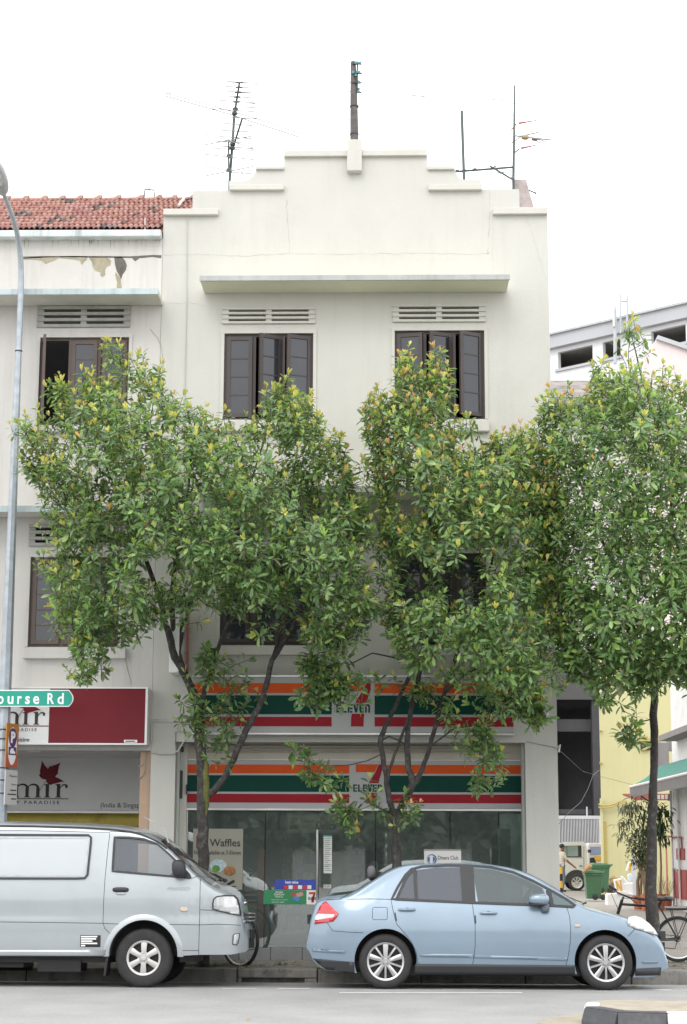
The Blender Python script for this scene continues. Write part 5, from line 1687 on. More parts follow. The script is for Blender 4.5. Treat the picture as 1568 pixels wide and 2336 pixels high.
class Body:
    """lofted shell: top line T, under line B, plan half width W along x; g(z) is the cross-section flank"""
    def __init__(self, xs, T, B, W, gk, rc, crown, ns=16, nt=7):
        self.xs, self.T, self.B, self.W, self.gk, self.rc, self.crown = xs, T, B, W, np.array(gk), rc, crown
        self.ns, self.nt = ns, nt
    def g(self, z): 
        return np.interp(z, self.gk[:, 0], self.gk[:, 1])
    def w(self, x): return float(np.interp(x, self.xs, self.W))
    def side(self, x, z):
        return self.w(x) * float(self.g(z))
    def ring(self, i):
        T, B, W, rc = self.T[i], self.B[i], self.W[i], self.rc[i]
        cr = self.crown[i]
        zs_ = T - cr - rc
        zs_ = max(zs_, B + 0.05)
        pts = []
        for k in range(self.ns + 1):
            z = B + (zs_ - B) * k / self.ns
            pts.append((W * float(self.g(z)), z))
        ye = pts[-1][0]
        ry = min(rc * 1.25, ye * 0.6)
        n = 5
        for k in range(1, n + 1):
            a = math.pi / 2 * k / n
            pts.append((ye - ry * (1 - math.cos(a)), zs_ + (T - cr - zs_) * math.sin(a)))
        yt = pts[-1][0]
        for k in range(1, self.nt + 1):
            f = 1 - k / self.nt
            pts.append((yt * f, T - cr * f * f))
        return pts
    def mesh(self):
        m = MB()
        rings = []
        for i, x in enumerate(self.xs):
            h = self.ring(i)
            full = [(x, -y, z) for y, z in h] + [(x, y, z) for y, z in reversed(h[:-1])]
            rings.append(full)
        n = len(rings[0])
        vs = [p for r_ in rings for p in r_]
        fs = []
        for i in range(len(rings) - 1):
            for k in range(n):
                k2 = (k + 1) % n
                fs.append((i * n + k, (i + 1) * n + k, (i + 1) * n + k2, i * n + k2))
        fs = [tuple(reversed(f)) for f in fs]
        fs.append(tuple(range(n)))
        e = (len(rings) - 1) * n
        fs.append(tuple(reversed(range(e, e + n))))
        fs = [tuple(reversed(f)) for f in fs]
        m.add(vs, fs)
        return m
    def top_panel(self, xa, xb, off=0.005, inset=1):
        """the glass lying in the top surface between stations xa and xb"""
        idx = [i for i, x in enumerate(self.xs) if xa <= x <= xb]
        m = MB()
        vs, fs = [], []
        s0 = self.ns + 5 - inset
        cols = None
        for i in idx:
            h = self.ring(i)[s0:]
            full = [(self.xs[i], -y, z) for y, z in h] + [(self.xs[i], y, z) for y, z in reversed(h[:-1])]
            cols = len(full)
            vs += full
        for i in range(len(idx) - 1):
            for k in range(cols - 1):
                fs.append((i * cols + k, (i + 1) * cols + k, (i + 1) * cols + k + 1, i * cols + k + 1))
        b = bmesh.new()
        bv = [b.verts.new(v) for v in vs]
        for f in fs: b.faces.new([bv[j] for j in f])
        b.normal_update()
        for v in b.verts:
            nrm = v.normal if v.normal.z > 0 or abs(v.normal.x) > .5 else -v.normal
            if nrm.z < 0: nrm = -nrm
            v.co += nrm * off
        out = [v.co.copy() for v in b.verts]
        b.free()
        return MB().add(out, fs)
    def skin(self, poly, off=0.004, dz=0.05, dx=0.08, sgn=-1):
        """polygon (x, z) laid on the flank"""
        b = bmesh.new()
        b.faces.new([b.verts.new((x, 0, z)) for x, z in poly])
        zs_ = [p[1] for p in poly]; xs_ = [p[0] for p in poly]
        z = math.floor(min(zs_) / dz) * dz + dz
        while z < max(zs_):
            bmesh.ops.bisect_plane(b, geom=b.verts[:] + b.edges[:] + b.faces[:], plane_co=(0, 0, z), plane_no=(0, 0, 1)); z += dz
        x = math.floor(min(xs_) / dx) * dx + dx
        while x < max(xs_):
            bmesh.ops.bisect_plane(b, geom=b.verts[:] + b.edges[:] + b.faces[:], plane_co=(x, 0, 0), plane_no=(1, 0, 0)); x += dx
        b.verts.ensure_lookup_table()
        vs = [(v.co.x, sgn * (self.side(v.co.x, v.co.z) + off), v.co.z) for v in b.verts]
        b.verts.index_update()
        fs = []
        for f in b.faces:
            ids = [v.index for v in f.verts]
            a_, b_, c_ = (Vector(vs[j]) for j in ids[:3])
            if (b_ - a_).cross(c_ - a_).y * sgn < 0: ids.reverse()
            fs.append(tuple(ids))
        b.free()
        return MB().add(vs, fs)
    def line(self, m, pts, r=0.004, off=0.0, sgn=-1, step=0.04):
        out = []
        for i in range(len(pts) - 1):
            a, b_ = pts[i], pts[i + 1]
            n = max(1, int(math.hypot(b_[0] - a[0], b_[1] - a[1]) / step))
            for k in range(n):
                t = k / n
                out.append((a[0] + (b_[0] - a[0]) * t, a[1] + (b_[1] - a[1]) * t))
        out.append(pts[-1])
        m.tube([(x, sgn * (self.side(x, z) + off), z) for x, z in out], r, 5)
        return m

def boolean_cut(me, cutters, mats):
    """difference of a closed mesh and closed cutters, done on data"""
    a = bpy.data.objects.new('work', me); COL.objects.link(a)
    cm = bpy.data.meshes.new('cut')
    cm.from_pydata([tuple(v) for v in cutters.v], [], cutters.f)
    cm.materials.append(mats[1])
    b = bpy.data.objects.new('cut', cm); COL.objects.link(b)
    md = a.modifiers.new('cut', 'BOOLEAN')
    md.operation, md.object, md.solver = 'DIFFERENCE', b, 'EXACT'
    md.material_mode = 'TRANSFER'
    dg = bpy.context.evaluated_depsgraph_get()
    out = bpy.data.meshes.new_from_object(a.evaluated_get(dg))
    bpy.data.objects.remove(a); bpy.data.objects.remove(b)
    return out

def cyl_y(m, x, z, r, y0, y1, n=48):
    vs = [(x + r * math.cos(6.283185 * k / n), y, z + r * math.sin(6.283185 * k / n)) for y in (y0, y1) for k in range(n)]
    fs = [(k, n + k, n + (k + 1) % n, (k + 1) % n) for k in range(n)] + [tuple(range(n)), tuple(reversed(range(n, 2 * n)))]
    fs = [tuple(reversed(f)) for f in fs]
    fs = [tuple(reversed(f)) for f in fs]
    return m.add(vs, fs)

def fix_normals(m):
    b = bmesh.new()
    vs = [b.verts.new(v) for v in m.v]
    for f in m.f: b.faces.new([vs[i] for i in f])
    bmesh.ops.recalc_face_normals(b, faces=b.faces[:])
    b.verts.index_update()
    out = MB()
    out.v = [tuple(v.co) for v in b.verts]
    out.f = [tuple(v.index for v in f.verts) for f in b.faces]
    out.m = [0] * len(out.f)
    b.free()
    return out

def wheel(parent, x, y, r, rim_r, style, sgn=-1, width=0.19, steer=0.0, rim_mat=None):
    """y: outer face; sgn -1 faces the camera"""
    M0 = Matrix.Translation((x, y, r)) @ Matrix.Rotation(steer, 4, 'Z') @ (Matrix.Rotation(R(90), 4, 'X') if sgn < 0 else Matrix.Rotation(R(-90), 4, 'X'))
    # local: +Z outwards, z=0 outer face
    t = MB()
    prof = [(rim_r - 0.012, -width + .02), (rim_r + 0.01, -width), (r - 0.025, -width - 0.006), (r - 0.004, -width + 0.02), (r, -width + 0.05), (r, -0.045), (r - 0.004, -0.022), (r - 0.022, -0.004), (r - 0.045, 0.003), (rim_r + 0.016, 0.004), (rim_r + 0.004, -0.002), (rim_r - 0.006, -0.012)]
    t.lathe(prof, 48, M0)
    o = t.build('wheel', M_RUBBER, parent, smooth=45, local=True)
    d = MB()
    d.lathe([(0.0, -0.075), (rim_r - 0.004, -0.07), (rim_r - 0.004, -0.01)], 40, M0)  # black backing stands in for the shade behind the spokes
    d.build('dark_backing', M_BLACK, o, local=True)
    q = MB()
    q.lathe([(rim_r - 0.010, -0.03), (rim_r + 0.003, -0.004), (rim_r + 0.002, 0.002), (rim_r - 0.008, 0.001), (rim_r - 0.020, -0.006), (rim_r - 0.024, -0.03)], 48, M0)
    def spoke(a, w0, w1, r0, r1, h0=0.0, h1=-0.006, th=0.022):
        Ms = M0 @ Matrix.Rotation(a, 4, 'Z')
        vs = []
        for (rr_, ww, hh) in ((r0, w0, h0), ((r0 + r1) / 2, (w0 + w1) / 2, h0 + 0.002), (r1, w1, h1)):
            vs += [(rr_, -ww / 2, hh - 0.007), (rr_, -ww * .32, hh), (rr_, ww * .32, hh), (rr_, ww / 2, hh - 0.007), (rr_, ww / 2, hh - th), (rr_, -ww / 2, hh - th)]
        fs = []
        for i in range(2):
            for k in range(6):
                fs.append((i * 6 + k, (i + 1) * 6 + k, (i + 1) * 6 + (k + 1) % 6, i * 6 + (k + 1) % 6))
        q.add([Ms @ Vector(v) for v in vs], fs)
    if style == 'ten':
        for k in range(5):
            a = k * 2 * math.pi / 5 + 0.31
            spoke(a, 0.042, 0.062, 0.045, rim_r - 0.012)
            spoke(a + math.pi / 5, 0.026, 0.030, 0.050, rim_r - 0.012)
        q.lathe([(0.0, -0.004), (0.026, -0.004), (0.030, -0.008), (0.058, -0.010), (0.062, -0.03)], 24, M0)
        lug, ln, lr = 0.044, 4, 0.0085
    elif style == 'six':
        for k in range(6):
            spoke(k * math.pi / 3 + 0.52, 0.052, 0.074, 0.05, rim_r - 0.012, 0.004, -0.008)
        q.lathe([(0.0, 0.012), (0.030, 0.010), (0.038, 0.0), (0.070, -0.004), (0.074, -0.03)], 24, M0)
        lug, ln, lr = 0.058, 6, 0.011
    else:
        q.lathe([(0.0, 0.0), (0.04, -0.002), (0.05, -0.02), (rim_r * .6, -0.028), (rim_r * .8, -0.02), (rim_r - .01, -0.012)], 24, M0)
        for k in range(8):
            spoke(k * math.pi / 4, 0.03, 0.05, 0.05, rim_r - .01, -0.012, -0.014)
        lug, ln, lr = 0.05, 5, 0.009
    ro = q.build('rim', rim_mat or M_ALLOY, o, smooth=35, local=True)
    q = MB()
    for k in range(ln):
        a = 2 * math.pi * k / ln + 0.785
        c = M0 @ Matrix.Translation((lug * math.cos(a), lug * math.sin(a), -0.008))
        q.lathe([(0.0, 0.008), (lr * .8, 0.008), (lr, 0.004), (lr, -0.01)], 8, c)
    q.build('wheel_nuts', M_TRIMBLK, o, smooth=40, local=True)
    return o

def ellipsoid(m, c, rx, ry, rz, n=14, k=8, p=2.6, M=None):
    """rounded block (superellipsoid)"""
    vs, fs = [], []
    f = lambda t: math.copysign(abs(t) ** (2 / p), t)
    for i in range(k + 1):
        la = -math.pi / 2 + math.pi * i / k
        for j in range(n):
            lo = 2 * math.pi * j / n
            v = Vector((rx * f(math.cos(la)) * f(math.cos(lo)), ry * f(math.cos(la)) * f(math.sin(lo)), rz * f(math.sin(la))))
            if M: v = M @ v
            vs.append(Vector(c) + v)
    for i in range(k):
        for j in range(n):
            j2 = (j + 1) % n
            fs.append((i * n + j, i * n + j2, (i + 1) * n + j2, (i + 1) * n + j))
    return m.add(vs, fs)

# ---------------------------------------------------------------- blue saloon
YN, HW = 20.93, 0.8475
YC = YN + HW
Xr = (PX(880, YN, 2196) + PX(1384, YN, 2196)) / 2
roll = -math.atan(CAMBER)
car = thing('parked_car', 'pale blue four door saloon parked at the kerb with red tail lamp', 'car', (Xr, YC, roadz(YC)), 'vehicles parked along the kerb', (roll, 0, 0))
def z2(x, y): return (680.8 + x * .56585, 1774.5 + y * .56585)
def cs(x, y, Y=YN):
    p = P(*z2(x, y), Y)
    if Y == YC: return (P(*z2(x, y), YN + 0.42).x - Xr, p.z)
    return (p.x - Xr, p.z)
def cd(u, v, Y=YN):
    p = P(u, v, Y); return (p.x - Xr, p.z)
Tpts = [cs(36, 640, YC), cs(45, 560, YC), cs(66, 492, YC), cs(82, 474, YC), cs(105, 468, YC), cs(150, 463, YC), cs(205, 457, YC), cs(240, 440, YC), cs(300, 402, YC), cs(360, 366, YC), cs(400, 350, YC), cs(440, 341, YC), cs(500, 336.5, YC), cs(600, 333.5, YC), cs(680, 333.5, YC), cs(760, 338, YC), cs(840, 350, YC), cs(900, 367, YC), cs(960, 392, YC), cs(1020, 424, YC), cs(1080, 461, YC), cs(1118, 486, YC), cs(1160, 502, YC), cs(1230, 519, YC), cs(1310, 541, YC), cs(1380, 563, YC), cs(1425, 588, YC), cs(1450, 614, YC), cs(1466, 636, YC), cs(1476, 655, YC), cs(1482, 675, YC), cs(1485, 700, YC)]
Tx = np.array([p[0] for p in Tpts]); Tz = np.array([p[1] for p in Tpts])
Bp = [(cs(36, 700)[0], cs(0, 690)[1]), (cs(60, 730)[0], cs(0, 745)[1]), (cs(110, 768)[0], cs(0, 778)[1]), (cs(240, 780)[0], cs(0, 788)[1]), (cs(480, 780)[0], cs(0, 782)[1]), (cs(1115, 785)[0], cs(0, 786)[1]), (cs(1370, 798)[0], cs(0, 800)[1]), (cs(1440, 800)[0], cs(0, 799)[1]), (cs(1468, 790)[0], cs(0, 792)[1]), (cs(1485, 740)[0], cs(0, 765)[1])]
xa, xb = Tx[0], Tx[-1]
xs = np.unique(np.concatenate([np.linspace(xa, xa + 0.35, 16), np.linspace(xa + 0.35, xb - 0.4, 110), np.linspace(xb - 0.4, xb, 18)]))
T = smooth1(np.interp(xs, Tx, Tz), 1.0)
B = smooth1(np.interp(xs, [p[0] for p in Bp], [p[1] for p in Bp]), 0.8)
def plan(x):
    d0, d1 = x - xa, xb - x
    w_ = 1.0
    if d0 < 0.75: w_ *= 0.72 + 0.28 * (1 - (1 - d0 / 0.75) ** 2.6)
    if d1 < 1.05: w_ *= 0.66 + 0.34 * (1 - (1 - d1 / 1.05) ** 2.8)
    return w_
W = HW * np.array([plan(x) for x in xs])
gk = [(0.10, .93), (0.24, .955), (0.36, .975), (0.50, .996), (0.62, 1.0), (0.74, .995), (0.84, .975), (0.93, .945), (1.0, .915), (1.10, .873), (1.2, .83), (1.3, .783), (1.4, .735), (1.5, .69), (1.6, .65)]
rc = np.interp(xs, [xa, xa + .3, xs[0] + .9, xs[0] + 1.1, xs[0] + 2.4, xs[0] + 3.2, xb - .4, xb], [.10, .07, .05, .035, .035, .06, .08, .12])
crown = np.interp(xs, [xa, xa + .5, xa + 1.0, xa + 2.6, xb - .9, xb], [.02, .02, .014, .014, .045, .05])
body = Body(xs, T, B, W, gk, rc, crown)
bm = body.mesh()
bme = bpy.data.meshes.new('body')
bm2 = fix_normals(bm)
bme.from_pydata(bm2.v, [], bm2.f)
bme.materials.append(M_CARBLUE)
wx0, wx1, wr = cd(880, 2196)[0], cd(1384, 2197)[0], 0.308
cut = MB()
for xx in (wx0, wx1):
    for sg in (-1, 1):
        y_in, y_out = sg * 0.44, sg * 1.2
        cyl_y(cut, xx, wr + 0.008, 0.358, min(y_in, y_out), max(y_in, y_out))
# see-through cabin: side window openings cut right through
dlo_r = [cs(x, y) for x, y in ((402, 484), (446, 396), (474, 374), (560, 362), (660, 361), (667, 494))]
dlo_f = [cs(x, y) for x, y in ((709, 364), (780, 368), (868, 389), (935, 417), (985, 443), (1010, 509), (727, 500))]
for pl in (dlo_r, dlo_f):
    t_ = MB().prism(list(reversed(pl)), -1.2, 1.2)
    cut.add(t_.v, t_.f)
cut = fix_normals(cut)
me = boolean_cut(bme, cut, [M_CARBLUE, M_CABIN])
me.name = 'body'
me.shade_smooth(); me.set_sharp_from_angle(angle=R(38))
bo = link('body', me, car)
# window surrounds and glass
def skin_part(name, poly, mat, off, parent, dz=0.05, dx=0.08, solid=0.0, sgn=-1, holes=None, b=body):
    o = b.skin(poly, off, dz, dx, sgn).build(name, mat, parent, local=True, smooth=50)
    if solid:
        s_ = o.modifiers.new('solid', 'SOLIDIFY'); s_.thickness = solid; s_.offset = -1
    return o
def frame_ribbon(b, pts, w_, off, closed=True, sgn=-1):
    """flat band along a line on the flank"""
    m = MB()
    n = len(pts)
    L, Rr = [], []
    for i in range(n):
        p0, p1 = pts[(i - 1) % n] if closed or i > 0 else pts[i], pts[(i + 1) % n] if closed or i < n - 1 else pts[i]
        d = Vector((p1[0] - p0[0], p1[1] - p0[1])).normalized()
        nx, nz = -d.y, d.x
        L.append((pts[i][0] + nx * w_ / 2, pts[i][1] + nz * w_ / 2)); Rr.append((pts[i][0] - nx * w_ / 2, pts[i][1] - nz * w_ / 2))
    vs = [(x, sgn * (b.side(x, z) + off), z) for x, z in L + Rr]
    fs = [(i, (i + 1) % n, n + (i + 1) % n, n + i) for i in range(n if closed else n - 1)]
    m.add(vs, fs)
    return fix_normals(m) if False else m
def densify(pts, step=0.06, closed=True):
    out = []
    n = len(pts)
    for i in range(n if closed else n - 1):
        a, b_ = pts[i], pts[(i + 1) % n]
        k = max(1, int(math.hypot(b_[0] - a[0], b_[1] - a[1]) / step))
        out += [(a[0] + (b_[0] - a[0]) * t / k, a[1] + (b_[1] - a[1]) * t / k) for t in range(k)]
    if not closed: out.append(pts[-1])
    return out
for sg in (-1, 1):
    outer = [cs(x, y) for x, y in ((377, 489), (402, 440), (432, 392), (458, 367), (500, 356), (600, 351), (690, 352), (780, 358), (872, 379), (950, 414), (1020, 452), (1085, 490), (1121, 516), (1112, 521), (1010, 515), (700, 504))]
    fr = MB()
    t_ = frame_ribbon(body, densify(outer), 0.026, 0.006, True, sg); fr.add(t_.v, t_.f)
    for bar, w_ in (([(397, 488), (405, 470), (436, 402), (462, 372)], 0.028), ([(471, 368), (477, 491)], 0.040), ([(683, 354), (690, 502)], 0.155), ([(1013, 452), (1024, 514)], 0.06)):
        t_ = frame_ribbon(body, densify([cs(*p) for p in bar], 0.05, False), w_, 0.0065, False, sg); fr.add(t_.v, t_.f)
    o = fr.build('window_trim', M_TRIMBLK, car, local=True)
    s_ = o.modifiers.new('solid', 'SOLIDIFY'); s_.thickness = 0.012; s_.offset = 0
    skin_part('window', [cs(x, y) for x, y in ((398, 487), (442, 396), (466, 374), (474, 489))], M_CARTINT, 0.003, car, sgn=sg)
    skin_part('window', [cs(x, y) for x, y in ((480, 370), (560, 360), (664, 359), (670, 497), (480, 490))], M_CARTINT, 0.003, car, sgn=sg)
    skin_part('window', [cs(x, y) for x, y in ((704, 361), (780, 365), (870, 387), (938, 416), (992, 446), (1014, 512), (727, 502))], M_CARGLASS, 0.003, car, sgn=sg)
    skin_part('window', [cs(x, y) for x, y in ((1026, 456), (1060, 477), (1108, 511), (1104, 517), (1036, 514))], M_CARGLASS, 0.0075, car, sgn=sg)
# door and panel gaps
gaps = MB()
for pl in ([(374, 492), (381, 530), (392, 575), (398, 592), (425, 622), (455, 660), (475, 700), (484, 752)],
           [(703, 506), (708, 545), (714, 600), (714, 680), (708, 730), (704, 752)],
           [(1086, 524), (1096, 560), (1100, 610), (1098, 660), (1092, 710), (1082, 756)],
           [(374, 491), (300, 489), (200, 490), (110, 492)], [(215, 462), (190, 476), (165, 489)],
           [(116, 586), (138, 618), (200, 623), (262, 626)], [(1334, 640), (1362, 612)], [(1338, 596), (1362, 612), (1405, 622), (1462, 640)]):
    body.line(gaps, [cs(*p) for p in pl], 0.0035)
gaps.build('panel_gaps', M_GAP, car, local=True)
fd = MB()
body.line(fd, [cs(*p) for p in ((300, 527), (304, 523), (354, 523), (359, 527), (359, 568), (355, 573), (304, 573), (299, 568), (300, 527))], 0.003)
fd.build('fuel_flap', M_GAP, car, local=True)
for pts in ([(404, 531), (438, 523), (472, 533)], [(734, 545), (768, 537), (802, 547)]):
    q = MB()
    (ax, az), (mx, mz), (bx_, bz) = [cs(*p) for p in pts]
    zc = (az + bz) / 2
    yy = -(body.side(mx, zc) + 0.010)
    ellipsoid(q, (mx, yy + 0.012, zc + 0.002), 0.026, 0.006, 0.019, 14, 6, 2.2)
    q.build('handle_recess', M_TRIMBLK, car, local=True, smooth=60)
    q = MB()
    q.tube([(ax, yy, zc), (ax + .02, yy - .014, zc), (mx, yy - .018, zc), (bx_ - .02, yy - .014, zc), (bx_, yy, zc)], [0.010, 0.014, 0.015, 0.014, 0.010], 8)
    q.build('door_handle', M_CARBLUE, car, local=True, smooth=60)
q = MB()
for pl in ([(390, 545), (396, 578)], [(714, 556), (716, 588)]):
    body.line(q, [cs(*p) for p in pl], 0.008, 0.0)
q.build('door_guard', M_TRIMBLK, car, local=True)
# lower moulding, sills, bumper skirts
for pl, nm in (([(490, 716), (560, 711), (706, 713), (706, 725), (500, 722)], 'side_moulding'), ([(712, 716), (900, 721), (1086, 727), (1084, 737), (712, 726)], 'side_moulding'), ([(52, 690), (120, 696), (190, 700), (188, 708), (120, 706), (54, 702)], 'side_moulding'), ([(1395, 742), (1462, 742), (1462, 750), (1396, 750)], 'side_moulding')):
    q = body.skin([cs(*p) for p in pl], 0.012, 0.02, 0.06)
    o = q.build(nm, M_CARBLUE, car, local=True, smooth=50)
    s_ = o.modifiers.new('solid', 'SOLIDIFY'); s_.thickness = 0.012; s_.offset = -1
for pl in ([(472, 752), (1116, 758), (1118, 797), (470, 794)], [(56, 731), (225, 745), (226, 790), (110, 776), (75, 750)], [(1366, 772), (1478, 768), (1474, 800), (1366, 800)]):
    for sg in (-1, 1):
        o = skin_part('sill_trim', [cs(*p) for p in pl], M_TRIMBLK, 0.014, car, sgn=sg)
        s_ = o.modifiers.new('solid', 'SOLIDIFY'); s_.thickness = 0.016; s_.offset = -1
# lamps
for sg in (-1, 1):
    o = skin_part('tail_lamp', [cs(*p) for p in ((62, 592), (68, 556), (82, 523), (96, 505), (108, 497), (135, 523), (162, 549), (150, 568), (138, 580), (100, 586))], M_REDL, 0.010, car, 0.03, 0.04, 0.012, sg)
    q = body.skin([cs(*p) for p in ((66, 560), (75, 549), (146, 551), (140, 563), (70, 574), (64, 573))], 0.012, 0.03, 0.04, sg)
    q.build('reversing_lens', M_CLEAR, o, local=True, smooth=50)
    o = skin_part('headlight', [cs(*p) for p in ((1338, 561), (1362, 556), (1392, 566), (1424, 588), (1448, 612), (1464, 637), (1440, 632), (1405, 621), (1362, 608), (1333, 597), (1332, 582))], M_CLEAR, 0.010, car, 0.03, 0.04, 0.012, sg)
    skin_part('side_marker', [cs(*p) for p in ((1116, 593), (1136, 592), (1138, 604), (1118, 605))], M_AMBER, 0.006, car, 0.03, 0.04, 0.008, sg)
# windscreens
ws = body.top_panel(cs(830, 0, YC)[0], cs(1112, 0, YC)[0]); ws.build('windscreen', M_WSCREEN, car, local=True, smooth=60)
ws = body.top_panel(cs(225, 0, YC)[0], cs(385, 0, YC)[0]); ws.build('rear_window', M_WSCREEN, car, local=True, smooth=60)
# mirrors
for sg in (-1, 1):
    mx, mz = cs(972, 491)
    q = MB()
    yb_ = sg * (body.side(mx, 1.0) + 0.10)
    ellipsoid(q, (mx, yb_, mz), 0.118, 0.085, 0.065, 16, 8, 2.7)
    o = q.build('mirror', M_CARBLUE, car, local=True, smooth=70)
    q = MB()
    fx, fz = cs(997, 528)
    ellipsoid(q, (fx, sg * (body.side(fx, fz) + 0.03), fz + .01), 0.052, 0.06, 0.056, 12, 6, 3.0)
    q.build('mirror_foot', pmat('mirror_grey', (0.10, 0.12, 0.15), 0.5), o, local=True, smooth=60)
    q = MB(); q.mat(0)
    ellipsoid(q, (mx - .02, yb_, mz - .055), 0.095, 0.075, 0.02, 12, 5, 2.5)
    q.build('mirror_lower', M_TRIMBLK, o, local=True, smooth=60)
# seats, wheel, dash seen through the glass
q = MB()
for sx, hz in ((cs(640, 0)[0], 1.24), (cs(900 - 330, 0)[0] - .75, 1.2)):
    for sy in (-0.36, 0.36):
        ellipsoid(q, (sx, sy, hz - 0.13), 0.07, 0.21, 0.17, 12, 8, 3, Matrix.Rotation(-0.25, 4, 'Y'))
        ellipsoid(q, (sx - .05, sy, hz + 0.12), 0.05, 0.13, 0.08, 10, 6, 3)
q.build('seat', M_SEAT, car, local=True, smooth=60)
q = MB()
sx, sz = cs(935, 495)
Mw = Matrix.Translation((sx, -0.36, sz + .02)) @ Matrix.Rotation(-1.15, 4, 'Y')
q.tube([Mw @ Vector((0.18 * math.cos(a), 0.18 * math.sin(a), 0)) for a in np.linspace(0, 2 * math.pi, 21)], 0.014, 6)
q.build('steering_wheel', M_TRIMBLK, car, local=True, smooth=60)
# underside
q = MB()
q.box(wx0 - 0.25, wx1 + 0.35, -0.62, 0.62, 0.15, 0.26)
q.box(xa + 0.35, wx0 - .25, -0.5, 0.5, 0.20, 0.30)
q.tube([(xa + .15, 0.35, 0.24), (xa + .7, 0.35, 0.22)], 0.03, 8)
q.build('underbody', M_BLACK, car, local=True)
for xx in (wx0, wx1):
    wheel(car, xx, -HW + 0.030, wr, 0.212, 'ten', -1)
    wheel(car, xx, HW - 0.030, wr, 0.212, 'ten', 1)
q = MB(); q.box(xb - 0.012, xb + 0.012, -0.26, 0.26, 0.42, 0.53); q.build('number_plate', M_PLATE, car, local=True)
q = MB(); q.box(xb - 0.05, xb + 0.006, -0.38, 0.38, 0.56, 0.66); q.build('grille', M_TRIMBLK, car, local=True)
q = MB(); q.box(xa - 0.010, xa + 0.02, -0.26, 0.26, 0.72, 0.83); q.build('number_plate', M_PLATE, car, local=True)
q = MB()
p0 = (cs(404, 346, YC)[0], 0.0, cs(404, 350, YC)[1])
q.tube([p0, (p0[0] - 0.13, 0.0, p0[2] + 0.10)], 0.004, 5)
q.build('aerial', M_TRIMBLK, car, local=True)
q = MB()
for a, b_ in (((1150, 500), (1172, 503)),):
    c0_, c1_ = cs(*a, YC), cs(*b_, YC)
    q.tube([(c0_[0], -.3, c0_[1] + .02), (c0_[0] - .28, -.1, c0_[1] + .14)], 0.006, 5)
    q.tube([(c0_[0], -.35, c0_[1] + .005), (c0_[0] + .05, -.35, c0_[1] + .02)], 0.012, 5)
q.build('wiper', M_TRIMBLK, car, local=True)

# ---------------------------------------------------------------- silver van
YNV, HWV = 20.95, 0.86
YCV = YNV + HWV
Xv = PX(326, YNV, 2190)
van = thing('parked_van', 'silver panel van parked at the left with blanked side window and black door mirror', 'van', (Xv, YCV, roadz(YCV)), 'vehicles parked along the kerb', (roll, 0, 0))
def z1(x, y): return (x * .51441, 1774.5 + y * .51441)
def vs_(x, y, Y=YNV):
    p = P(*z1(x, y), Y); return (p.x - Xv, p.z)
def vd(u, v, Y=YNV):
    p = P(u, v, Y); return (p.x - Xv, p.z)
xback = -3.55
roofz = vs_(0, 183, YCV)[1] - 0.01
Tp = [(xback, 1.30), (xback + .05, 1.62), (xback + .16, roofz - .07), (xback + .4, roofz - 0.01), (xback + 1.2, roofz), vs_(0, 182, YCV), vs_(200, 184, YCV), vs_(400, 190, YCV), vs_(560, 200, YCV), vs_(640, 212, YCV), vs_(700, 232, YCV), vs_(740, 254, YCV), vs_(800, 306, YCV), vs_(880, 376, YCV), vs_(950, 434, YCV), vs_(985, 455, YCV), vs_(1020, 466, YCV), vs_(1050, 482, YCV), vs_(1072, 505, YCV), vs_(1086, 535, YCV), vs_(1094, 575, YCV), vs_(1098, 620, YCV), vs_(1112, 640, YCV), vs_(1116, 665, YCV)]
Tx = np.array([p[0] for p in Tp]); Tz = np.array([p[1] for p in Tp])
xa, xb = Tx[0], Tx[-1]
Bp = [(xa, 0.42), (xa + .3, 0.36), (-2.0, vs_(0, 792)[1]), vs_(465, 792), vs_(775, 792), vs_(880, 786), vs_(1020, 786), vs_(1080, 775), vs_(1112, 745)]
xs = np.unique(np.concatenate([np.linspace(xa, xa + .4, 12), np.linspace(xa + .4, 0.3, 95), np.linspace(0.3, xb - .25, 42), np.linspace(xb - .25, xb, 20)]))
T = smooth1(np.interp(xs, Tx, Tz), 0.9)
B = smooth1(np.interp(xs, [p[0] for p in Bp], [p[1] for p in Bp]), 0.8)
def planv(x):
    d0, d1 = x - xa, xb - x
    w_ = 1.0
    if d0 < 0.4: w_ *= 0.90 + 0.10 * (1 - (1 - d0 / 0.4) ** 2.4)
    if d1 < 0.80: w_ *= 0.60 + 0.40 * (1 - (1 - d1 / 0.80) ** 3.2)
    return w_
W = HWV * np.array([planv(x) for x in xs])
gkv = [(0.15, .945), (0.30, .965), (0.36, .985), (0.50, .995), (0.70, 1.0), (0.86, .995), (0.885, 1.0), (1.05, .998), (1.2, .985), (1.35, .960), (1.5, .93), (1.65, .90), (1.8, .865), (1.95, .825), (2.1, .79)]
rc = np.interp(xs, [xa, xa + .5, vs_(560, 0)[0], vs_(740, 0)[0], vs_(985, 0)[0], xb - .2, xb], [.10, .085, .085, .06, .09, .10, .12])
crown = np.interp(xs, [xa, vs_(560, 0)[0], vs_(985, 0)[0], xb], [.05, .05, .07, .05])
vbody = Body(xs, T, B, W, gkv, rc, crown, ns=20)
bm2 = fix_normals(vbody.mesh())
bme = bpy.data.meshes.new('body')
bme.from_pydata(bm2.v, [], bm2.f)
bme.materials.append(M_VANSIL)
vr = 0.332
cut = MB()
wb = -2.58
for xx in (0.0, wb):
    for sg in (-1, 1):
        y_in, y_out = sg * 0.42, sg * 1.2
        cyl_y(cut, xx, vr + 0.03, 0.398, min(y_in, y_out), max(y_in, y_out))
fw = [vs_(x, y) for x, y in ((494, 414), (499, 262), (560, 263), (630, 270), (690, 292), (745, 338), (800, 392), (838, 430), (846, 445))]
t_ = MB().prism(list(reversed([(x, z) for x, z in fw])), -1.2, 1.2)
cut.add(t_.v, t_.f)
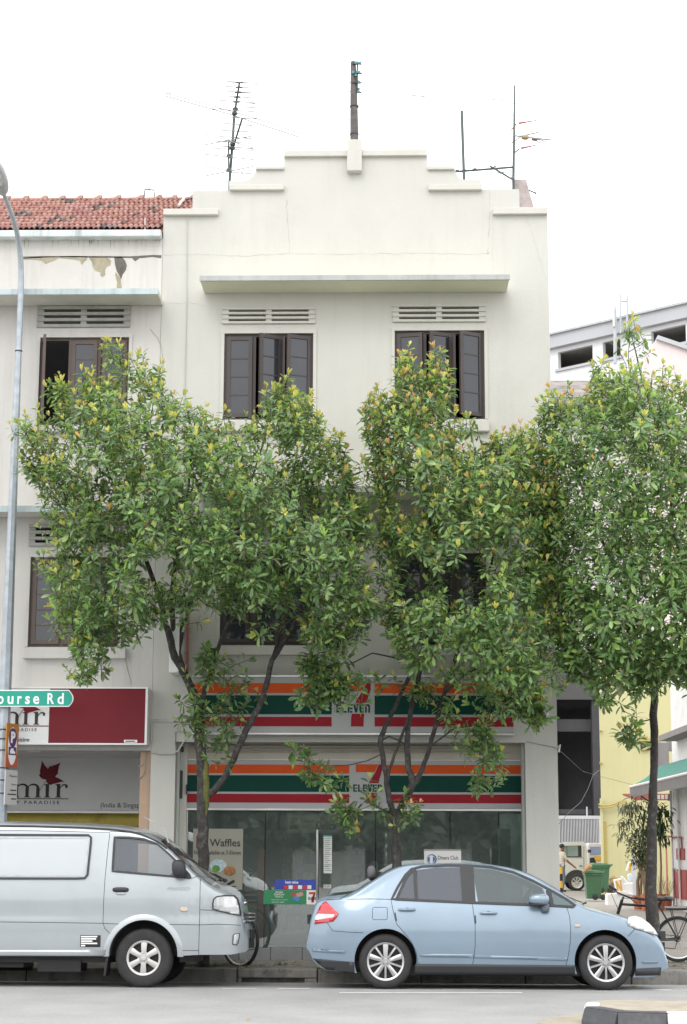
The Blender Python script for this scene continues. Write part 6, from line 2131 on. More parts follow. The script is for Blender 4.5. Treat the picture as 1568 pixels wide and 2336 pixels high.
cut = fix_normals(cut)
me = boolean_cut(bme, cut, [M_VANSIL, M_CABIN])
me.name = 'body'
me.shade_smooth(); me.set_sharp_from_angle(angle=R(38))
link('body', me, van)
M_VANGLASS = glass_mat('van_glass', (0.88, 0.90, 0.92), 1.5, 1.4, (0.25, 0.285, 0.34), 0.24)
for sg in (-1, 1):
    skin_part('window', fw, M_VANGLASS, -0.004, van, sgn=sg, b=vbody)
    q = frame_ribbon(vbody, densify(fw, 0.05), 0.022, 0.005, True, sg)
    o = q.build('window_seal', M_TRIMBLK, van, local=True)
    s_ = o.modifiers.new('solid', 'SOLIDIFY'); s_.thickness = 0.012; s_.offset = 0
    # blanked rear side window with its rubber
    wl_ = [(-340, 446), (-345, 260), (-330, 250), (382, 253), (394, 262), (394, 290), (384, 430), (372, 445), (340, 447)]
    o = skin_part('blanking_panel', [vs_(*p) for p in wl_], pmat('panel_white_silver', (0.36, 0.385, 0.405), 0.28, 0.3, coat=0.8, var=0.02), 0.006, van, sgn=sg, b=vbody)
    q = frame_ribbon(vbody, densify([vs_(*p) for p in wl_], 0.05), 0.024, 0.010, True, sg)
    o = q.build('window_seal', M_TRIMBLK, van, local=True)
    s_ = o.modifiers.new('solid', 'SOLIDIFY'); s_.thickness = 0.014; s_.offset = 0
    q = frame_ribbon(vbody, densify([vs_(*p) for p in ((-320, 436), (-325, 266), (374, 263), (380, 290), (372, 424), (362, 434))], 0.05), 0.016, 0.011, True, sg)
    q.build('panel_rim', M_GREYMETAL, van, local=True)
gaps = MB()
for pl in ([(886, 444), (885, 560), (883, 650), (880, 784)], [(478, 236), (470, 330), (462, 450), (457, 560), (455, 640), (462, 668), (492, 696)],
           [(478, 236), (600, 240), (668, 248), (722, 276), (790, 344), (850, 412), (880, 440)], [(-500, 637), (-100, 639), (200, 642), (455, 646)], [(776, 767), (880, 767)],
           [(455, 646), (540, 650)], [(735, 651), (884, 653), (960, 650), (1060, 655)], [(886, 586), (940, 588)], [(-500, 232), (100, 232), (300, 236), (478, 240)], [(850, 446), (872, 436), (896, 440), (960, 446)]):
    vbody.line(gaps, [vs_(*p) for p in pl], 0.0035)
gaps.build('panel_gaps', M_GAP, van, local=True)
# drip rail
q = MB()
pl = [(-700, 186), (0, 187), (300, 192), (520, 199), (620, 210), (690, 232), (735, 262)]
pts = []
for p in densify([vs_(*p) for p in pl], 0.1, False):
    i = int(np.argmin(abs(xs - p[0])))
    h = vbody.ring(i)
    yy, zz_ = h[vbody.ns + 2]
    pts.append((p[0], -yy - 0.004, zz_))
q.tube(pts, 0.012, 6)
q.build('drip_rail', M_TRIMBLK, van, local=True, smooth=60)
# wheel arch flares
for xx in (0.0, wb):
    m = MB()
    vs0 = []
    N = 26
    for k in range(N + 1):
        a = R(-2) + (math.pi + R(4)) * k / N
        for rr_, o_ in ((0.394, 0.001), (0.398, 0.016), (0.430, 0.014), (0.462, 0.000)):
            x_, z_ = xx + rr_ * math.cos(a), vr + 0.03 + rr_ * math.sin(a)
            vs0.append((x_, -(vbody.side(x_, max(z_, .3)) + o_), z_))
    fs = []
    for k in range(N):
        for j in range(3):
            fs.append((k * 4 + j, k * 4 + j + 1, (k + 1) * 4 + j + 1, (k + 1) * 4 + j))
    m.add(vs0, fs)
    fix_normals(m).build('wheel_arch', M_VANSIL, van, local=True, smooth=70)
# sill tube along the bottom
q = vbody.skin([vs_(*p) for p in ((-600, 764), (470, 764), (460, 790), (-600, 790))], 0.014, 0.03, 0.2)
o = q.build('sill', M_VANSIL, van, local=True, smooth=60)
s_ = o.modifiers.new('solid', 'SOLIDIFY'); s_.thickness = 0.016; s_.offset = -1
# handle, marker, data label, script
q = MB()
a_, b2_ = vs_(496, 497), vs_(569, 499)
yy = -(vbody.side(a_[0], a_[1]) + 0.014)
ellipsoid(q, ((a_[0] + b2_[0]) / 2, yy + .012, a_[1]), 0.098, 0.020, 0.030, 14, 6, 3)
q.build('door_handle', M_TRIMBLK, van, local=True, smooth=60)
q = MB()
c_ = vs_(534, 514)
ellipsoid(q, (c_[0], yy + .013, c_[1]), 0.058, 0.016, 0.016, 12, 6, 3)
q.build('handle_lock', M_GREYMETAL, van, local=True, smooth=60)
skin_part('side_marker', [vs_(*p) for p in ((800, 578), (803, 575), (828, 576), (831, 579), (830, 592), (826, 595), (804, 594), (801, 591))], M_AMBER, 0.008, van, 0.03, 0.04, 0.008, b=vbody)
lab = skin_part('data_label', [vs_(*p) for p in ((355, 698), (445, 699), (444, 752), (354, 751))], M_PLATE, 0.004, van, 0.05, 0.1, b=vbody)
q = MB()
for i, ln_ in enumerate((.86, .80, .60, .86, .22)):
    za = 702 + i * 10
    q.add(*(lambda t: (t.v, t.f))(vbody.skin([vs_(*p) for p in ((358, za), (358 + 84 * ln_, za), (358 + 84 * ln_, za + 6.5), (358, za + 6.5))], 0.0055, 0.05, 0.1)))
q.build('print_lines', M_WHT, lab, local=True)
q = MB()
x0_, z0_ = vs_(738, 499); x1_, z1_ = vs_(840, 486)
yy = -(vbody.side(x0_, z0_) + 0.003)
text(q, 'PREGIO', x0_, x1_, z0_, z1_, yy, 0.002, shear=0.3)
q.build('lettering', pmat('badge_silver', (0.36, 0.39, 0.42), 0.4, 0.5), van, local=True)
# lamps
for sg in (-1, 1):
    hp = [(942, 560), (946, 538), (960, 527), (1000, 521), (1032, 522), (1045, 534), (1053, 560), (1060, 612), (1010, 602), (942, 584)]
    q = frame_ribbon(vbody, densify([vs_(*p) for p in hp], 0.04), 0.011, 0.011, True, sg)
    o = q.build('headlight_rim', M_TRIMBLK, van, local=True)
    s_ = o.modifiers.new('solid', 'SOLIDIFY'); s_.thickness = 0.02; s_.offset = 0
    skin_part('headlight', [vs_(*p) for p in hp], M_CLEAR, 0.010, van, 0.03, 0.03, 0.015, sg, b=vbody)
    fp = [(1027, 740), (1030, 700), (1036, 694), (1056, 692), (1050, 735), (1044, 744)]
    q = frame_ribbon(vbody, densify([vs_(*p) for p in fp], 0.03), 0.009, 0.009, True, sg)
    q.build('fog_lamp_rim', M_TRIMBLK, van, local=True)
    skin_part('fog_lamp', [vs_(*p) for p in fp], M_CLEAR, 0.008, van, 0.03, 0.03, 0.01, sg, b=vbody)
zg_ = vs_(0, 600, YCV)[1]
q = MB(); q.box(xb - 0.16, xb + 0.000, -0.40, 0.40, zg_ - 0.06, zg_ + 0.055); q.build('grille', M_TRIMBLK, van, local=True, bevel=0.01)
q = MB()
for k in range(3):
    q.box(xb - 0.05, xb + 0.010, -0.40, 0.40, zg_ - 0.052 + k * 0.042, zg_ - 0.034 + k * 0.042)
q.build('grille_bar', M_CHROME, van, local=True)
q = MB(); zz_ = vs_(0, 715, YCV)[1]; q.box(xb - 0.10, xb + 0.004, -0.42, 0.42, zz_ - 0.06, zz_ + 0.07); q.build('air_intake', M_TRIMBLK, van, local=True, bevel=0.01)
q = MB(); zz_ = vs_(0, 676, YCV)[1]; q.box(xb + 0.006, xb + 0.022, -0.24, 0.24, zz_ - 0.062, zz_ + 0.062); q.build('number_plate', M_PLATE, van, local=True, bevel=0.004)
q = MB(); ellipsoid(q, (xb - 0.085, 0, vs_(0, 538, YCV)[1]), 0.03, 0.055, 0.028, 12, 6, 2); q.build('badge', M_CHROME, van, local=True, smooth=60)
ws = vbody.top_panel(vs_(742, 0, YCV)[0], vs_(972, 0, YCV)[0], 0.006); ws.build('windscreen', M_WSCREEN, van, local=True, smooth=60)
# mirror and aerial
mx, mz = vs_(795, 405)
q = MB()
ellipsoid(q, (mx, -(vbody.side(mx, mz) + 0.11), mz), 0.080, 0.085, 0.105, 16, 8, 3.2, Matrix.Rotation(-0.12, 4, 'Y'))
o = q.build('mirror', M_TRIMBLK, van, local=True, smooth=60)
q = vbody.skin([vs_(*p) for p in ((770, 436), (800, 395), (818, 405), (848, 446), (836, 449), (772, 440))], 0.012, 0.04, 0.05)
q.build('mirror_base', M_TRIMBLK, o, local=True)
q = MB()
ap_ = [vs_(741, 287), vs_(728, 244), vs_(712, 214)]
yy = -vbody.side(ap_[0][0], ap_[0][1]) - 0.005
q.tube([(ap_[0][0], yy, ap_[0][1]), (ap_[1][0], yy - .02, ap_[1][1]), (ap_[2][0], yy - .03, ap_[2][1])], [0.010, 0.007, 0.006], 6)
e_ = vs_(633, 173)
q.tube([(ap_[2][0], yy - .03, ap_[2][1]), (e_[0], yy - .05, e_[1])], 0.005, 5)
q.build('aerial', M_GREYMETAL, van, local=True)
q = MB()
c0_ = vs_(980, 448, YCV)
for sy in (-.35, .2):
    q.tube([(c0_[0] + .02, sy, c0_[1] + .03), (c0_[0] - .08, sy - .25, c0_[1] + .09)], 0.008, 5)
    ellipsoid(q, (c0_[0] + .03, sy, c0_[1] + .015), 0.03, 0.03, 0.025, 8, 5, 2)
q.build('wiper', M_TRIMBLK, van, local=True)
# driver bench, steering wheel
q = MB()
sx = vs_(520, 0)[0]
for sy in (-0.4, 0.4):
    ellipsoid(q, (sx - .16, sy, 1.16), 0.08, 0.23, 0.22, 12, 8, 3)
q.build('seat', M_SEAT, van, local=True, smooth=60)
q = MB()
Mw = Matrix.Translation((vs_(750, 420)[0], -.38, vs_(750, 425)[1])) @ Matrix.Rotation(-0.7, 4, 'Y')
q.tube([Mw @ Vector((0.19 * math.cos(a), 0.19 * math.sin(a), 0)) for a in np.linspace(0, 2 * math.pi, 21)], 0.015, 6)
q.build('steering_wheel', M_TRIMBLK, van, local=True, smooth=60)
# underside, mudflap
q = MB()
q.box(xa + .3, wb - .35, -0.6, 0.6, 0.24, 0.36); q.box(wb + 0.36, -0.42, -0.62, 0.62, 0.27, 0.36)
q.box(-1.25, -0.75, -0.66, -0.2, 0.17, 0.30); q.box(-2.0, -1.45, -0.5, 0.1, 0.21, 0.30)
q.box(0.38, xb - .62, -0.5, 0.5, 0.28, 0.36)
q.tube([(-2.3, 0.3, 0.22), (-1.5, 0.32, 0.22)], 0.07, 8)
q.build('underbody', M_BLACK, van, local=True)
q = MB(); q.obox(Matrix.Translation((-0.43, -0.70, 0.24)) @ Matrix.Rotation(0.12, 4, 'Y'), -0.012, 0.012, -0.14, 0.14, -0.11, 0.14); q.build('mudflap', M_BLACK, van, local=True)
for xx in (0.0, wb):
    wheel(van, xx, -HWV + 0.045, vr, 0.195, 'six', -1, 0.20, rim_mat=M_ALLOYW)
    wheel(van, xx, HWV - 0.045, vr, 0.195, 'six', 1, 0.20, rim_mat=M_ALLOYW)
# ------------------------------------------------------------------ street lamp and its signs
YL = 23.02
xl_ = (P(46, 800, YL).x + P(22, 1311, YL).x + P(12, 1511, YL).x) / 3
lamp = thing('street_lamp', 'tall tapered grey street lamp post with curved arm beside the restaurant', 'street lamp', (xl_, YL, ZK1))
zt_ = P(49, 640, YL).z
q = MB()
q.tube([(xl_, YL, ZK1), (xl_, YL, P(0, 1511, YL).z), (xl_, YL, P(0, 1311, YL).z), (xl_, YL, P(0, 802, YL).z)], [0.090, 0.077, 0.066, 0.0435], 8)
q.build('post', M_GREYMETAL, lamp, smooth=20)
q = MB()
arm = [Vector((xl_, YL, P(0, 802, YL).z - 0.02)), Vector((xl_, YL, zt_))] + [P(*a) for a in ((47, 590, YL - .03), (43, 553, YL - .15), (37, 522, YL - .32), (28.5, 494, YL - .52), (18, 465, YL - .76), (6, 437, YL - 1.02))]
q.tube(arm, [0.041, 0.040, 0.038, 0.036, 0.034, 0.032, 0.031, 0.030], 10)
q.build('arm', M_GREYMETAL, lamp, smooth=60)
q = MB()
for v_ in (1664.7, 1686, 1711.8, 1752, 1780, 1810, 801):
    z_ = P(5, v_, YL).z
    r_ = float(np.interp(z_, [ZK1, P(0, 1511, YL).z, P(0, 1311, YL).z, P(0, 802, YL).z], [0.092, 0.079, 0.068, 0.045]))
    q.tube([(xl_, YL, z_ - 0.008), (xl_, YL, z_ + 0.008)], r_ + 0.004, 12)
q.build('band', M_DARKMETAL, lamp)
hc = P(-6, 404, YL - 1.42)
ax = (P(-16, 372, YL - 1.85) - P(6, 437, YL - 1.0)).normalized()
zz_ = Vector((0, 0, 1)); sd = ax.cross(zz_).normalized(); up = sd.cross(ax).normalized()
HM = Matrix((ax, sd, up)).transposed()
q = MB()
ellipsoid(q, hc, 0.50, 0.125, 0.11, 20, 12, 2.3, HM)
hd = q.build('lamp_head', pmat('lamp_grey', (0.33, 0.34, 0.35), 0.45), lamp, smooth=70)
q = MB()
ellipsoid(q, hc - up * 0.055 + ax * 0.12, 0.25, 0.095, 0.085, 18, 10, 2.1, HM)
q.build('lens', pmat('lamp_lens', (0.36, 0.40, 0.39), 0.08, spec=0.8, var=0.25, vs=6), hd, smooth=70)

# street name plate clamped to the lamp post
Ysn = YL - 0.13
M_SGREEN = pmat('street_sign_green', (0.0, 0.30, 0.22), 0.4, var=0.03)
M_SWHT = pmat('street_sign_white', (0.80, 0.82, 0.81), 0.4, var=0.02)
o = thing('street_sign', 'green street name plate with white lettering clamped to the lamp post', 'street sign', P(20, 1613, Ysn))
def zsg(x, y): return P(x * .15193, 1532.5 + y * .15193, Ysn)
def plate(m, ins, y0_, y1_):
    pts = [(-1500, 273 + ins), (1035 - ins * .3, 273 + ins), (1072 - ins * .6, 318 + ins * .5), (1096 - ins, 362), (1104 - ins, 400), (1096 - ins, 440), (1074 - ins * .6, 482 - ins * .5), (1032 - ins * .3, 527 - ins), (-1500, 527 - ins)]
    xz = [(zsg(*p).x, zsg(*p).z) for p in pts]
    m.prism(list(reversed(xz)), y0_, y1_)
q = MB(); plate(q, 0, Ysn, Ysn + 0.02); q.build('plate', M_SWHT, o, bevel=0.002)
q = MB(); plate(q, 15, Ysn - 0.003, Ysn - 0.0005); q.build('green_face', M_SGREEN, o)
q = MB()
for ch, xa_, xb_, ya_, yb_ in (('d', 862, 962, 320, 488), ('R', 710, 818, 322, 486), ('e', 497, 592, 366, 488), ('s', 377, 452, 366, 488), ('r', 260, 330, 366, 486), ('u', 112, 206, 368, 488), ('o', -38, 58, 366, 488), ('C', -180, -75, 320, 488), ('Race', -730, -330, 320, 488)):
    a, b_ = zsg(xa_, yb_), zsg(xb_, ya_)
    text(q, ch, a.x, b_.x, a.z, b_.z, Ysn - 0.0035, 0.002, bold=0.022)
q.build('lettering', M_SWHT, o)
q = MB()
for z_ in (zsg(0, 300).z, zsg(0, 500).z):
    q.box(xl_ - 0.10, xl_ + 0.10, Ysn + 0.021, YL + 0.09, z_ - 0.012, z_ + 0.012)
q.build('clamp', M_GREYMETAL, o)

# parking sign, turned along the street
def side_sign(name, label, uc, v0, v1, w_, parts):
    Yp = YL - 0.06
    c0, c1 = P(uc, v1, Yp), P(uc + (3 if v0 < 1700 else 2), v0, Yp)
    o = thing(name, label, 'sign', c0)
    h_ = c1.z - c0.z
    M = Matrix.Translation(c0) @ Matrix.Rotation(R(70), 4, 'Z')
    for (nm, mt, fn) in parts:
        q = MB(); fn(q, w_, h_)
        q.v = [tuple(M @ Vector(p)) for p in q.v]
        q.build(nm, mt, o)
    return o
M_PURP = pmat('sign_purple', (0.09, 0.03, 0.16), 0.45)
M_ORG2 = pmat('sign_amber', (0.42, 0.19, 0.03), 0.45, var=0.05)
def f_board(q, w_, h_): q.box(-w_ / 2, w_ / 2, 0, 0.012, 0, h_)
def f_lower(q, w_, h_): q.box(-w_ / 2 + .004, w_ / 2 - .004, -0.002, -0.0005, 0.004, h_ * .30)
def ell(cx, cz, rx, rz, n=20, p=2.0): return [(cx + rx * math.copysign(abs(math.cos(6.2832 * i / n)) ** (2 / p), math.cos(6.2832 * i / n)), cz + rz * math.copysign(abs(math.sin(6.2832 * i / n)) ** (2 / p), math.sin(6.2832 * i / n))) for i in range(n)]
def f_white(q, w_, h_): q.prism(ell(0, h_ * .49, w_ * .36, h_ * .43), -0.004, -0.0022)
def f_purp(q, w_, h_):
    q.prism(ell(0, h_ * .68, w_ * .32, h_ * .22), -0.006, -0.0042)
    q.box(-w_ * .31, w_ * .31, -0.006, -0.0042, h_ * .29, h_ * .47)
def f_p(q, w_, h_):
    text(q, 'P', -w_ * .16, w_ * .2, h_ * .56, h_ * .82, -0.0062, 0.002, bold=0.05)
    q.prism([(-w_ * .2, h_ * .32), (w_ * .22, h_ * .32), (w_ * .22, h_ * .37), (w_ * .12, h_ * .38), (w_ * .06, h_ * .44), (-w_ * .1, h_ * .44), (-w_ * .2, h_ * .38)], -0.008, -0.0062)
side_sign('parking_sign', 'narrow amber and purple parking sign seen nearly edge on beside the lamp post', 26, 1651, 1752, 0.29,
          [('board', M_ORG2, f_board), ('lower_panel', pmat('sign_coral', (0.42, 0.10, 0.06), 0.45), f_lower), ('white_shape', M_SWHT, f_white), ('purple_shape', M_PURP, f_purp), ('symbol', M_SWHT, f_p)])
def f_lines(q, w_, h_):
    text(q, '7am', -w_ * .2, w_ * .42, h_ * .80, h_ * .86, -0.0005, 0.002)
    text(q, '5pm', 0, w_ * .42, h_ * .55, h_ * .61, -0.0005, 0.002)
    for zf, wf in ((.40, .5), (.28, .7), (.15, .4)):
        q.box(w_ * (.42 - wf), w_ * .42, -0.002, -0.0005, h_ * zf, h_ * (zf + .035))
side_sign('hours_plate', 'small white parking hours plate below the amber sign', 24, 1757, 1836, 0.29, [('board', pmat('plate_offwhite', (0.50, 0.50, 0.50), 0.5), f_board), ('lettering', M_INK, f_lines)])

# ------------------------------------------------------------------ bicycles
M_BIKE = pmat('black_bike_paint', (0.014, 0.014, 0.015), 0.35)
M_SPOKE = pmat('steel_spoke', (0.45, 0.45, 0.46), 0.35, 0.8)
M_TAPE = pmat('bike_rim_silver', (0.60, 0.61, 0.62), 0.35, 0.6)
def bike_wheel(parent, c, r, yaw=0.0, tyre=0.022, rim_w=0.011):
    M0 = Matrix.Translation(c) @ Matrix.Rotation(yaw, 4, 'Z') @ Matrix.Rotation(R(90), 4, 'X')
    q = MB()
    prof = [(r - tyre + tyre * math.cos(a), tyre * .9 * math.sin(a)) for a in np.linspace(0, 2 * math.pi, 11)]
    q.lathe(prof, 48, M0)
    o = q.build('wheel', M_RUBBER, parent, smooth=80, local=True)
    q = MB()
    r1 = r - tyre * 1.9
    q.lathe([(r1, -0.012), (r1 - rim_w, -0.010), (r1 - rim_w - .004, 0), (r1 - rim_w, 0.010), (r1, 0.012)], 48, M0)
    q.build('rim', M_TAPE, o, smooth=80, local=True)
    q = MB()
    for k in range(28):
        a = 2 * math.pi * k / 28
        b_ = a + (0.55 if k % 2 else -0.55)
        h_ = 0.028 if (k // 2) % 2 else -0.028
        q.tube([M0 @ Vector((0.02 * math.cos(b_), 0.02 * math.sin(b_), h_)), M0 @ Vector(((r1 - rim_w) * math.cos(a), (r1 - rim_w) * math.sin(a), 0))], 0.0016, 3)
    q.tube([M0 @ Vector((0, 0, -.05)), M0 @ Vector((0, 0, .05))], 0.018, 10)
    q.build('spokes', M_SPOKE, o, local=True)
    return o
def bicycle(label, loc, rz, r, base=1.02, steer=0.0, lean=0.0, seat_z=0.86, carrier=True, bar=0.29, bar_z=0.98):
    o = thing('bicycle', label, 'bicycle', loc, None, (lean, 0, rz))
    A, Bf = Vector((0, 0, r)), Vector((base, 0, r))
    bb = Vector((0.43, 0, r - 0.02)); st = Vector((0.23, 0, 0.70)); hb = Vector((base - 0.21, 0, 0.60)); ht = Vector((base - 0.26, 0, 0.76))
    q = MB()
    q.tube([st, ht - Vector((0, 0, .03))], 0.017, 8); q.tube([bb, hb], 0.020, 8); q.tube([bb, st + Vector((-.01, 0, .06))], 0.017, 8); q.tube([hb - Vector((-.005, 0, .02)), ht + Vector((-.01, 0, .02))], 0.021, 8)
    for sy in (-.055, .055):
        q.tube([A + Vector((0, sy, 0)), bb + Vector((0, sy * .6, 0))], 0.010, 6)
        q.tube([A + Vector((0, sy, 0)), st + Vector((0, sy * .5, 0))], 0.009, 6)
    q.build('frame', M_BIKE, o, smooth=60, local=True)
    Ms = Matrix.Translation(ht) @ Matrix.Rotation(-0.30, 4, 'Y') @ Matrix.Rotation(steer, 4, 'Z') @ Matrix.Rotation(0.30, 4, 'Y') @ Matrix.Translation(-ht)
    q = MB()
    for sy in (-.05, .05):
        q.tube([Ms @ (hb + Vector((0, sy * .8, -.03))), Ms @ (Bf + Vector((-.05, sy, .12))), Ms @ (Bf + Vector((0, sy, 0)))], [0.013, 0.012, 0.009], 6)
    q.tube([Ms @ (hb + Vector((0, -.05, -.03))), Ms @ (hb + Vector((0, .05, -.03)))], 0.014, 6)
    q.build('fork', M_BIKE, o, smooth=60, local=True)
    hz = Vector((base - 0.30, 0, bar_z))
    q = MB()
    q.tube([Ms @ ht, Ms @ (hz + Vector((0.0, 0, -.02)))], 0.014, 6)
    q.tube([Ms @ (hz + Vector((-.06, -bar, .02))), Ms @ (hz + Vector((0, -.1, 0))), Ms @ (hz + Vector((0, .1, 0))), Ms @ (hz + Vector((-.06, bar, .02)))], 0.012, 6)
    hbar = q.build('handlebar', M_BIKE, o, smooth=60, local=True)
    q = MB()
    for sg in (-1, 1):
        q.tube([Ms @ (hz + Vector((-.03, sg * bar * .62, .012))), Ms @ (hz + Vector((-.065, sg * (bar + .03), .022)))], 0.019, 8)
        q.tube([Ms @ (hz + Vector((0.03, sg * bar * .55, 0))), Ms @ (hz + Vector((0.02, sg * bar * .95, -.03)))], 0.007, 5)
        q.tube([Ms @ (hz + Vector((0.03, sg * bar * .5, 0))), Ms @ (hz + Vector((0.14, sg * .1, 0.02))), Ms @ (hz + Vector((0.10, 0, -.16)))], 0.0035, 4)
    q.build('grip', M_TRIMBLK, hbar, smooth=60, local=True)
    q = MB()
    ellipsoid(q, (0.20, 0, seat_z), 0.13, 0.065, 0.028, 14, 8, 2.2)
    ellipsoid(q, (0.12, 0, seat_z + 0.005), 0.07, 0.085, 0.032, 12, 8, 2.2)
    q.tube([st, (0.20, 0, seat_z - .02)], 0.013, 6)
    q.build('saddle', M_TRIMBLK, o, smooth=60, local=True)
    q = MB()
    M0 = Matrix.Translation(bb) @ Matrix.Rotation(R(90), 4, 'X')
    q.lathe([(0.02, 0.05), (0.085, 0.052), (0.088, 0.048), (0.02, 0.046)], 28, M0)
    for sg in (-1, 1):
        d = Vector((0.05 * sg, -0.065 * sg, -0.16 * sg)); q.tube([bb + Vector((0, -0.06 * sg, 0)), bb + d], 0.010, 6)
        q.box(bb.x + d.x - .045, bb.x + d.x + .045, d.y - .07 * sg if sg > 0 else d.y, d.y if sg > 0 else d.y + .07, bb.z + d.z - .012, bb.z + d.z + .012)
    q.tube([(0, -.045, r + .035), (bb.x, -.05, bb.z + .085)], 0.006, 5); q.tube([(0, -.045, r - .035), (0.03, -.05, r - .13), (bb.x, -.05, bb.z - .085)], 0.006, 5)
    q.lathe([(0.0, .05), (0.045, .045), (0.045, .03), (0, .03)], 16, Matrix.Translation(A) @ Matrix.Rotation(R(90), 4, 'X'))
    q.build('crank', M_DARKMETAL, o, local=True)
    if carrier:
        q = MB()
        zc_ = r * 2 + 0.10
        q.box(-0.36, 0.16, -0.085, 0.085, zc_ - 0.014, zc_ + 0.014)
        for sy in (-.075, .075):
            q.tube([(0, sy, r), (-.16, sy, zc_ - .015)], 0.006, 5); q.tube([(0, sy, r), (0.08, sy, zc_ - .015)], 0.006, 5)
        q.build('carrier', M_BIKE, o, local=True)
    bike_wheel(o, A, r)
    bike_wheel(o, Ms @ Bf, r, steer)
    return o
Yb1 = 23.30
c = P(548, 2143, Yb1)
rb = 0.345
bicycle('dark bicycle standing behind the van bonnet with only its turned front wheel showing', (c.x - 0.98, Yb1 - 0.03, c.z - rb), 0, rb, 1.02, steer=R(-42), carrier=True)
Yb2 = 23.62
c = P(1546, 2142, Yb2)
bicycle('black bicycle with rear carrier leaning on the right tree trunk', (c.x, Yb2, c.z - 0.290), R(180), 0.290, 0.98, steer=R(48), lean=R(-6), seat_z=0.80, bar=0.25, bar_z=0.84)

# ------------------------------------------------------------------ roof aerials and the wire pole
M_AER = pmat('aerial_green_grey', (0.075, 0.10, 0.095), 0.5, 0.3)
M_ROD = pmat('aerial_rod', (0.20, 0.20, 0.20), 0.5, 0.4)
def zA(x, y): return (322.6 + x * .30865, 80.66 + y * .30865)
def zB_(x, y): return (806.6 + x * .30865, 80.66 + y * .30865)
Ya = F + 1.6
base1 = P(*zA(650, 1140), Ya)
o = thing('tv_aerial', 'tall multi element television aerial left of the gable', 'aerial', (base1.x, Ya, z_roof))
q = MB()
q.tube([(base1.x, Ya, z_roof - 0.01), P(*zA(652, 1080), Ya), P(*zA(672, 830), Ya), P(*zA(690, 545), Ya)], 0.022, 6)
q.tube([P(*zA(646, 1000), Ya - .05), P(*zA(646, 768), Ya - .05)], 0.014, 5)
q.build('mast', M_AER, o)
q = MB()
q.tube([P(*zA(690, 575), Ya), P(*zA(726, 343), Ya - .6)], 0.016, 5)
q.tube([P(*zA(672, 850), Ya), P(*zA(746, 612), Ya - .6)], 0.016, 5)
for x, y in ((726, 347), (722, 383), (716, 419), (709, 455), (704, 491)):
    q.tube([P(*zA(x - 24, y), Ya - .3), P(*zA(x + 24, y), Ya - .3)], 0.015, 5)
for x, y in ((695, 545), (690, 575), (675, 805), (672, 832), (650, 890), (648, 995)):
    ellipsoid(q, P(*zA(x, y), Ya - .1), 0.045, 0.045, 0.03, 8, 5, 2.5)
q.build('boom', M_AER, o)
q = MB()
els = [(598, 335, 856, 353), (592, 373, 850, 389), (592, 408, 842, 425), (583, 444, 833, 461), (575, 478, 840, 497), (520, 540, 868, 565), (620, 600, 870, 619), (608, 648, 852, 669), (592, 700, 833, 713), (575, 745, 825, 763), (565, 782, 812, 797),
       (462, 724, 828, 831), (466, 808, 828, 741), (468, 877, 835, 918), (462, 954, 640, 1002), (462, 1040, 830, 967), (668, 1010, 835, 1023)]
for x0_, y0_, x1_, y1_ in els:
    q.tube([P(*zA(x0_, y0_), Ya - .1), P(*zA(x1_, y1_), Ya - .4)], 0.0078, 4)
q.tube([P(*zA(*p), Ya) for p in ((188, 428), (640, 553), (870, 618), (1190, 730), (1192, 752), (1172, 752), (860, 650), (640, 577), (182, 448), (188, 428))], 0.0075, 4)
q.tube([P(*zA(*p), Ya) for p in ((548, 527), (560, 508), (840, 504), (858, 515), (840, 531), (690, 537))], 0.0075, 4)
q.tube([P(*zA(*p), Ya) for p in ((508, 822), (520, 832), (830, 850), (835, 843), (820, 836), (555, 814))], 0.0075, 4)
q.tube([P(*zA(*p), Ya) for p in ((665, 1003), (725, 988), (780, 1070))], 0.006, 4)
q.build('rods', M_ROD, o)

Yb = F + 1.5
pr = P(*zB_(1183, 1130), Yb)
o = thing('tv_aerial', 'thin television aerial on a pole with side rods right of the gable', 'aerial', (pr.x, Yb, z_roof))
q = MB()
q.tube([(pr.x, Yb, z_roof - .01), P(*zB_(1183, 1060), Yb), P(*zB_(1188, 760), Yb), P(*zB_(1192, 368), Yb)], [0.022, 0.022, 0.019, 0.012], 6)
q.build('mast', M_AER, o)
q = MB()
q.tube([P(*zB_(1185, 740), Yb), P(*zB_(1460, 772), Yb - .8)], 0.012, 5)
q.tube([P(*zB_(1215, 748), Yb), P(*zB_(1366, 716), Yb)], 0.010, 5)
q.tube([P(*zB_(1300, 755), Yb), P(*zB_(1428, 783), Yb)], 0.008, 5)
q.tube([P(*zB_(1330, 770), Yb), P(*zB_(1390, 797), Yb)], 0.008, 5)
q.tube([P(*zB_(1170, 792), Yb), P(*zB_(1250, 742), Yb)], 0.008, 5)
q.tube([P(*zB_(1228, 700), Yb), P(*zB_(1245, 760), Yb), P(*zB_(1240, 820), Yb)], 0.006, 5)
q.build('boom', M_ROD, o)
q = MB()
for a_, b2_, w0, w1 in (((1222, 648), (1352, 628), .028, .008), ((1240, 833), (1370, 806), .028, .008), ((1160, 706), (1202, 655), .012, .022), ((1190, 868), (1226, 838), .016, .02)):
    q.tube([P(*zB_(*a_), Yb), P(*zB_(*b2_), Yb)], [w0 * .6, w1 * .6], 6)
q.build('reflector', pmat('aerial_red', (0.30, 0.10, 0.08), 0.5), o)
q = MB()
ellipsoid(q, P(*zB_(1272, 752), Yb), 0.055, 0.05, 0.034, 10, 6, 3)
q.build('junction_box', pmat('aerial_yellow', (0.45, 0.27, 0.04), 0.5), o)
q = MB(); ellipsoid(q, P(*zB_(1340, 768), Yb), 0.05, 0.03, 0.02, 10, 6, 2.5); q.build('clamp', pmat('aerial_brown', (0.16, 0.08, 0.07), 0.5), o)

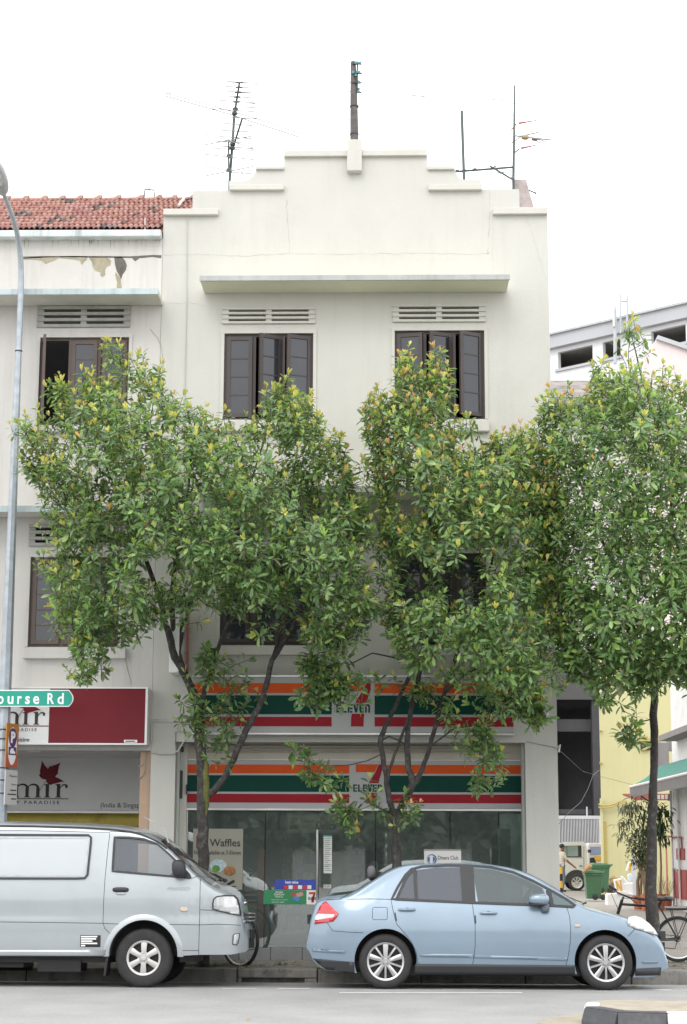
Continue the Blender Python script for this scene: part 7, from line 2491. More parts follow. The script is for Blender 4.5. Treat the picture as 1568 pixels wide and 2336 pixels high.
pq = P(*zB_(818, 1065), Yb - .2)
o = thing('aerial_pole', 'plain green pole with a long side arm between the gable and the right aerial', 'pole', (pq.x, Yb - .2, z_roof))
q = MB()
q.tube([(pq.x, Yb - .2, z_roof - .01), pq, P(*zB_(801, 556), Yb - .2)], 0.022, 6)
q.build('pole', M_AER, o)
q = MB()
q.tube([P(*zB_(757, 1006), Yb - .22), P(*zB_(1180, 973), Yb - .05)], 0.016, 6)
q.tube([P(*zB_(1012, 966), Yb - .2), P(*zB_(1180, 1066), Yb - .05)], 0.014, 6)
for x, y in ((1030, 968), (1090, 1010), (1160, 1048)):
    q.tube([P(*zB_(x - 22, y - 4), Yb - .3), P(*zB_(x, y + 8), Yb - .2), P(*zB_(x + 22, y - 2), Yb - .1)], 0.012, 5)
for x, y in ((768, 1000), (897, 990), (820, 997)):
    ellipsoid(q, P(*zB_(x, y), Yb - .2), 0.03, 0.03, 0.02, 8, 5, 2.5)
q.build('side_arm', M_AER, o)
q = MB()
xz = [(P(*zB_(x, y), F + 1.7).x, P(*zB_(x, y), F + 1.7).z) for x, y in ((1184, 1330), (1340, 1330), (1337, 1275), (1290, 1110), (1277, 1062), (1190, 1062), (1183, 1076))]
q.prism(xz, F + 1.7, F + 2.2)
q.build('party_wall', pmat('weathered_party_wall', (0.42, 0.36, 0.35), 0.95, var=0.25, vs=5, dirt=(0.2, 0.17, 0.17), dirt_amt=0.7, dirt_scale=4), shop)
q = MB()
q.tube([P(*zB_(1298, 1143), F + 1.9), P(*zB_(1352, 1168), F + 1.9)], 0.012, 5)
q.tube([P(*zB_(1345, 1158), F + 1.9), P(*zB_(1352, 1178), F + 1.9)], 0.010, 5)
q.build('stay_rod', M_AER, shop)

Yw = F + 3.0
def zW(x, y): return ((900 + x * 300 / 1568) / 1.2398, (150 + y * 300 / 1568) / 1.2398)
pb_ = P(*zW(536, 1250), Yw)
o = thing('utility_pole', 'dark wooden wire pole with insulators rising behind the gable finial', 'pole', (pb_.x, Yw, z_roof))
q = MB()
q.tube([(pb_.x, Yw, z_roof - .01), P(*zW(537, 1260), Yw), P(*zW(530, 700), Yw), P(*zW(520, 128), Yw)], [0.075, 0.068, 0.060, 0.044], 10)
q.build('post', pmat('pole_wood', (0.115, 0.105, 0.10), 0.85, var=0.3, vs=12), o, smooth=60)
q = MB()
q.tube([P(*zW(582, 140), Yw - .05), P(*zW(580, 580), Yw - .05)], 0.013, 6)
for x0_, x1_, y in ((510, 645, 158), (550, 645, 300), (500, 645, 438), (580, 620, 526), (565, 642, 578)):
    q.tube([P(*zW(x0_, y), Yw - .05), P(*zW(x1_, y), Yw - .05)], 0.013, 6)
q.tube([P(*zW(553, 350), Yw - .02), P(*zW(556, 780), Yw - .02), P(*zW(568, 980), Yw - .02), P(*zW(560, 1210), Yw - .02)], 0.014, 6)
q.build('bracket', M_DARKMETAL, o)
q = MB()
for x, y in ((560, 148), (582, 146), (625, 150), (580, 285), (610, 290), (520, 290), (560, 330), (605, 430), (600, 570)):
    c = P(*zW(x, y), Yw - .06)
    q.lathe([(0.0, .035), (0.016, .03), (0.026, .01), (0.02, 0.0), (0.028, -.015), (0.0, -.02)], 10, Matrix.Translation(c))
q.build('insulator', pmat('insulator_teal', (0.05, 0.20, 0.22), 0.25, spec=0.7), o, smooth=60)
q = MB()
for z_ in (790, 1200):
    q.tube([P(*zW(536, z_), Yw) - Vector((0, 0, .006)), P(*zW(536, z_), Yw) + Vector((0, 0, .006))], 0.075, 12)
q.build('band', M_DARKMETAL, o)
M_WIRE = pmat('old_wire_grey', (0.35, 0.35, 0.35), 0.6)
def wire(label, pts, r_=0.0075):
    m = MB(); m.tube(pts, r_, 4, caps=False)
    w_ = m.build('overhead_wire', M_WIRE, None, at=pts[0])
    return tag(w_, label, 'wire', 'thin wires strung from the roof pole')
L_ = [P(*zW(498, 432), Yw), P(678, 188, Yw + 1), P(300, 188.5, Yw + 4), P(-700, 190, Yw + 12)]
wire('upper thin wire running left from the roof pole', L_)
wire('lower thin wire running left from the roof pole', [P(*zW(498, 567), Yw), P(648, 211, Yw + 1), P(200, 214, Yw + 4), P(-700, 220, Yw + 12)])
wire('uppermost thin wire running right from the roof pole', [P(*zW(648, 296), Yw), P(895, 180, Yw + 2), P(1500, 300, Yw + 14), P(2300, 445, Yw + 30)])
wire('middle thin wire running right from the roof pole', [P(*zW(648, 438), Yw), P(943, 216, Yw + 2), P(1500, 330, Yw + 14), P(2300, 490, Yw + 30)])
wire('lowest thin wire running right from the roof pole', [P(*zW(648, 578), Yw), P(980, 220, Yw + 2), P(1500, 247, Yw + 14), P(2300, 300, Yw + 30)])
q = MB()
for i in range(7):
    t0, t1 = i / 7, i / 7 + 0.075
    a_, b_ = Vector((*zW(458, 645), 0)), Vector((686, 334, 0))
    p, r2 = a_.lerp(b_, t0), a_.lerp(b_, t1)
    q.tube([P(p.x, p.y, Yw + .2), P(r2.x, r2.y, Yw + .2)], 0.006, 4)
q.tube([P(*zW(458, 645), Yw + .2), P(686, 334, Yw + .2)], 0.0018, 3)
w_ = q.build('stay_wire', M_WIRE, None, at=P(686, 334, Yw + .2))
tag(w_, 'slanting stay wire left of the roof pole', 'wire', 'thin wires strung from the roof pole')

# ------------------------------------------------------------------ small things on the ground
M_GRASS = pmat('verge_grass', (0.075, 0.115, 0.03), 0.8, var=0.4, vs=20)
def tuft(cx, cy, z, n, rx, ry, h, m):
    for _ in range(n):
        x, y = cx + random.gauss(0, rx), cy + random.gauss(0, ry)
        a = random.uniform(0, 6.28); hh_ = h * random.uniform(.4, 1.2); l_ = random.uniform(-.05, .05)
        dx, dy = 0.004 * math.cos(a), 0.004 * math.sin(a)
        m.add([(x - dx, y - dy, z), (x + dx, y + dy, z), (x + l_, y + random.uniform(-.03, .03), z + hh_)], [(0, 1, 2)])
q = MB()
for (u, v, n, rx) in ((470, 2206, 160, .18), (430, 2207, 60, .12), (512, 2206, 50, .1), (850 - 290, 2202, 25, .05), (640, 2203, 40, .06), (1530, 2196, 160, .22), (1560, 2200, 120, .15), (1640, 2200, 60, .1), (905, 2206, 60, .08)):
    c = PG(u, v, ZK1 + 0.004)
    tuft(c.x, min(max(c.y, YK + .25), G - .15), ZK1 + 0.004, n, rx, .06, .075, q)
q.build('grass', M_GRASS, kind='stuff')
M_DRY = pmat('dry_leaf', (0.36, 0.25, 0.10), 0.8, var=0.4, vs=30)
q = MB()
lv, lf = leaf_geo(0.10, 0.04, 0.15, 0.4)
spots = [(690, 2247), (760, 2249), (775, 2250), (560, 2335 - 6)] + [(random.uniform(430, 1560), random.uniform(2200, 2208)) for _ in range(70)] + [(random.uniform(600, 1500), random.uniform(2244, 2252)) for _ in range(8)]
for (u, v) in spots:
    z_ = ZK1 + 0.012 if v < 2215 else (0.006 if v > 2300 else ZK0 + 0.02)
    c = PG(u, v, z_)
    if v < 2215: c.y = min(max(c.y, YK + .03), G - .08)
    Mx = Matrix.Translation((c.x, c.y, z_)) @ Matrix.Rotation(random.uniform(0, 6.28), 4, 'Z') @ Matrix.Rotation(random.uniform(-.4, .2), 4, 'Y') @ Matrix.Scale(random.uniform(.6, 1.1), 4)
    q.add([Mx @ Vector(p) for p in lv], lf)
q.build('fallen_leaves', M_DRY, kind='stuff')
c = PG(858, 2250, ZK0 + 0.02)
q = MB(); ellipsoid(q, (c.x, c.y, roadz(c.y) + 0.022), 0.018, 0.018, 0.022, 12, 8, 2.0)
o = q.build('fallen_fruit', pmat('fruit_red', (0.55, 0.08, 0.03), 0.4), None, smooth=80, at=(c.x, c.y, roadz(c.y)))
tag(o, 'small red fruit lying in the gutter below the kerb', 'fruit')
# ------------------------------------------------------------------ the side alley right of the white shophouse
M_YELW = pmat('pale_yellow_wall', (0.52, 0.49, 0.27), 0.85, var=0.06, vs=0.5, dirt=(0.44, 0.41, 0.24), dirt_amt=0.4, dirt_scale=0.5, streak=0.06)
M_YELD = pmat('ochre_trim', (0.42, 0.34, 0.12), 0.8, var=0.08)
Yy = 58.0
gz = lambda y: alleyz(y)
yl = thing('yellow_building', 'pale yellow building side wall behind the right tree trunk', 'building', (PX(1450, Yy), Yy, gz(Yy)))
fp = [P(1373.5, 1900, Yy), P(1640, 1900, Yy), P(1640, 1900, 66), P(1380, 1900, 66)]
zt1 = PZ(1480, Yy, 1450)
m = MB()
m.add([(p.x, p.y, gz(Yy) - .1) for p in fp] + [(p.x, p.y, zt1) for p in fp], [(0, 1, 5, 4), (1, 2, 6, 5), (2, 3, 7, 6), (3, 0, 4, 7), (4, 5, 6, 7)])
m.build('wall', M_YELW, yl)
a, b_, c_, d_ = rect(1372, 1852, 1377.5, 1990, Yy - .12)
q = MB(); q.box(a, b_, Yy - .15, Yy - .004, gz(Yy), PZ(1820, Yy)); q.build('corner_pier', M_YELW, yl)
q = MB(); a, b_, c_, d_ = rect(1377.5, 1874, 1385, 1990, Yy); q.box(a, b_, Yy - .05, Yy - .004, gz(Yy), d_); q.build('recess_trim', M_YELD, yl)
q = MB()
q.tube([P(1366, 1835, Yy - .2), P(1374, 1838, Yy - .2), P(1390, 1838, Yy - .2), P(1428, 1826, Yy - .2)], 0.03, 6)
q.tube([P(1366, 1842, Yy - .25), P(1374, 1843, Yy - .25), P(1392, 1842, Yy - .25), P(1428, 1829, Yy - .25)], 0.025, 6)
for v_ in (1611, 1666, 1740): q.tube([P(1369, v_, Yy - .1), P(1375, v_ + 1, Yy - .1)], 0.05, 6)
q.build('pipe', M_YELD, yl)
q = MB(); a, b_, c_, d_ = rect(1462, 1692, 1484, 1711, Yy); q.box(a, b_, Yy - .06, Yy - .004, c_, d_); q.build('window_opening', M_DKBOX, yl)
q = MB(); q.box(a - .05, b_ + .3, Yy - .15, Yy - .061, d_ + .001, d_ + .10); q.build('lintel', M_YELD, yl)
q = MB(); q.prism([(a, d_), (a, d_ - .03), (b_, (c_ + d_) / 2), (b_, (c_ + d_) / 2 + .07)][::-1], Yy - .1, Yy - .062); q.prism([(a, c_), (b_, (c_ + d_) / 2 + .03), (b_, (c_ + d_) / 2 - .06), (a + .1, c_ - .02)][::-1], Yy - .14, Yy - .101); q.build('shutter_brace', M_YELD, yl)

ac = thing('equipment_cabinet', 'grey metal cabinet high on the yellow wall above the awning', 'cabinet', P(1513, 1750, 54))
a, b_, c_, d_ = rect(1499, 1694, 1527, 1752, 54); MB().box(a, b_, 54, 54.8, c_, d_).build('box', pmat('cabinet_metal', (0.20, 0.19, 0.19), 0.5, var=0.1), ac, bevel=0.01)
q = MB(); q.box(a - .04, a - .002, 53.95, 54.02, c_ - .5, d_ + .05); q.build('post', M_ALU, ac)
a2, b2_, c2, d2 = rect(1527, 1688, 1541, 1712, 54); MB().box(a2 + .004, b2_, 54.1, 54.6, c2, d2).build('upper_box', MATS['cabinet_metal'], ac)

# building on columns closing the alley, the deep shade below painted in
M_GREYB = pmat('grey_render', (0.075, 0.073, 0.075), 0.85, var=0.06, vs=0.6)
M_SHADE = pmat('undercroft_shade', (0.085, 0.085, 0.095), 0.9)  # dark colour stands in for the deep shade under the building
Yd = 78.0
db = thing('grey_building', 'tall grey building with a deep dark opening at the end of the alley', 'building', (PX(1320, Yd), Yd, gz(Yd)))
xA, xB = PX(1120, Yd, 1600), PX(1520, Yd, 1600)
zq0, zq1 = PZ(1597, Yd, 1320), PZ(906, Yd, 1320)
m = MB()
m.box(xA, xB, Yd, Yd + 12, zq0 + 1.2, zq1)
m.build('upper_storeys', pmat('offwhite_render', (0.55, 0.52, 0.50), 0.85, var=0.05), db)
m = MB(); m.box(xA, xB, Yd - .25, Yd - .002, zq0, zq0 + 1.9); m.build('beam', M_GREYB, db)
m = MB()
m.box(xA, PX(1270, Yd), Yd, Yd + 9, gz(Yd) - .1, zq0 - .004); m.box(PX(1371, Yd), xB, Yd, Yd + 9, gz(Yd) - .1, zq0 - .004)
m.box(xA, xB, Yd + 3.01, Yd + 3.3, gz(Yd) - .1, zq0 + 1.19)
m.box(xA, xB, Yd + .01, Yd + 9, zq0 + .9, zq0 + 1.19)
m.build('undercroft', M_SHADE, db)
m = MB(); m.box(PX(1352, Yd), PX(1370, Yd), Yd - .1, Yd + .5, gz(Yd), zq0 - .006); m.build('column', pmat('shade_dark_column', (0.05, 0.05, 0.055), 0.8), db)  # column and cross beams darkened to sink into the painted shade
m = MB()
for (va, vb, yo) in ((1640, 1668, .3), (1846, 1858, .2)):
    a, b_, c_, d_ = rect(1262, va, 1352, vb, Yd); m.box(a, b_, Yd + yo, Yd + yo + .3, c_, d_)
m.build('cross_beam', MATS['shade_dark_column'], db)
m = MB()
ya, yb2 = Yd - .6, Yd + 5
za, zb_ = PZ(906, ya, 1330), PZ(868, yb2, 1330)
m.quad((xA, ya, za), (xB, ya, za), (xB, yb2, zb_), (xA, yb2, zb_)); m.quad((xA, yb2 + 7, za), (xB, yb2 + 7, za), (xB, yb2, zb_), (xA, yb2, zb_))
m.box(xA, xB, ya, ya + .2, za - .5, za - .02)
m.build('roof', pmat('weathered_grey_tiles', (0.25, 0.22, 0.21), 0.95, var=0.35, vs=1.2, dirt=(0.10, 0.09, 0.09), dirt_amt=0.8, dirt_scale=1.0, bump=0.8, bs=6), db)

# white barred gate at the end of the alley
Yf = 72.0
gt = thing('barred_gate', 'white metal gate of upright bars across the end of the alley', 'gate', (PX(1322, Yf), Yf, gz(Yf)))
a, b_, c_, d_ = rect(1262, 1861, 1373, 2016, Yf)
M_GATE = pmat('gate_pale_paint', (0.55, 0.57, 0.60), 0.6, var=0.06)
m = MB(); m.box(a, b_, Yf - .03, Yf + .05, d_ - .13, d_); m.box(a, b_, Yf - .03, Yf + .05, gz(Yf) + .05, gz(Yf) + .17); m.box(b_ - .09, b_, Yf - .029, Yf + .049, gz(Yf), d_ - .131); m.build('gate_frame', M_GATE, gt)
m = MB()
n = 30
for k in range(n):
    x_ = a + (b_ - a - .1) * (k + .5) / n
    m.box(x_ - .014, x_ + .014, Yf - .01, Yf + .02, gz(Yf) + .171, d_ - .131)
m.build('bars', M_GATE, gt, kind='stuff')
m = MB(); m.box(PX(1335, Yf), PX(1338, Yf), Yf, Yf + .06, d_ + .002, PZ(1839, Yf)); m.build('post_tip', M_GATE, gt)

# light truck and a second one behind it
M_TRK = pmat('beige_silver_truck', (0.54, 0.54, 0.53), 0.4, 0.2, var=0.03, coat=.4)
Yt = 66.0
def zt9(x, y): return (1266.3 + x * .19239, 1814.8 + y * .19239)
def tk(x, y, Y=Yt): p = P(*zt9(x, y), Y); return (p.x, p.z)
tr = thing('parked_truck', 'beige light truck cab parked across the end of the alley', 'truck', (PX(1318, Yt), Yt, gz(Yt)), 'light trucks in the alley')
cab = [tk(-70, 905), tk(-70, 770), tk(-20, 700), tk(62, 600), tk(100, 568), tk(160, 552), tk(340, 549), tk(368, 580), tk(386, 660), tk(392, 905), tk(345, 905), tk(320, 930), tk(160, 930), tk(130, 960), tk(-70, 960)]
m = MB(); m.prism(cab[::-1] if sum(cab[i][0] * cab[(i + 1) % len(cab)][1] - cab[(i + 1) % len(cab)][0] * cab[i][1] for i in range(len(cab))) < 0 else cab, Yt, Yt + 1.7)
m.build('cab', M_TRK, tr, bevel=0.04)
def flat(parent, nm, pts, mat, Y, t=0.02):
    xz = list(pts)
    if sum(xz[i][0] * xz[(i + 1) % len(xz)][1] - xz[(i + 1) % len(xz)][0] * xz[i][1] for i in range(len(xz))) < 0: xz.reverse()
    return MB().prism(xz, Y - t, Y - 0.002).build(nm, mat, parent)
M_TGL = pmat('truck_window', (0.16, 0.22, 0.21), 0.08, spec=0.6, var=0.3, vs=1.5)
flat(tr, 'window_trim', [tk(70, 640), tk(112, 598), tk(315, 594), tk(318, 732), tk(75, 730)], M_TRIMBLK, Yt, .012)
flat(tr, 'window', [tk(146, 602), tk(274, 600), tk(276, 722), tk(146, 722)], M_TGL, Yt - .012)
flat(tr, 'quarter_window', [tk(92, 645), tk(118, 604), tk(140, 602), tk(140, 722), tk(92, 722)], M_TGL, Yt - .012)
flat(tr, 'door_handle', [tk(292, 832), tk(325, 832), tk(325, 842), tk(292, 842)], M_TRIMBLK, Yt, .03)
m = MB()
for pl in ([tk(345, 600), tk(345, 880)], [tk(60, 738), tk(340, 742)]):
    strip(m, pl, .014, Yt - .006, Yt - .001)
m.build('panel_gaps', M_GAP, tr)
m = MB()
cx_, cz_ = tk(262, 1035)
arc = [(cx_ + 0.46 * math.cos(a_), cz_ + 0.46 * math.sin(a_)) for a_ in np.linspace(math.pi, 0, 18)]
m.prism(arc[::-1], Yt - .012, Yt - .002); m.box(cx_ + .46, tk(400, 0)[0], Yt - .01, Yt + 1.2, gz(Yt) + .25, tk(0, 930)[1]); m.build('wheel_arch', M_TRIMBLK, tr)
off_ = Vector((cx_, Yt - .02, 0))
rw = 0.30
wh = wheel(tr, cx_ - tr.location.x, -0.03, rw, 0.20, 'plain', -1, rim_mat=M_ALLOYW)
wh2 = wheel(tr, cx_ - tr.location.x, 1.6, rw, 0.20, 'plain', 1, rim_mat=M_ALLOYW)
m = MB(); m.box(tk(395, 0)[0], tk(700, 0)[0], Yt + .05, Yt + 1.65, gz(Yt) + .55, gz(Yt) + .66); m.build('load_bed', M_TRIMBLK, tr)
m = MB(); x0_, z0_ = tk(392, 680); m.box(x0_, x0_ + .11, Yt - .1, Yt + .05, z0_, tk(0, 640)[1]); m.build('mirror', M_TRIMBLK, tr)
Yt2 = 69.5
t2 = thing('parked_truck', 'white truck with yellow bumper half hidden behind the yellow wall', 'truck', (PX(1358, Yt2), Yt2, gz(Yt2)), 'light trucks in the alley')
pl = [tk(395, 960, Yt2), tk(395, 590, Yt2), tk(410, 565, Yt2), tk(620, 565, Yt2), tk(620, 960, Yt2)]
m = MB(); m.prism(pl[::-1] if sum(pl[i][0] * pl[(i + 1) % 5][1] - pl[(i + 1) % 5][0] * pl[i][1] for i in range(5)) < 0 else pl, Yt2, Yt2 + 1.4); m.build('cab', pmat('truck_white', (0.58, 0.56, 0.53), 0.5), t2, bevel=0.03)
flat(t2, 'window', [tk(415, 608, Yt2), tk(610, 608, Yt2), tk(610, 705, Yt2), tk(415, 705, Yt2)], pmat('truck_screen', (0.25, 0.29, 0.40), 0.1, spec=.6), Yt2)
flat(t2, 'yellow_panel', [tk(470, 722, Yt2), tk(610, 722, Yt2), tk(610, 775, Yt2), tk(470, 775, Yt2)], pmat('truck_yellow', (0.60, 0.36, 0.02), 0.5), Yt2)
flat(t2, 'dark_lower', [tk(415, 740, Yt2), tk(465, 735, Yt2), tk(490, 800, Yt2), tk(415, 810, Yt2)], M_TRIMBLK, Yt2)
m = MB(); c2_ = tk(480, 1030, Yt2)
wheel(t2, c2_[0] - t2.location.x, -0.02, 0.33, 0.2, 'plain', -1, rim_mat=M_ALLOYW)

# wheelie bins
M_BIN = pmat('green_bin_plastic', (0.045, 0.115, 0.055), 0.5, var=0.10, vs=3)
M_BINL = pmat('green_bin_lid', (0.085, 0.20, 0.10), 0.45, var=0.08, vs=3)
def wheelie_bin(label, u0, u1, v0, v1, Y, lid=0.0):
    a, b_, c_, d_ = rect(u0, v0, u1, v1, Y)
    cx, zb = (a + b_) / 2, c_
    W_, H_ = b_ - a, d_ - c_
    o = thing('wheelie_bin', label, 'bin', (cx, Y + .3, zb), 'green wheelie bins in the alley')
    m = MB()
    w0, w1, dd = W_ * .36, W_ * .455, W_ * .52
    zt_b = zb + H_ * .88
    b0 = [(-w0, 0), (w0, 0), (w0, dd * 1.6), (-w0, dd * 1.6)]; b1_ = [(-w1, -.04), (w1, -.04), (w1, dd * 1.9), (-w1, dd * 1.9)]
    vs = [(cx + x, Y + y, zb + .04) for x, y in b0] + [(cx + x, Y + y, zt_b) for x, y in b1_]
    m.add(vs, [(0, 1, 5, 4), (1, 2, 6, 5), (2, 3, 7, 6), (3, 0, 4, 7), (0, 3, 2, 1)])
    m.box(cx - w1 - .015, cx + w1 + .015, Y - .06, Y + dd * 1.9 + .02, zt_b - .07, zt_b + .001)
    m.box(cx - w0 * .5, cx + w0 * .5, Y - .012, Y + .05, zb + H_ * .2, zb + H_ * .7)
    m.build('bin_body', M_BIN, o, bevel=0.015)
    m = MB()
    pts = [(-w1 - .03, 0.0), (w1 + .03, 0.0), (w1 + .03, .03), (w1 * .7, H_ * .075), (-w1 * .7, H_ * .085), (-w1 - .03, .03)]
    m.prism([(cx + x, zt_b + .004 + z) for x, z in pts], Y - .08, Y + dd * 1.9 + .05)
    m.build('bin_lid', M_BINL, o, bevel=0.012)
    m = MB(); m.tube([(cx + w1 + .01, Y + .1, zt_b - .03), (cx + w1 + .09, Y + .1, zt_b + .03), (cx + w1 + .09, Y + dd * 1.5, zt_b + .03), (cx + w1 + .01, Y + dd * 1.5, zt_b - .03)], 0.022, 6); m.build('handle', M_BIN, o)
    for xx in (cx + w0 * .15, cx + w0 + .06):
        m = MB(); m.lathe([(0, .03), (.045, .03), (.08, .018), (.084, 0), (.08, -.025), (0, -.025)], 18, Matrix.Translation((xx, Y - .02, zb + .085)) @ Matrix.Rotation(R(90), 4, 'X')); m.build('bin_wheel', M_RUBBER, o, smooth=40)
    return o
wheelie_bin('front green wheelie bin with pale lid in the alley', 1334, 1377, 1984, 2054, 52.5)
wheelie_bin('rear darker green wheelie bin beside the yellow wall', 1347, 1394, 1967, 2038, 56.0)
q = MB(); a, b_ = P(1330, 1990, 52.3), P(1351, 1980, 52.3)
q.tube([a, a.lerp(b_, .35) + Vector((0, 0, .03)), a.lerp(b_, .7) + Vector((0, 0, .08)), b_ + Vector((0, 0, .03))], [0.02, 0.05, 0.075, 0.04], 8)
o = q.build('cardboard_scrap', pmat('scrap_brown', (0.42, 0.22, 0.09), 0.8), None, at=a, smooth=60)
tag(o, 'brown scrap lying across the front bin lid', 'scrap')

# striped bollard
bo_ = P(1280.0, 2027, 60)
ob = thing('bollard', 'yellow and black striped bollard at the shophouse corner', 'bollard', (bo_.x, 60, gz(60)))
M_YB = pmat('bollard_yellow', (0.62, 0.36, 0.02), 0.5); z0 = gz(60); z1 = PZ(1978, 60, 1282)
for k in range(4):
    q = MB(); zz0_ = z0 + (z1 - z0) * k / 4; zz1_ = z0 + (z1 - z0) * (k + 1) / 4
    q.lathe([(0, zz1_), (.07, zz1_), (.07, zz0_), (0, zz0_)], 14, Matrix.Translation((bo_.x, 60, 0))); q.build('band', M_YB if k % 2 else M_BLACK, ob, smooth=40)

# man in a checked shirt walking away past the truck
Ym = 63.0
pf = P(1283, 2031, Ym)
per = thing('person', 'man in pale checked shirt and blue jeans standing beside the truck cab', 'person', (pf.x, Ym, gz(Ym)))
hgt = 1.64
J = {'pelvis': (0, 0, .90), 'belly': (0, 0, 1.05), 'chest': (.01, 0, 1.26), 'neck': (.02, 0, 1.40), 'chin': (.035, 0, 1.47), 'head': (.04, 0, 1.56), 'crown': (.035, 0, 1.62),
     'shl': (0.02, -.18, 1.33), 'ell': (.13, -.23, 1.08), 'wrl': (.34, -.24, .92), 'hal': (.40, -.24, .87),
     'shr': (0, .18, 1.33), 'elr': (-.03, .24, 1.06), 'wrr': (.02, .25, .82), 'har': (.03, .25, .75),
     'hil': (0, -.09, .86), 'knl': (.05, -.10, .48), 'anl': (-.02, -.10, .09), 'tol': (.12, -.11, .04),
     'hir': (0, .09, .86), 'knr': (-.02, .10, .48), 'anr': (-.16, .10, .10), 'tor': (-.03, .11, .04)}
RAD = {'pelvis': .135, 'belly': .13, 'chest': .145, 'neck': .055, 'chin': .07, 'head': .088, 'crown': .06, 'shl': .07, 'ell': .045, 'wrl': .03, 'hal': .036, 'shr': .07, 'elr': .045, 'wrr': .03, 'har': .036,
       'hil': .095, 'knl': .062, 'anl': .04, 'tol': .035, 'hir': .095, 'knr': .062, 'anr': .04, 'tor': .035}
E = [('pelvis', 'belly'), ('belly', 'chest'), ('chest', 'neck'), ('neck', 'chin'), ('chin', 'head'), ('head', 'crown'), ('chest', 'shl'), ('shl', 'ell'), ('ell', 'wrl'), ('wrl', 'hal'), ('chest', 'shr'), ('shr', 'elr'), ('elr', 'wrr'), ('wrr', 'har'),
     ('pelvis', 'hil'), ('hil', 'knl'), ('knl', 'anl'), ('anl', 'tol'), ('pelvis', 'hir'), ('hir', 'knr'), ('knr', 'anr'), ('anr', 'tor')]
for hn, (dx_, dy_, dz_) in (('hal', (.06, 0, -.05)), ('har', (.02, 0, -.09))):
    b0_ = Vector(J[hn])
    for k in range(5):
        sp_ = (k - 2) * .016
        nm = hn + 'f%d' % k
        ln_ = (.62, .9, 1.0, .92, .7)[k]
        J[nm] = tuple(b0_ + Vector((dx_ * ln_, dy_ + sp_, dz_ * ln_)) + Vector((0, sp_ * .3, 0))); RAD[nm] = .009
        E.append((hn, nm))
names = list(J)
me = bpy.data.meshes.new('body')
me.from_pydata([J[n_] for n_ in names], [(names.index(a_), names.index(b2_)) for a_, b2_ in E], [])
tmp = bpy.data.objects.new('body', me); COL.objects.link(tmp)
sk = tmp.modifiers.new('skin', 'SKIN'); 
if not me.skin_vertices: me.attributes.new('skin', 'FLOAT', 'POINT') if False else None
for i, n_ in enumerate(names):
    sv = me.skin_vertices[0].data[i]; sv.radius = (RAD[n_], RAD[n_]); sv.use_root = (n_ == 'pelvis')
sb = tmp.modifiers.new('sub', 'SUBSURF'); sb.levels = 1; sb.render_levels = 1
dg = bpy.context.evaluated_depsgraph_get()
bm_ = bpy.data.meshes.new_from_object(tmp.evaluated_get(dg)); bpy.data.objects.remove(tmp)
bm_.name = 'body'
M_SKIN = pmat('brown_skin', (0.20, 0.10, 0.06), 0.6); M_JEAN = pmat('blue_jeans', (0.10, 0.15, 0.22), 0.85); M_SHOE = pmat('dark_shoe', (0.03, 0.03, 0.03), 0.6)
M_SHIRT = pmat('checked_shirt', (0.52, 0.48, 0.40), 0.85)
nt_, lk_ = M_SHIRT.node_tree.nodes, M_SHIRT.node_tree.links
ck = nt_.new('ShaderNodeTexChecker'); ck.inputs['Scale'].default_value = 22; ck.inputs[1].default_value = (0.60, 0.57, 0.50, 1); ck.inputs[2].default_value = (0.34, 0.29, 0.22, 1)
lk_.new(nt_.new('ShaderNodeTexCoord').outputs['Object'], ck.inputs['Vector']); lk_.new(ck.outputs[0], nt_['Principled BSDF'].inputs['Base Color'])
bm_.materials.clear()
for m_ in (M_SKIN, M_SHIRT, M_JEAN, M_SHOE): bm_.materials.append(m_)
for p_ in bm_.polygons:
    c = p_.center
    if c.z > 1.40: k = 0
    elif c.z < .11: k = 3
    elif abs(c.y) > .185 and c.z < 1.12: k = 0
    elif c.x > .14 and c.z > .6: k = 0
    elif c.z < .93: k = 2
    else: k = 1
    p_.material_index = k
bm_.shade_smooth()
link('body', bm_, per)
q = MB(); ellipsoid(q, (.018, 0, 1.59), .095, .092, .088, 14, 8, 2.0); hm = q.build('hair', pmat('black_hair', (0.012, 0.010, 0.010), 0.6), per, smooth=80, local=True)
q = MB()
for sg in (-1, 1): ellipsoid(q, (.04, sg * .088, 1.525), .022, .012, .032, 8, 6, 2)
ellipsoid(q, (.132, 0, 1.53), .018, .014, .022, 8, 6, 2)
q.build('face', M_SKIN, per, smooth=80, local=True)
per.rotation_euler = (0, 0, R(12))

# foam boxes and the white board
M_FOAM = pmat('white_foam', (0.72, 0.72, 0.70), 0.85, var=0.04, vs=6)
def foam(label, pts, Y, dep, lid=None, mat=None):
    xz = [tk(x, y, Y) for x, y in pts]
    if sum(xz[i][0] * xz[(i + 1) % len(xz)][1] - xz[(i + 1) % len(xz)][0] * xz[i][1] for i in range(len(xz))) < 0: xz.reverse()
    zb = min(p[1] for p in xz); cx = sum(p[0] for p in xz) / len(xz)
    o = thing('foam_box', label, 'box', (cx, Y, zb), 'white foam boxes in the alley')
    MB().prism(xz, Y, Y + dep).build('box', mat or M_FOAM, o, bevel=0.02)
    return o
M_ORP = pmat('foam_print_orange', (0.62, 0.34, 0.04), 0.7)
foam('large plain white foam box lowest of the stack', ((622, 1180), (640, 1165), (910, 1160), (920, 1185), (920, 1312), (622, 1310)), 49.0, .5)
ob_ = foam('tilted white foam box marked with an orange letter', ((702, 1000), (798, 985), (832, 1140), (735, 1158)), 49.05, .22)
q = MB()
L4 = [tk(x, y, 49.05) for x, y in ((722, 1012), (738, 1010), (786, 1100), (770, 1000), (786, 998), (806, 1136), (790, 1139), (742, 1050), (760, 1142), (744, 1145))]
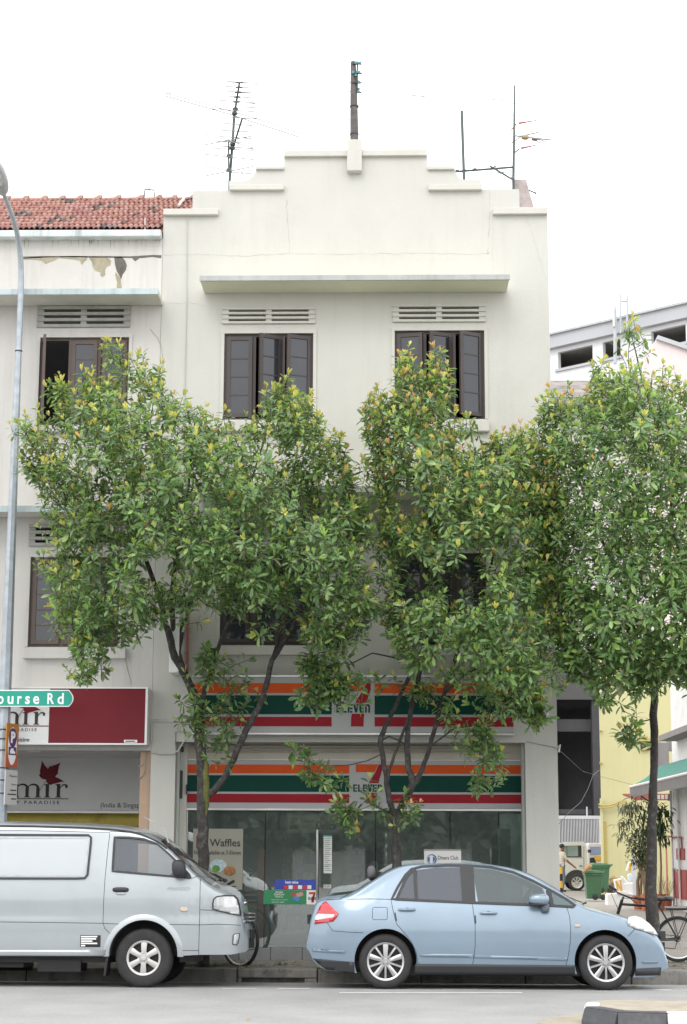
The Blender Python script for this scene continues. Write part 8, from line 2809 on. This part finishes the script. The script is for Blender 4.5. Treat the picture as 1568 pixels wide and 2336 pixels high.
strip(q, [tk(728, 1012, 49.05), tk(750, 1145, 49.05)], .035, 49.036, 49.047); strip(q, [tk(730, 1016, 49.05), tk(792, 1138, 49.05)], .035, 49.034, 49.0455); strip(q, [tk(776, 1000, 49.05), tk(798, 1138, 49.05)], .035, 49.036, 49.047)
q.build('lettering', M_ORP, ob_)
foam('square white foam box right of the lettered one', ((808, 1050), (925, 1040), (932, 1180), (820, 1186)), 49.1, .4)
foam('small broken foam tray on top of the stack', ((790, 962), (810, 958), (880, 1040), (925, 1030), (925, 1056), (850, 1062), (838, 1040)), 49.2, .3)
foam('thin foam lid lying behind the broken tray', ((868, 940), (912, 926), (918, 960), (900, 1030), (880, 1020)), 49.35, .2, mat=pmat('foam_bluish', (0.60, 0.66, 0.70), 0.8))
of_ = foam('upright foam lid with orange stripe leaning on the white board', ((842, 895), (880, 790), (924, 790), (915, 860), (880, 918)), 49.8, .10)
q = MB(); strip(q, [tk(905, 800, 49.8), tk(885, 900, 49.8)], .07, 49.786, 49.798); q.build('stripe', M_ORP, of_)
foam('low foam slab with orange edge between the boxes', ((735, 1140), (830, 1136), (930, 1170), (925, 1188), (740, 1172)), 48.95, .3)
ow = thing('white_board', 'narrow bluish white board standing behind the foam boxes', 'board', P(1448, 2045, 51))
a, b_, c_, d_ = rect(1443, 1953, 1453, 2044, 51.0); MB().box(a, b_, 51, 51.06, gz(51), d_).build('board', pmat('board_bluewhite', (0.50, 0.52, 0.58), 0.7), ow)
osk = P(1398, 2020, 57); q = MB()
for k in range(5): ellipsoid(q, (osk.x + random.uniform(-.12, .12), 57 + random.uniform(-.1, .1), gz(57) + .15 + k * .10), .14, .12, .12, 10, 6, 2.2)
o = q.build('sack', pmat('sack_brown', (0.34, 0.24, 0.13), 0.9, var=0.3, vs=8), None, at=(osk.x, 57, gz(57)), smooth=60); tag(o, 'brown sack against the yellow wall behind the bins', 'sack')

# potted plants
M_TERR = pmat('terracotta', (0.42, 0.135, 0.065), 0.8, var=0.12, vs=6)
M_PLANT = pmat('plant_dark_green', (0.035, 0.075, 0.025), 0.5, var=0.4, vs=4, trans=.2)
M_PLANT2 = pmat('plant_olive_green', (0.085, 0.095, 0.055), 0.6, var=0.4, vs=4, trans=.2)
M_STEM = pmat('plant_stem', (0.26, 0.19, 0.13), 0.9, var=0.3, vs=8)
def pot(parent, u0, u1, v0, v1, Y, nm='pot'):
    a, b_, c_, d_ = rect(u0, v0, u1, v1, Y)
    r1, H_ = (b_ - a) / 2, d_ - c_
    m = MB(); m.lathe([(0, 0), (r1 * .68, 0), (r1 * .88, H_ * .76), (r1 * .88, H_ * .78), (r1, H_ * .78), (r1, H_), (r1 * .9, H_), (r1 * .88, H_ * .9), (0, H_ * .9)], 20, Matrix.Translation(((a + b_) / 2, Y, c_)))
    m.build(nm, M_TERR, parent, smooth=35)
    return Vector(((a + b_) / 2, Y, d_))
def sprays(m, pts, n, L, W_, droop, spread, seed, dr=(0, 0, 1)):
    rr = random.Random(seed)
    vs0, fs0 = leaf_geo(1.0, 1.0, droop, 0.2)
    for _ in range(n):
        c = rr.choice(pts)
        p = Vector(c) + Vector((rr.gauss(0, spread), rr.gauss(0, spread), rr.gauss(0, spread * .8)))
        Mx = Matrix.Translation(p) @ Matrix.Rotation(rr.uniform(0, 6.28), 4, 'Z') @ Matrix.Rotation(rr.uniform(-.5, .9), 4, 'Y')
        l_, w_ = L * rr.uniform(.6, 1.2), W_ * rr.uniform(.7, 1.2)
        m.add([Mx @ Vector((v[0] * l_, v[1] * w_, v[2] * l_)) for v in vs0], fs0)
Yp = 45.0
pl1 = thing('potted_tree', 'tall drooping potted tree with bare twisted stems left of the right trunk', 'plant', P(1452, 2078, Yp), 'potted plants in the alley')
pot(pl1, 1443, 1470, 2043, 2075, Yp)
m = MB()
m.tube([P(1456, 2046, Yp), P(1455, 2010, Yp), P(1462, 1985, Yp), P(1458, 1950, Yp), P(1466, 1925, Yp), P(1468, 1890, Yp), P(1470, 1850, Yp)], [.05, .045, .04, .035, .03, .025, .015], 7)
m.tube([P(1462, 2046, Yp), P(1464, 2000, Yp), P(1468, 1950, Yp), P(1469, 1912, Yp)], [.035, .03, .03, .025], 7)
m.tube([P(1470, 2046, Yp + .1), P(1474, 1990, Yp + .1), P(1473, 1920, Yp + .1)], [.03, .025, .02], 6)
m.build('stem', M_STEM, pl1, smooth=60)
m = MB()
sprays(m, [P(u, v, Yp - .1) for u, v in ((1432, 1838), (1440, 1832), (1450, 1826), (1455, 1842), (1425, 1845), (1420, 1880), (1430, 1876), (1440, 1872), (1418, 1903), (1430, 1900), (1446, 1905), (1455, 1895), (1440, 1850))], 230, .17, .028, .9, .075, 41)
m.build('foliage', M_PLANT2, pl1, kind='stuff')
m = MB()
sprays(m, [P(u, v, Yp) for u, v in ((1462, 1900), (1470, 1885), (1475, 1905), (1465, 1915), (1480, 1890), (1475, 1868), (1465, 1860), (1470, 1845), (1462, 1830), (1450, 1908))], 190, .17, .05, .7, .11, 42)
m.build('broad_foliage', M_PLANT, pl1, kind='stuff')
pl2 = thing('potted_shrub', 'dark small leaved potted shrub in front of the foam boxes', 'plant', P(1455, 2080, Yp - .6), 'potted plants in the alley')
pot(pl2, 1462, 1486, 2041, 2086, Yp - .6)
m = MB()
for k in range(6):
    m.tube([P(1472 + k, 2043, Yp - .6), P(1466 + k * 1.5, 2000, Yp - .6), P(1446 + k * 6, 1955, Yp - .6), P(1440 + k * 8, 1930, Yp - .6)], [.02, .017, .013, .006], 5)
m.build('stem', M_STEM, pl2)
m = MB()
sprays(m, [P(u, v, Yp - .6) for u, v in ((1440, 1935), (1448, 1928), (1452, 1942), (1462, 1935), (1458, 1952), (1466, 1960), (1446, 1950), (1470, 1945), (1455, 1965), (1462, 1972), (1450, 1922))], 460, .10, .035, .3, .085, 43)
m.build('foliage', M_PLANT, pl2, kind='stuff')
pl3 = thing('potted_plant', 'hanging broad leaved potted plant right of the tree trunk', 'plant', P(1508, 2085, Yp), 'potted plants in the alley')
pot(pl3, 1494, 1520, 2040, 2088, Yp)
m = MB()
m.tube([P(1507, 2042, Yp), P(1509, 1980, Yp), P(1506, 1900, Yp), P(1510, 1850, Yp)], [.03, .025, .02, .012], 6)
for k in range(7): m.tube([P(1505 + k, 2042, Yp), P(1500 + k * 4, 2020 - k % 3 * 6, Yp), P(1496 + k * 6, 2012 - k % 2 * 12, Yp)], .006, 4)
m.build('stem', M_STEM, pl3)
m = MB()
sprays(m, [P(u, v, Yp) for u, v in ((1502, 1840), (1510, 1850), (1514, 1870), (1506, 1880), (1512, 1895), (1504, 1905), (1516, 1845), (1508, 1862), (1500, 1870), (1512, 1915))], 180, .19, .05, .9, .11, 44)
m.build('foliage', M_PLANT, pl3, kind='stuff')
pl4 = thing('potted_plant', 'wide terracotta pot with dry twigs at the red and white wall', 'plant', P(1524, 2073, Yp + .6), 'potted plants in the alley')
pot(pl4, 1511, 1536, 2046, 2074, Yp + .6)
m = MB()
for k in range(8): m.tube([P(1520 + k * .8, 2048, Yp + .6), P(1514 + k * 3.4, 2022, Yp + .6), P(1510 + k * 5, 2004 + (k % 3) * 5, Yp + .6)], .007, 4)
m.build('stem', M_STEM, pl4)

# white and red shop wall on the right with green awning
XW = 7.25
sw = thing('white_shop_wall', 'white building side wall with red painted panels at the right edge', 'building', (XW + 1, 38, 0.0))
M_WW = pmat('white_paint_wall', (0.70, 0.69, 0.68), 0.8, var=0.06, vs=1.5, dirt=(0.4, 0.4, 0.4), dirt_amt=0.4, dirt_scale=1.3)
M_RW = pmat('red_wall_paint', (0.30, 0.028, 0.024), 0.65, var=0.08)
m = MB(); m.box(XW, XW + 5, 30, 46, gz(46) - .1, 3.05); m.build('lower_wall', M_WW, sw)
m = MB(); m.box(XW + .1, XW + 5, 30, 46.2, 3.05, 6.4); m.build('upper_wall', M_WW, sw)
m = MB(); m.box(XW - .35, XW + 5, 29.9, 45.4, 4.22, 4.36); m.build('ledge', pmat('ledge_grey', (0.22, 0.20, 0.19), 0.8), sw)
def wallpt(u, v):
    d = _ray(u, v); t = XW / d.x
    return Vector((XW, d.y * t, CAM_H + d.z * t))
def wallbox(u0, v0, u1, v1, nm, mat, out=.02):
    p0, p1 = wallpt(u0, (v0 + v1) / 2), wallpt(u1, (v0 + v1) / 2)
    z0_, z1_ = wallpt((u0 + u1) / 2, v1).z, wallpt((u0 + u1) / 2, v0).z
    m = MB(); m.box(XW - out, XW - .002, min(p0.y, p1.y), max(p0.y, p1.y), z0_, z1_); m.build(nm, mat, sw)
wallbox(1545, 1936, 1564, 1962, 'red_panel', M_RW)
wallbox(1540, 1984, 1569, 2051, 'red_panel', M_RW)
wallbox(1521.5, 1920, 1524.5, 2066, 'red_corner_strip', pmat('corner_coral', (0.45, 0.12, 0.07), 0.7), .015)
m = MB(); m.tube([wallpt(1522, 1909) - Vector((.05, 0, 0)), wallpt(1560, 1911) - Vector((.05, 0, 0)), wallpt(1561.5, 1936) - Vector((.05, 0, 0))], .022, 6); m.build('red_pipe', pmat('pipe_red', (0.36, 0.07, 0.05), 0.6), sw)
m = MB(); m.tube([wallpt(1553, 1992) - Vector((.06, 0, 0)), wallpt(1550, 1980) - Vector((.10, 0, 0)), wallpt(1546, 1981) - Vector((.12, 0, 0))], .014, 6); m.tube([wallpt(1551, 2076) - Vector((.06, 0, 0)), wallpt(1551, 2066) - Vector((.10, 0, 0)), wallpt(1546, 2064) - Vector((.12, 0, 0))], .014, 6); m.build('tap', M_GREYMETAL, sw)
m = MB()
for u_ in (1538, 1553): 
    p = wallpt(u_, 1900); m.tube([(XW - .05, p.y, gz(46)), (XW - .05, p.y, 3.0)], .03, 6)
m.build('downpipe', M_WW, sw)

aw = thing('awning', 'green canvas awning with grey valance over the alley', 'awning', (XW, 40, 3.2))
M_AWN = pmat('awning_green', (0.018, 0.165, 0.125), 0.7, var=0.12, vs=2)
ye0, ye1 = 46.3, 31.0
lo = [P(1438, 1795.5, ye0)]; xlo, zlo = lo[0].x, lo[0].z
up_ = P(1506, 1748, ye0); xup, zup = up_.x, up_.z
m = MB()
n = 10
vs, fs = [], []
for k in range(n + 1):
    y_ = ye0 + (ye1 - ye0) * k / n
    for t_ in (0, .5, 1): vs.append((xlo + (xup - xlo) * t_, y_, zlo + (zup - zlo) * t_ - .05 * math.sin(math.pi * t_)))
for k in range(n):
    for j in range(2): fs.append((k * 3 + j, (k + 1) * 3 + j, (k + 1) * 3 + j + 1, k * 3 + j + 1))
m.add(vs, fs); o = m.build('canvas', M_AWN, aw); s_ = o.modifiers.new('solid', 'SOLIDIFY'); s_.thickness = .015
m = MB(); m.box(xlo - .008, xlo + .008, ye1, ye0, zlo - .27, zlo - .03); m.box(xlo, XW - .01, ye0 - .01, ye0 + .005, zlo - .27, zlo - .03) if False else None; m.build('valance', pmat('valance_grey', (0.14, 0.13, 0.13), 0.8), aw)
m = MB(); m.tube([(xlo, ye0 + .03, zlo), (xlo, ye1, zlo)], .035, 8); m.build('front_rail', pmat('rail_pale', (0.60, 0.56, 0.54), 0.5), aw)
m = MB(); m.tube([(xlo, ye0, zlo - .02), (XW, ye0, zlo - .02)], .025, 6); m.tube([(xlo, ye0, zlo - .02), (XW, ye0, zlo - .75)], .02, 6); m.build('arm', M_DARKMETAL, aw)

rs = thing('hanging_sign', 'long red sign board hanging under the awning edge', 'sign', P(1475, 1828, 47))
a, b_, c_, d_ = rect(1421, 1811, 1527, 1816, 47.0)
m = MB(); m.prism([(P(1421, 1811, 47).x, P(1421, 1811, 47).z), (P(1424, 1815, 47).x, P(1424, 1815, 47).z), (P(1452, 1826, 47).x, P(1452, 1826, 47).z), (P(1527, 1826, 47).x, P(1527, 1826, 47).z), (P(1527, 1811, 47).x, P(1527, 1811, 47).z)], 47.0, 47.12); m.build('board', pmat('board_red_pink', (0.45, 0.14, 0.11), 0.6, var=0.2, vs=6), rs)
m = MB()
for k in range(3): 
    a, b_, c_, d_ = rect(1500 + k * 9, 1813.5, 1506.5 + k * 9, 1823.5, 47); m.box(a, b_, 46.99, 46.998, c_, d_)
m.build('print_blocks', M_WHT, rs)
db_ = thing('dark_box', 'black box fitted at the end of the red hanging sign', 'box', P(1536, 1828, 46.9)); a, b_, c_, d_ = rect(1528, 1811, 1545, 1827, 46.9); MB().box(a, b_, 46.9, 47.2, c_, d_).build('casing', M_BLACK, db_)

# cables across the alley
q = MB(); q.tube([P(1200, 1692, F - .02), P(1272, 1707, F - .02), P(1330, 1760, 34), P(1372, 1772, 45), P(1450, 1792, 46)], .004, 4)
o = q.build('cable', M_WIRE if False else pmat('cable_dark', (0.12, 0.12, 0.12), .6), None, at=P(1200, 1692, F - .02)); tag(o, 'dark cable strung from the shophouse corner to the awning', 'cable', 'cables across the alley')
q = MB(); q.tube([P(1368, 1757, 57.8), P(1354, 1768, 57), P(1342, 1800, 57), P(1326, 1830, 57), P(1300, 1852, 57), P(1276, 1880, 57)], .011, 4)
o = q.build('cable', MATS['cable_dark'], None, at=P(1368, 1757, 57.8)); tag(o, 'drooping cable from the yellow wall down to the gate', 'cable', 'cables across the alley')
q = MB(); c = P(1278, 1700, F - .02); q.tube([P(1268, 1708, F - .01), c, P(1275, 1716, F - .03)], .015, 6); o = q.build('hook', M_TRIM, shop)

# ------------------------------------------------------------------ tall white flats beyond
YA = 92.0
pA_ = P(1257, 765, YA)
lo_, hi_ = 60.0, 92.0
for _ in range(50):
    md_ = (lo_ + hi_) / 2
    if P(1568, 693, md_).z > pA_.z: hi_ = md_
    else: lo_ = md_
pB_ = P(1568, 693, lo_)
dv = (Vector((pB_.x, pB_.y, 0)) - Vector((pA_.x, pA_.y, 0))).normalized(); nv = Vector((dv.y, -dv.x, 0))
def Q(u, v):
    d = _ray(u, v)
    t = (Vector((pA_.x, pA_.y, 0)) ).dot(nv) / (d.x * nv.x + d.y * nv.y)
    p = Vector((d.x * t, d.y * t, CAM_H + d.z * t))
    return ((p - pA_).dot(dv), p.z)
fl_ = thing('apartment_block', 'white apartment block with grey roof edge and open windows beyond the trees', 'building', (pA_.x, pA_.y, gz(90)))
M_APW = pmat('flats_white', (0.70, 0.71, 0.73), 0.8, var=0.03, vs=.3); M_APG = pmat('flats_grey_edge', (0.44, 0.45, 0.48), 0.8, var=0.04, vs=.5)
def local_prism(mb_, poly, y0_, y1_, holes=()):
    t_ = MB().prism(poly, y0_, y1_, holes)
    vs = [Vector((pA_.x, pA_.y, 0)) + dv * p[0] - nv * p[1] + Vector((0, 0, p[2])) for p in t_.v]
    return mb_.add(vs, t_.f)
def lrect(u0, v0, u1, v1):
    s0, s1 = Q(u0, (v0 + v1) / 2)[0], Q(u1, (v0 + v1) / 2)[0]
    z0_, z1_ = Q((u0 + u1) / 2, v1)[1], Q((u0 + u1) / 2, v0)[1]
    return [(s0, z0_), (s1, z0_), (s1, z1_), (s0, z1_)]
w1 = [Q(1273.4, 841), Q(1352, 827), Q(1352, 787), Q(1273.4, 803)]
zlo_, zhi_ = (w1[0][1] + w1[1][1]) / 2, (w1[2][1] + w1[3][1]) / 2
hol = []
for ua, ub in ((1273.4, 1352), (1376, 1416), (1487, 1566)):
    s0, s1 = Q(ua, 800)[0], Q(ub, 780)[0]
    hol.append([(s0, zlo_), (s1, zlo_), (s1, zhi_), (s0, zhi_)])
SL, SR = -16.0, 14.0
zR = pA_.z
zF = Q(1263.6, 797)[1]
m = MB(); local_prism(m, [(SL, gz(90)), (SR, gz(90)), (SR, zF), (SL, zF)], 0.0, 0.25, hol)
m.build('wall', M_APW, fl_)
m = MB(); local_prism(m, [(SL, zF + .004), (SR, zF + .004), (SR, zR - .12), (SL, zR - .12)], -0.35, 9.0); m.build('roof_edge', M_APG, fl_)
m = MB(); local_prism(m, [(SL, zR - .118), (SR, zR - .118), (SR, zR), (SL, zR)], -0.5, 9.2); m.build('roof', pmat('flats_roof_trim', (0.42, 0.46, 0.46), .7), fl_)
m = MB(); local_prism(m, [(SL, gz(90)), (SR, gz(90)), (SR, zF), (SL, zF)], 2.6, 2.8); local_prism(m, [(SL, zlo_ - .5), (SR, zlo_ - .5), (SR, zlo_ - .4), (SL, zlo_ - .4)], 0.26, 2.59); local_prism(m, [(SL, zhi_ + .02), (SR, zhi_ + .02), (SR, zhi_ + .1), (SL, zhi_ + .1)], 0.26, 2.59); m.build('corridor', pmat('flats_interior', (0.34, 0.33, 0.32), .9), fl_)
for h_ in hol:
    m = MB(); s0, s1 = h_[0][0], h_[1][0]
    local_prism(m, [(s0 - .15, zlo_ - .14), (s1 + .15, zlo_ - .14), (s1 + .15, zlo_ - .002), (s0 - .15, zlo_ - .002)], -.12, .2); m.build('window_sill', M_APG, fl_)
m = MB(); s0 = Q(1320, 812)[0]; s1 = Q(1338, 812)[0]; local_prism(m, [(s0, zlo_ - .1), (s1, zlo_ - .1), (s1, zlo_ + .45), (s0, zlo_ + .45)], 1.0, 1.2); m.build('parapet_box', M_DKBOX, fl_)
# mast with panel aerial on the roof
mt = thing('mast', 'pale phone mast on the white apartment roof behind the right tree tip', 'mast', (P(1404, 730, 88).x, 88, zR))
m = MB()
m.tube([P(1404, 830, 88), P(1404, 700, 88)], .09, 8); m.tube([P(1416, 760, 88), P(1416, 671, 88)], .06, 6); m.tube([P(1431, 760, 88), P(1432, 673, 88)], .06, 6); m.tube([P(1414, 685, 88), P(1422, 687, 88), P(1431, 687, 88)], .05, 6)
m.build('pole', pmat('mast_grey', (0.42, 0.46, 0.50), .5), mt)
m = MB(); a, b_, c_, d_ = rect(1399, 703, 1403, 745, 87.8); m.box(a, b_, 87.8, 88.0, c_, d_); m.build('panel_antenna', pmat('mast_panel', (0.62, 0.64, 0.60), .5), mt, bevel=.02)
# pink gable in front of the flats
pg_ = thing('pink_house', 'pale pink gable wall behind the right tree crown', 'building', (PX(1550, 66), 66, gz(66)))
pts = [(1482, 1100), (1482, 790), (1499, 775.5), (1565, 798), (1640, 825), (1640, 1100)]
xz = [(P(u, v, 66).x, P(u, v, 66).z) for u, v in pts]; xz[0] = (xz[0][0], gz(66)); xz[-1] = (xz[-1][0], gz(66))
MB().prism(xz[::-1], 66, 67.5).build('wall', pmat('pale_pink_wall', (0.66, 0.58, 0.58), .85, var=.04), pg_)
m = MB(); strip(m, [(P(u, v, 66).x, P(u, v, 66).z + .08) for u, v in pts[2:5]], .16, 65.85, 67.6); m.build('coping', M_APG, pg_)
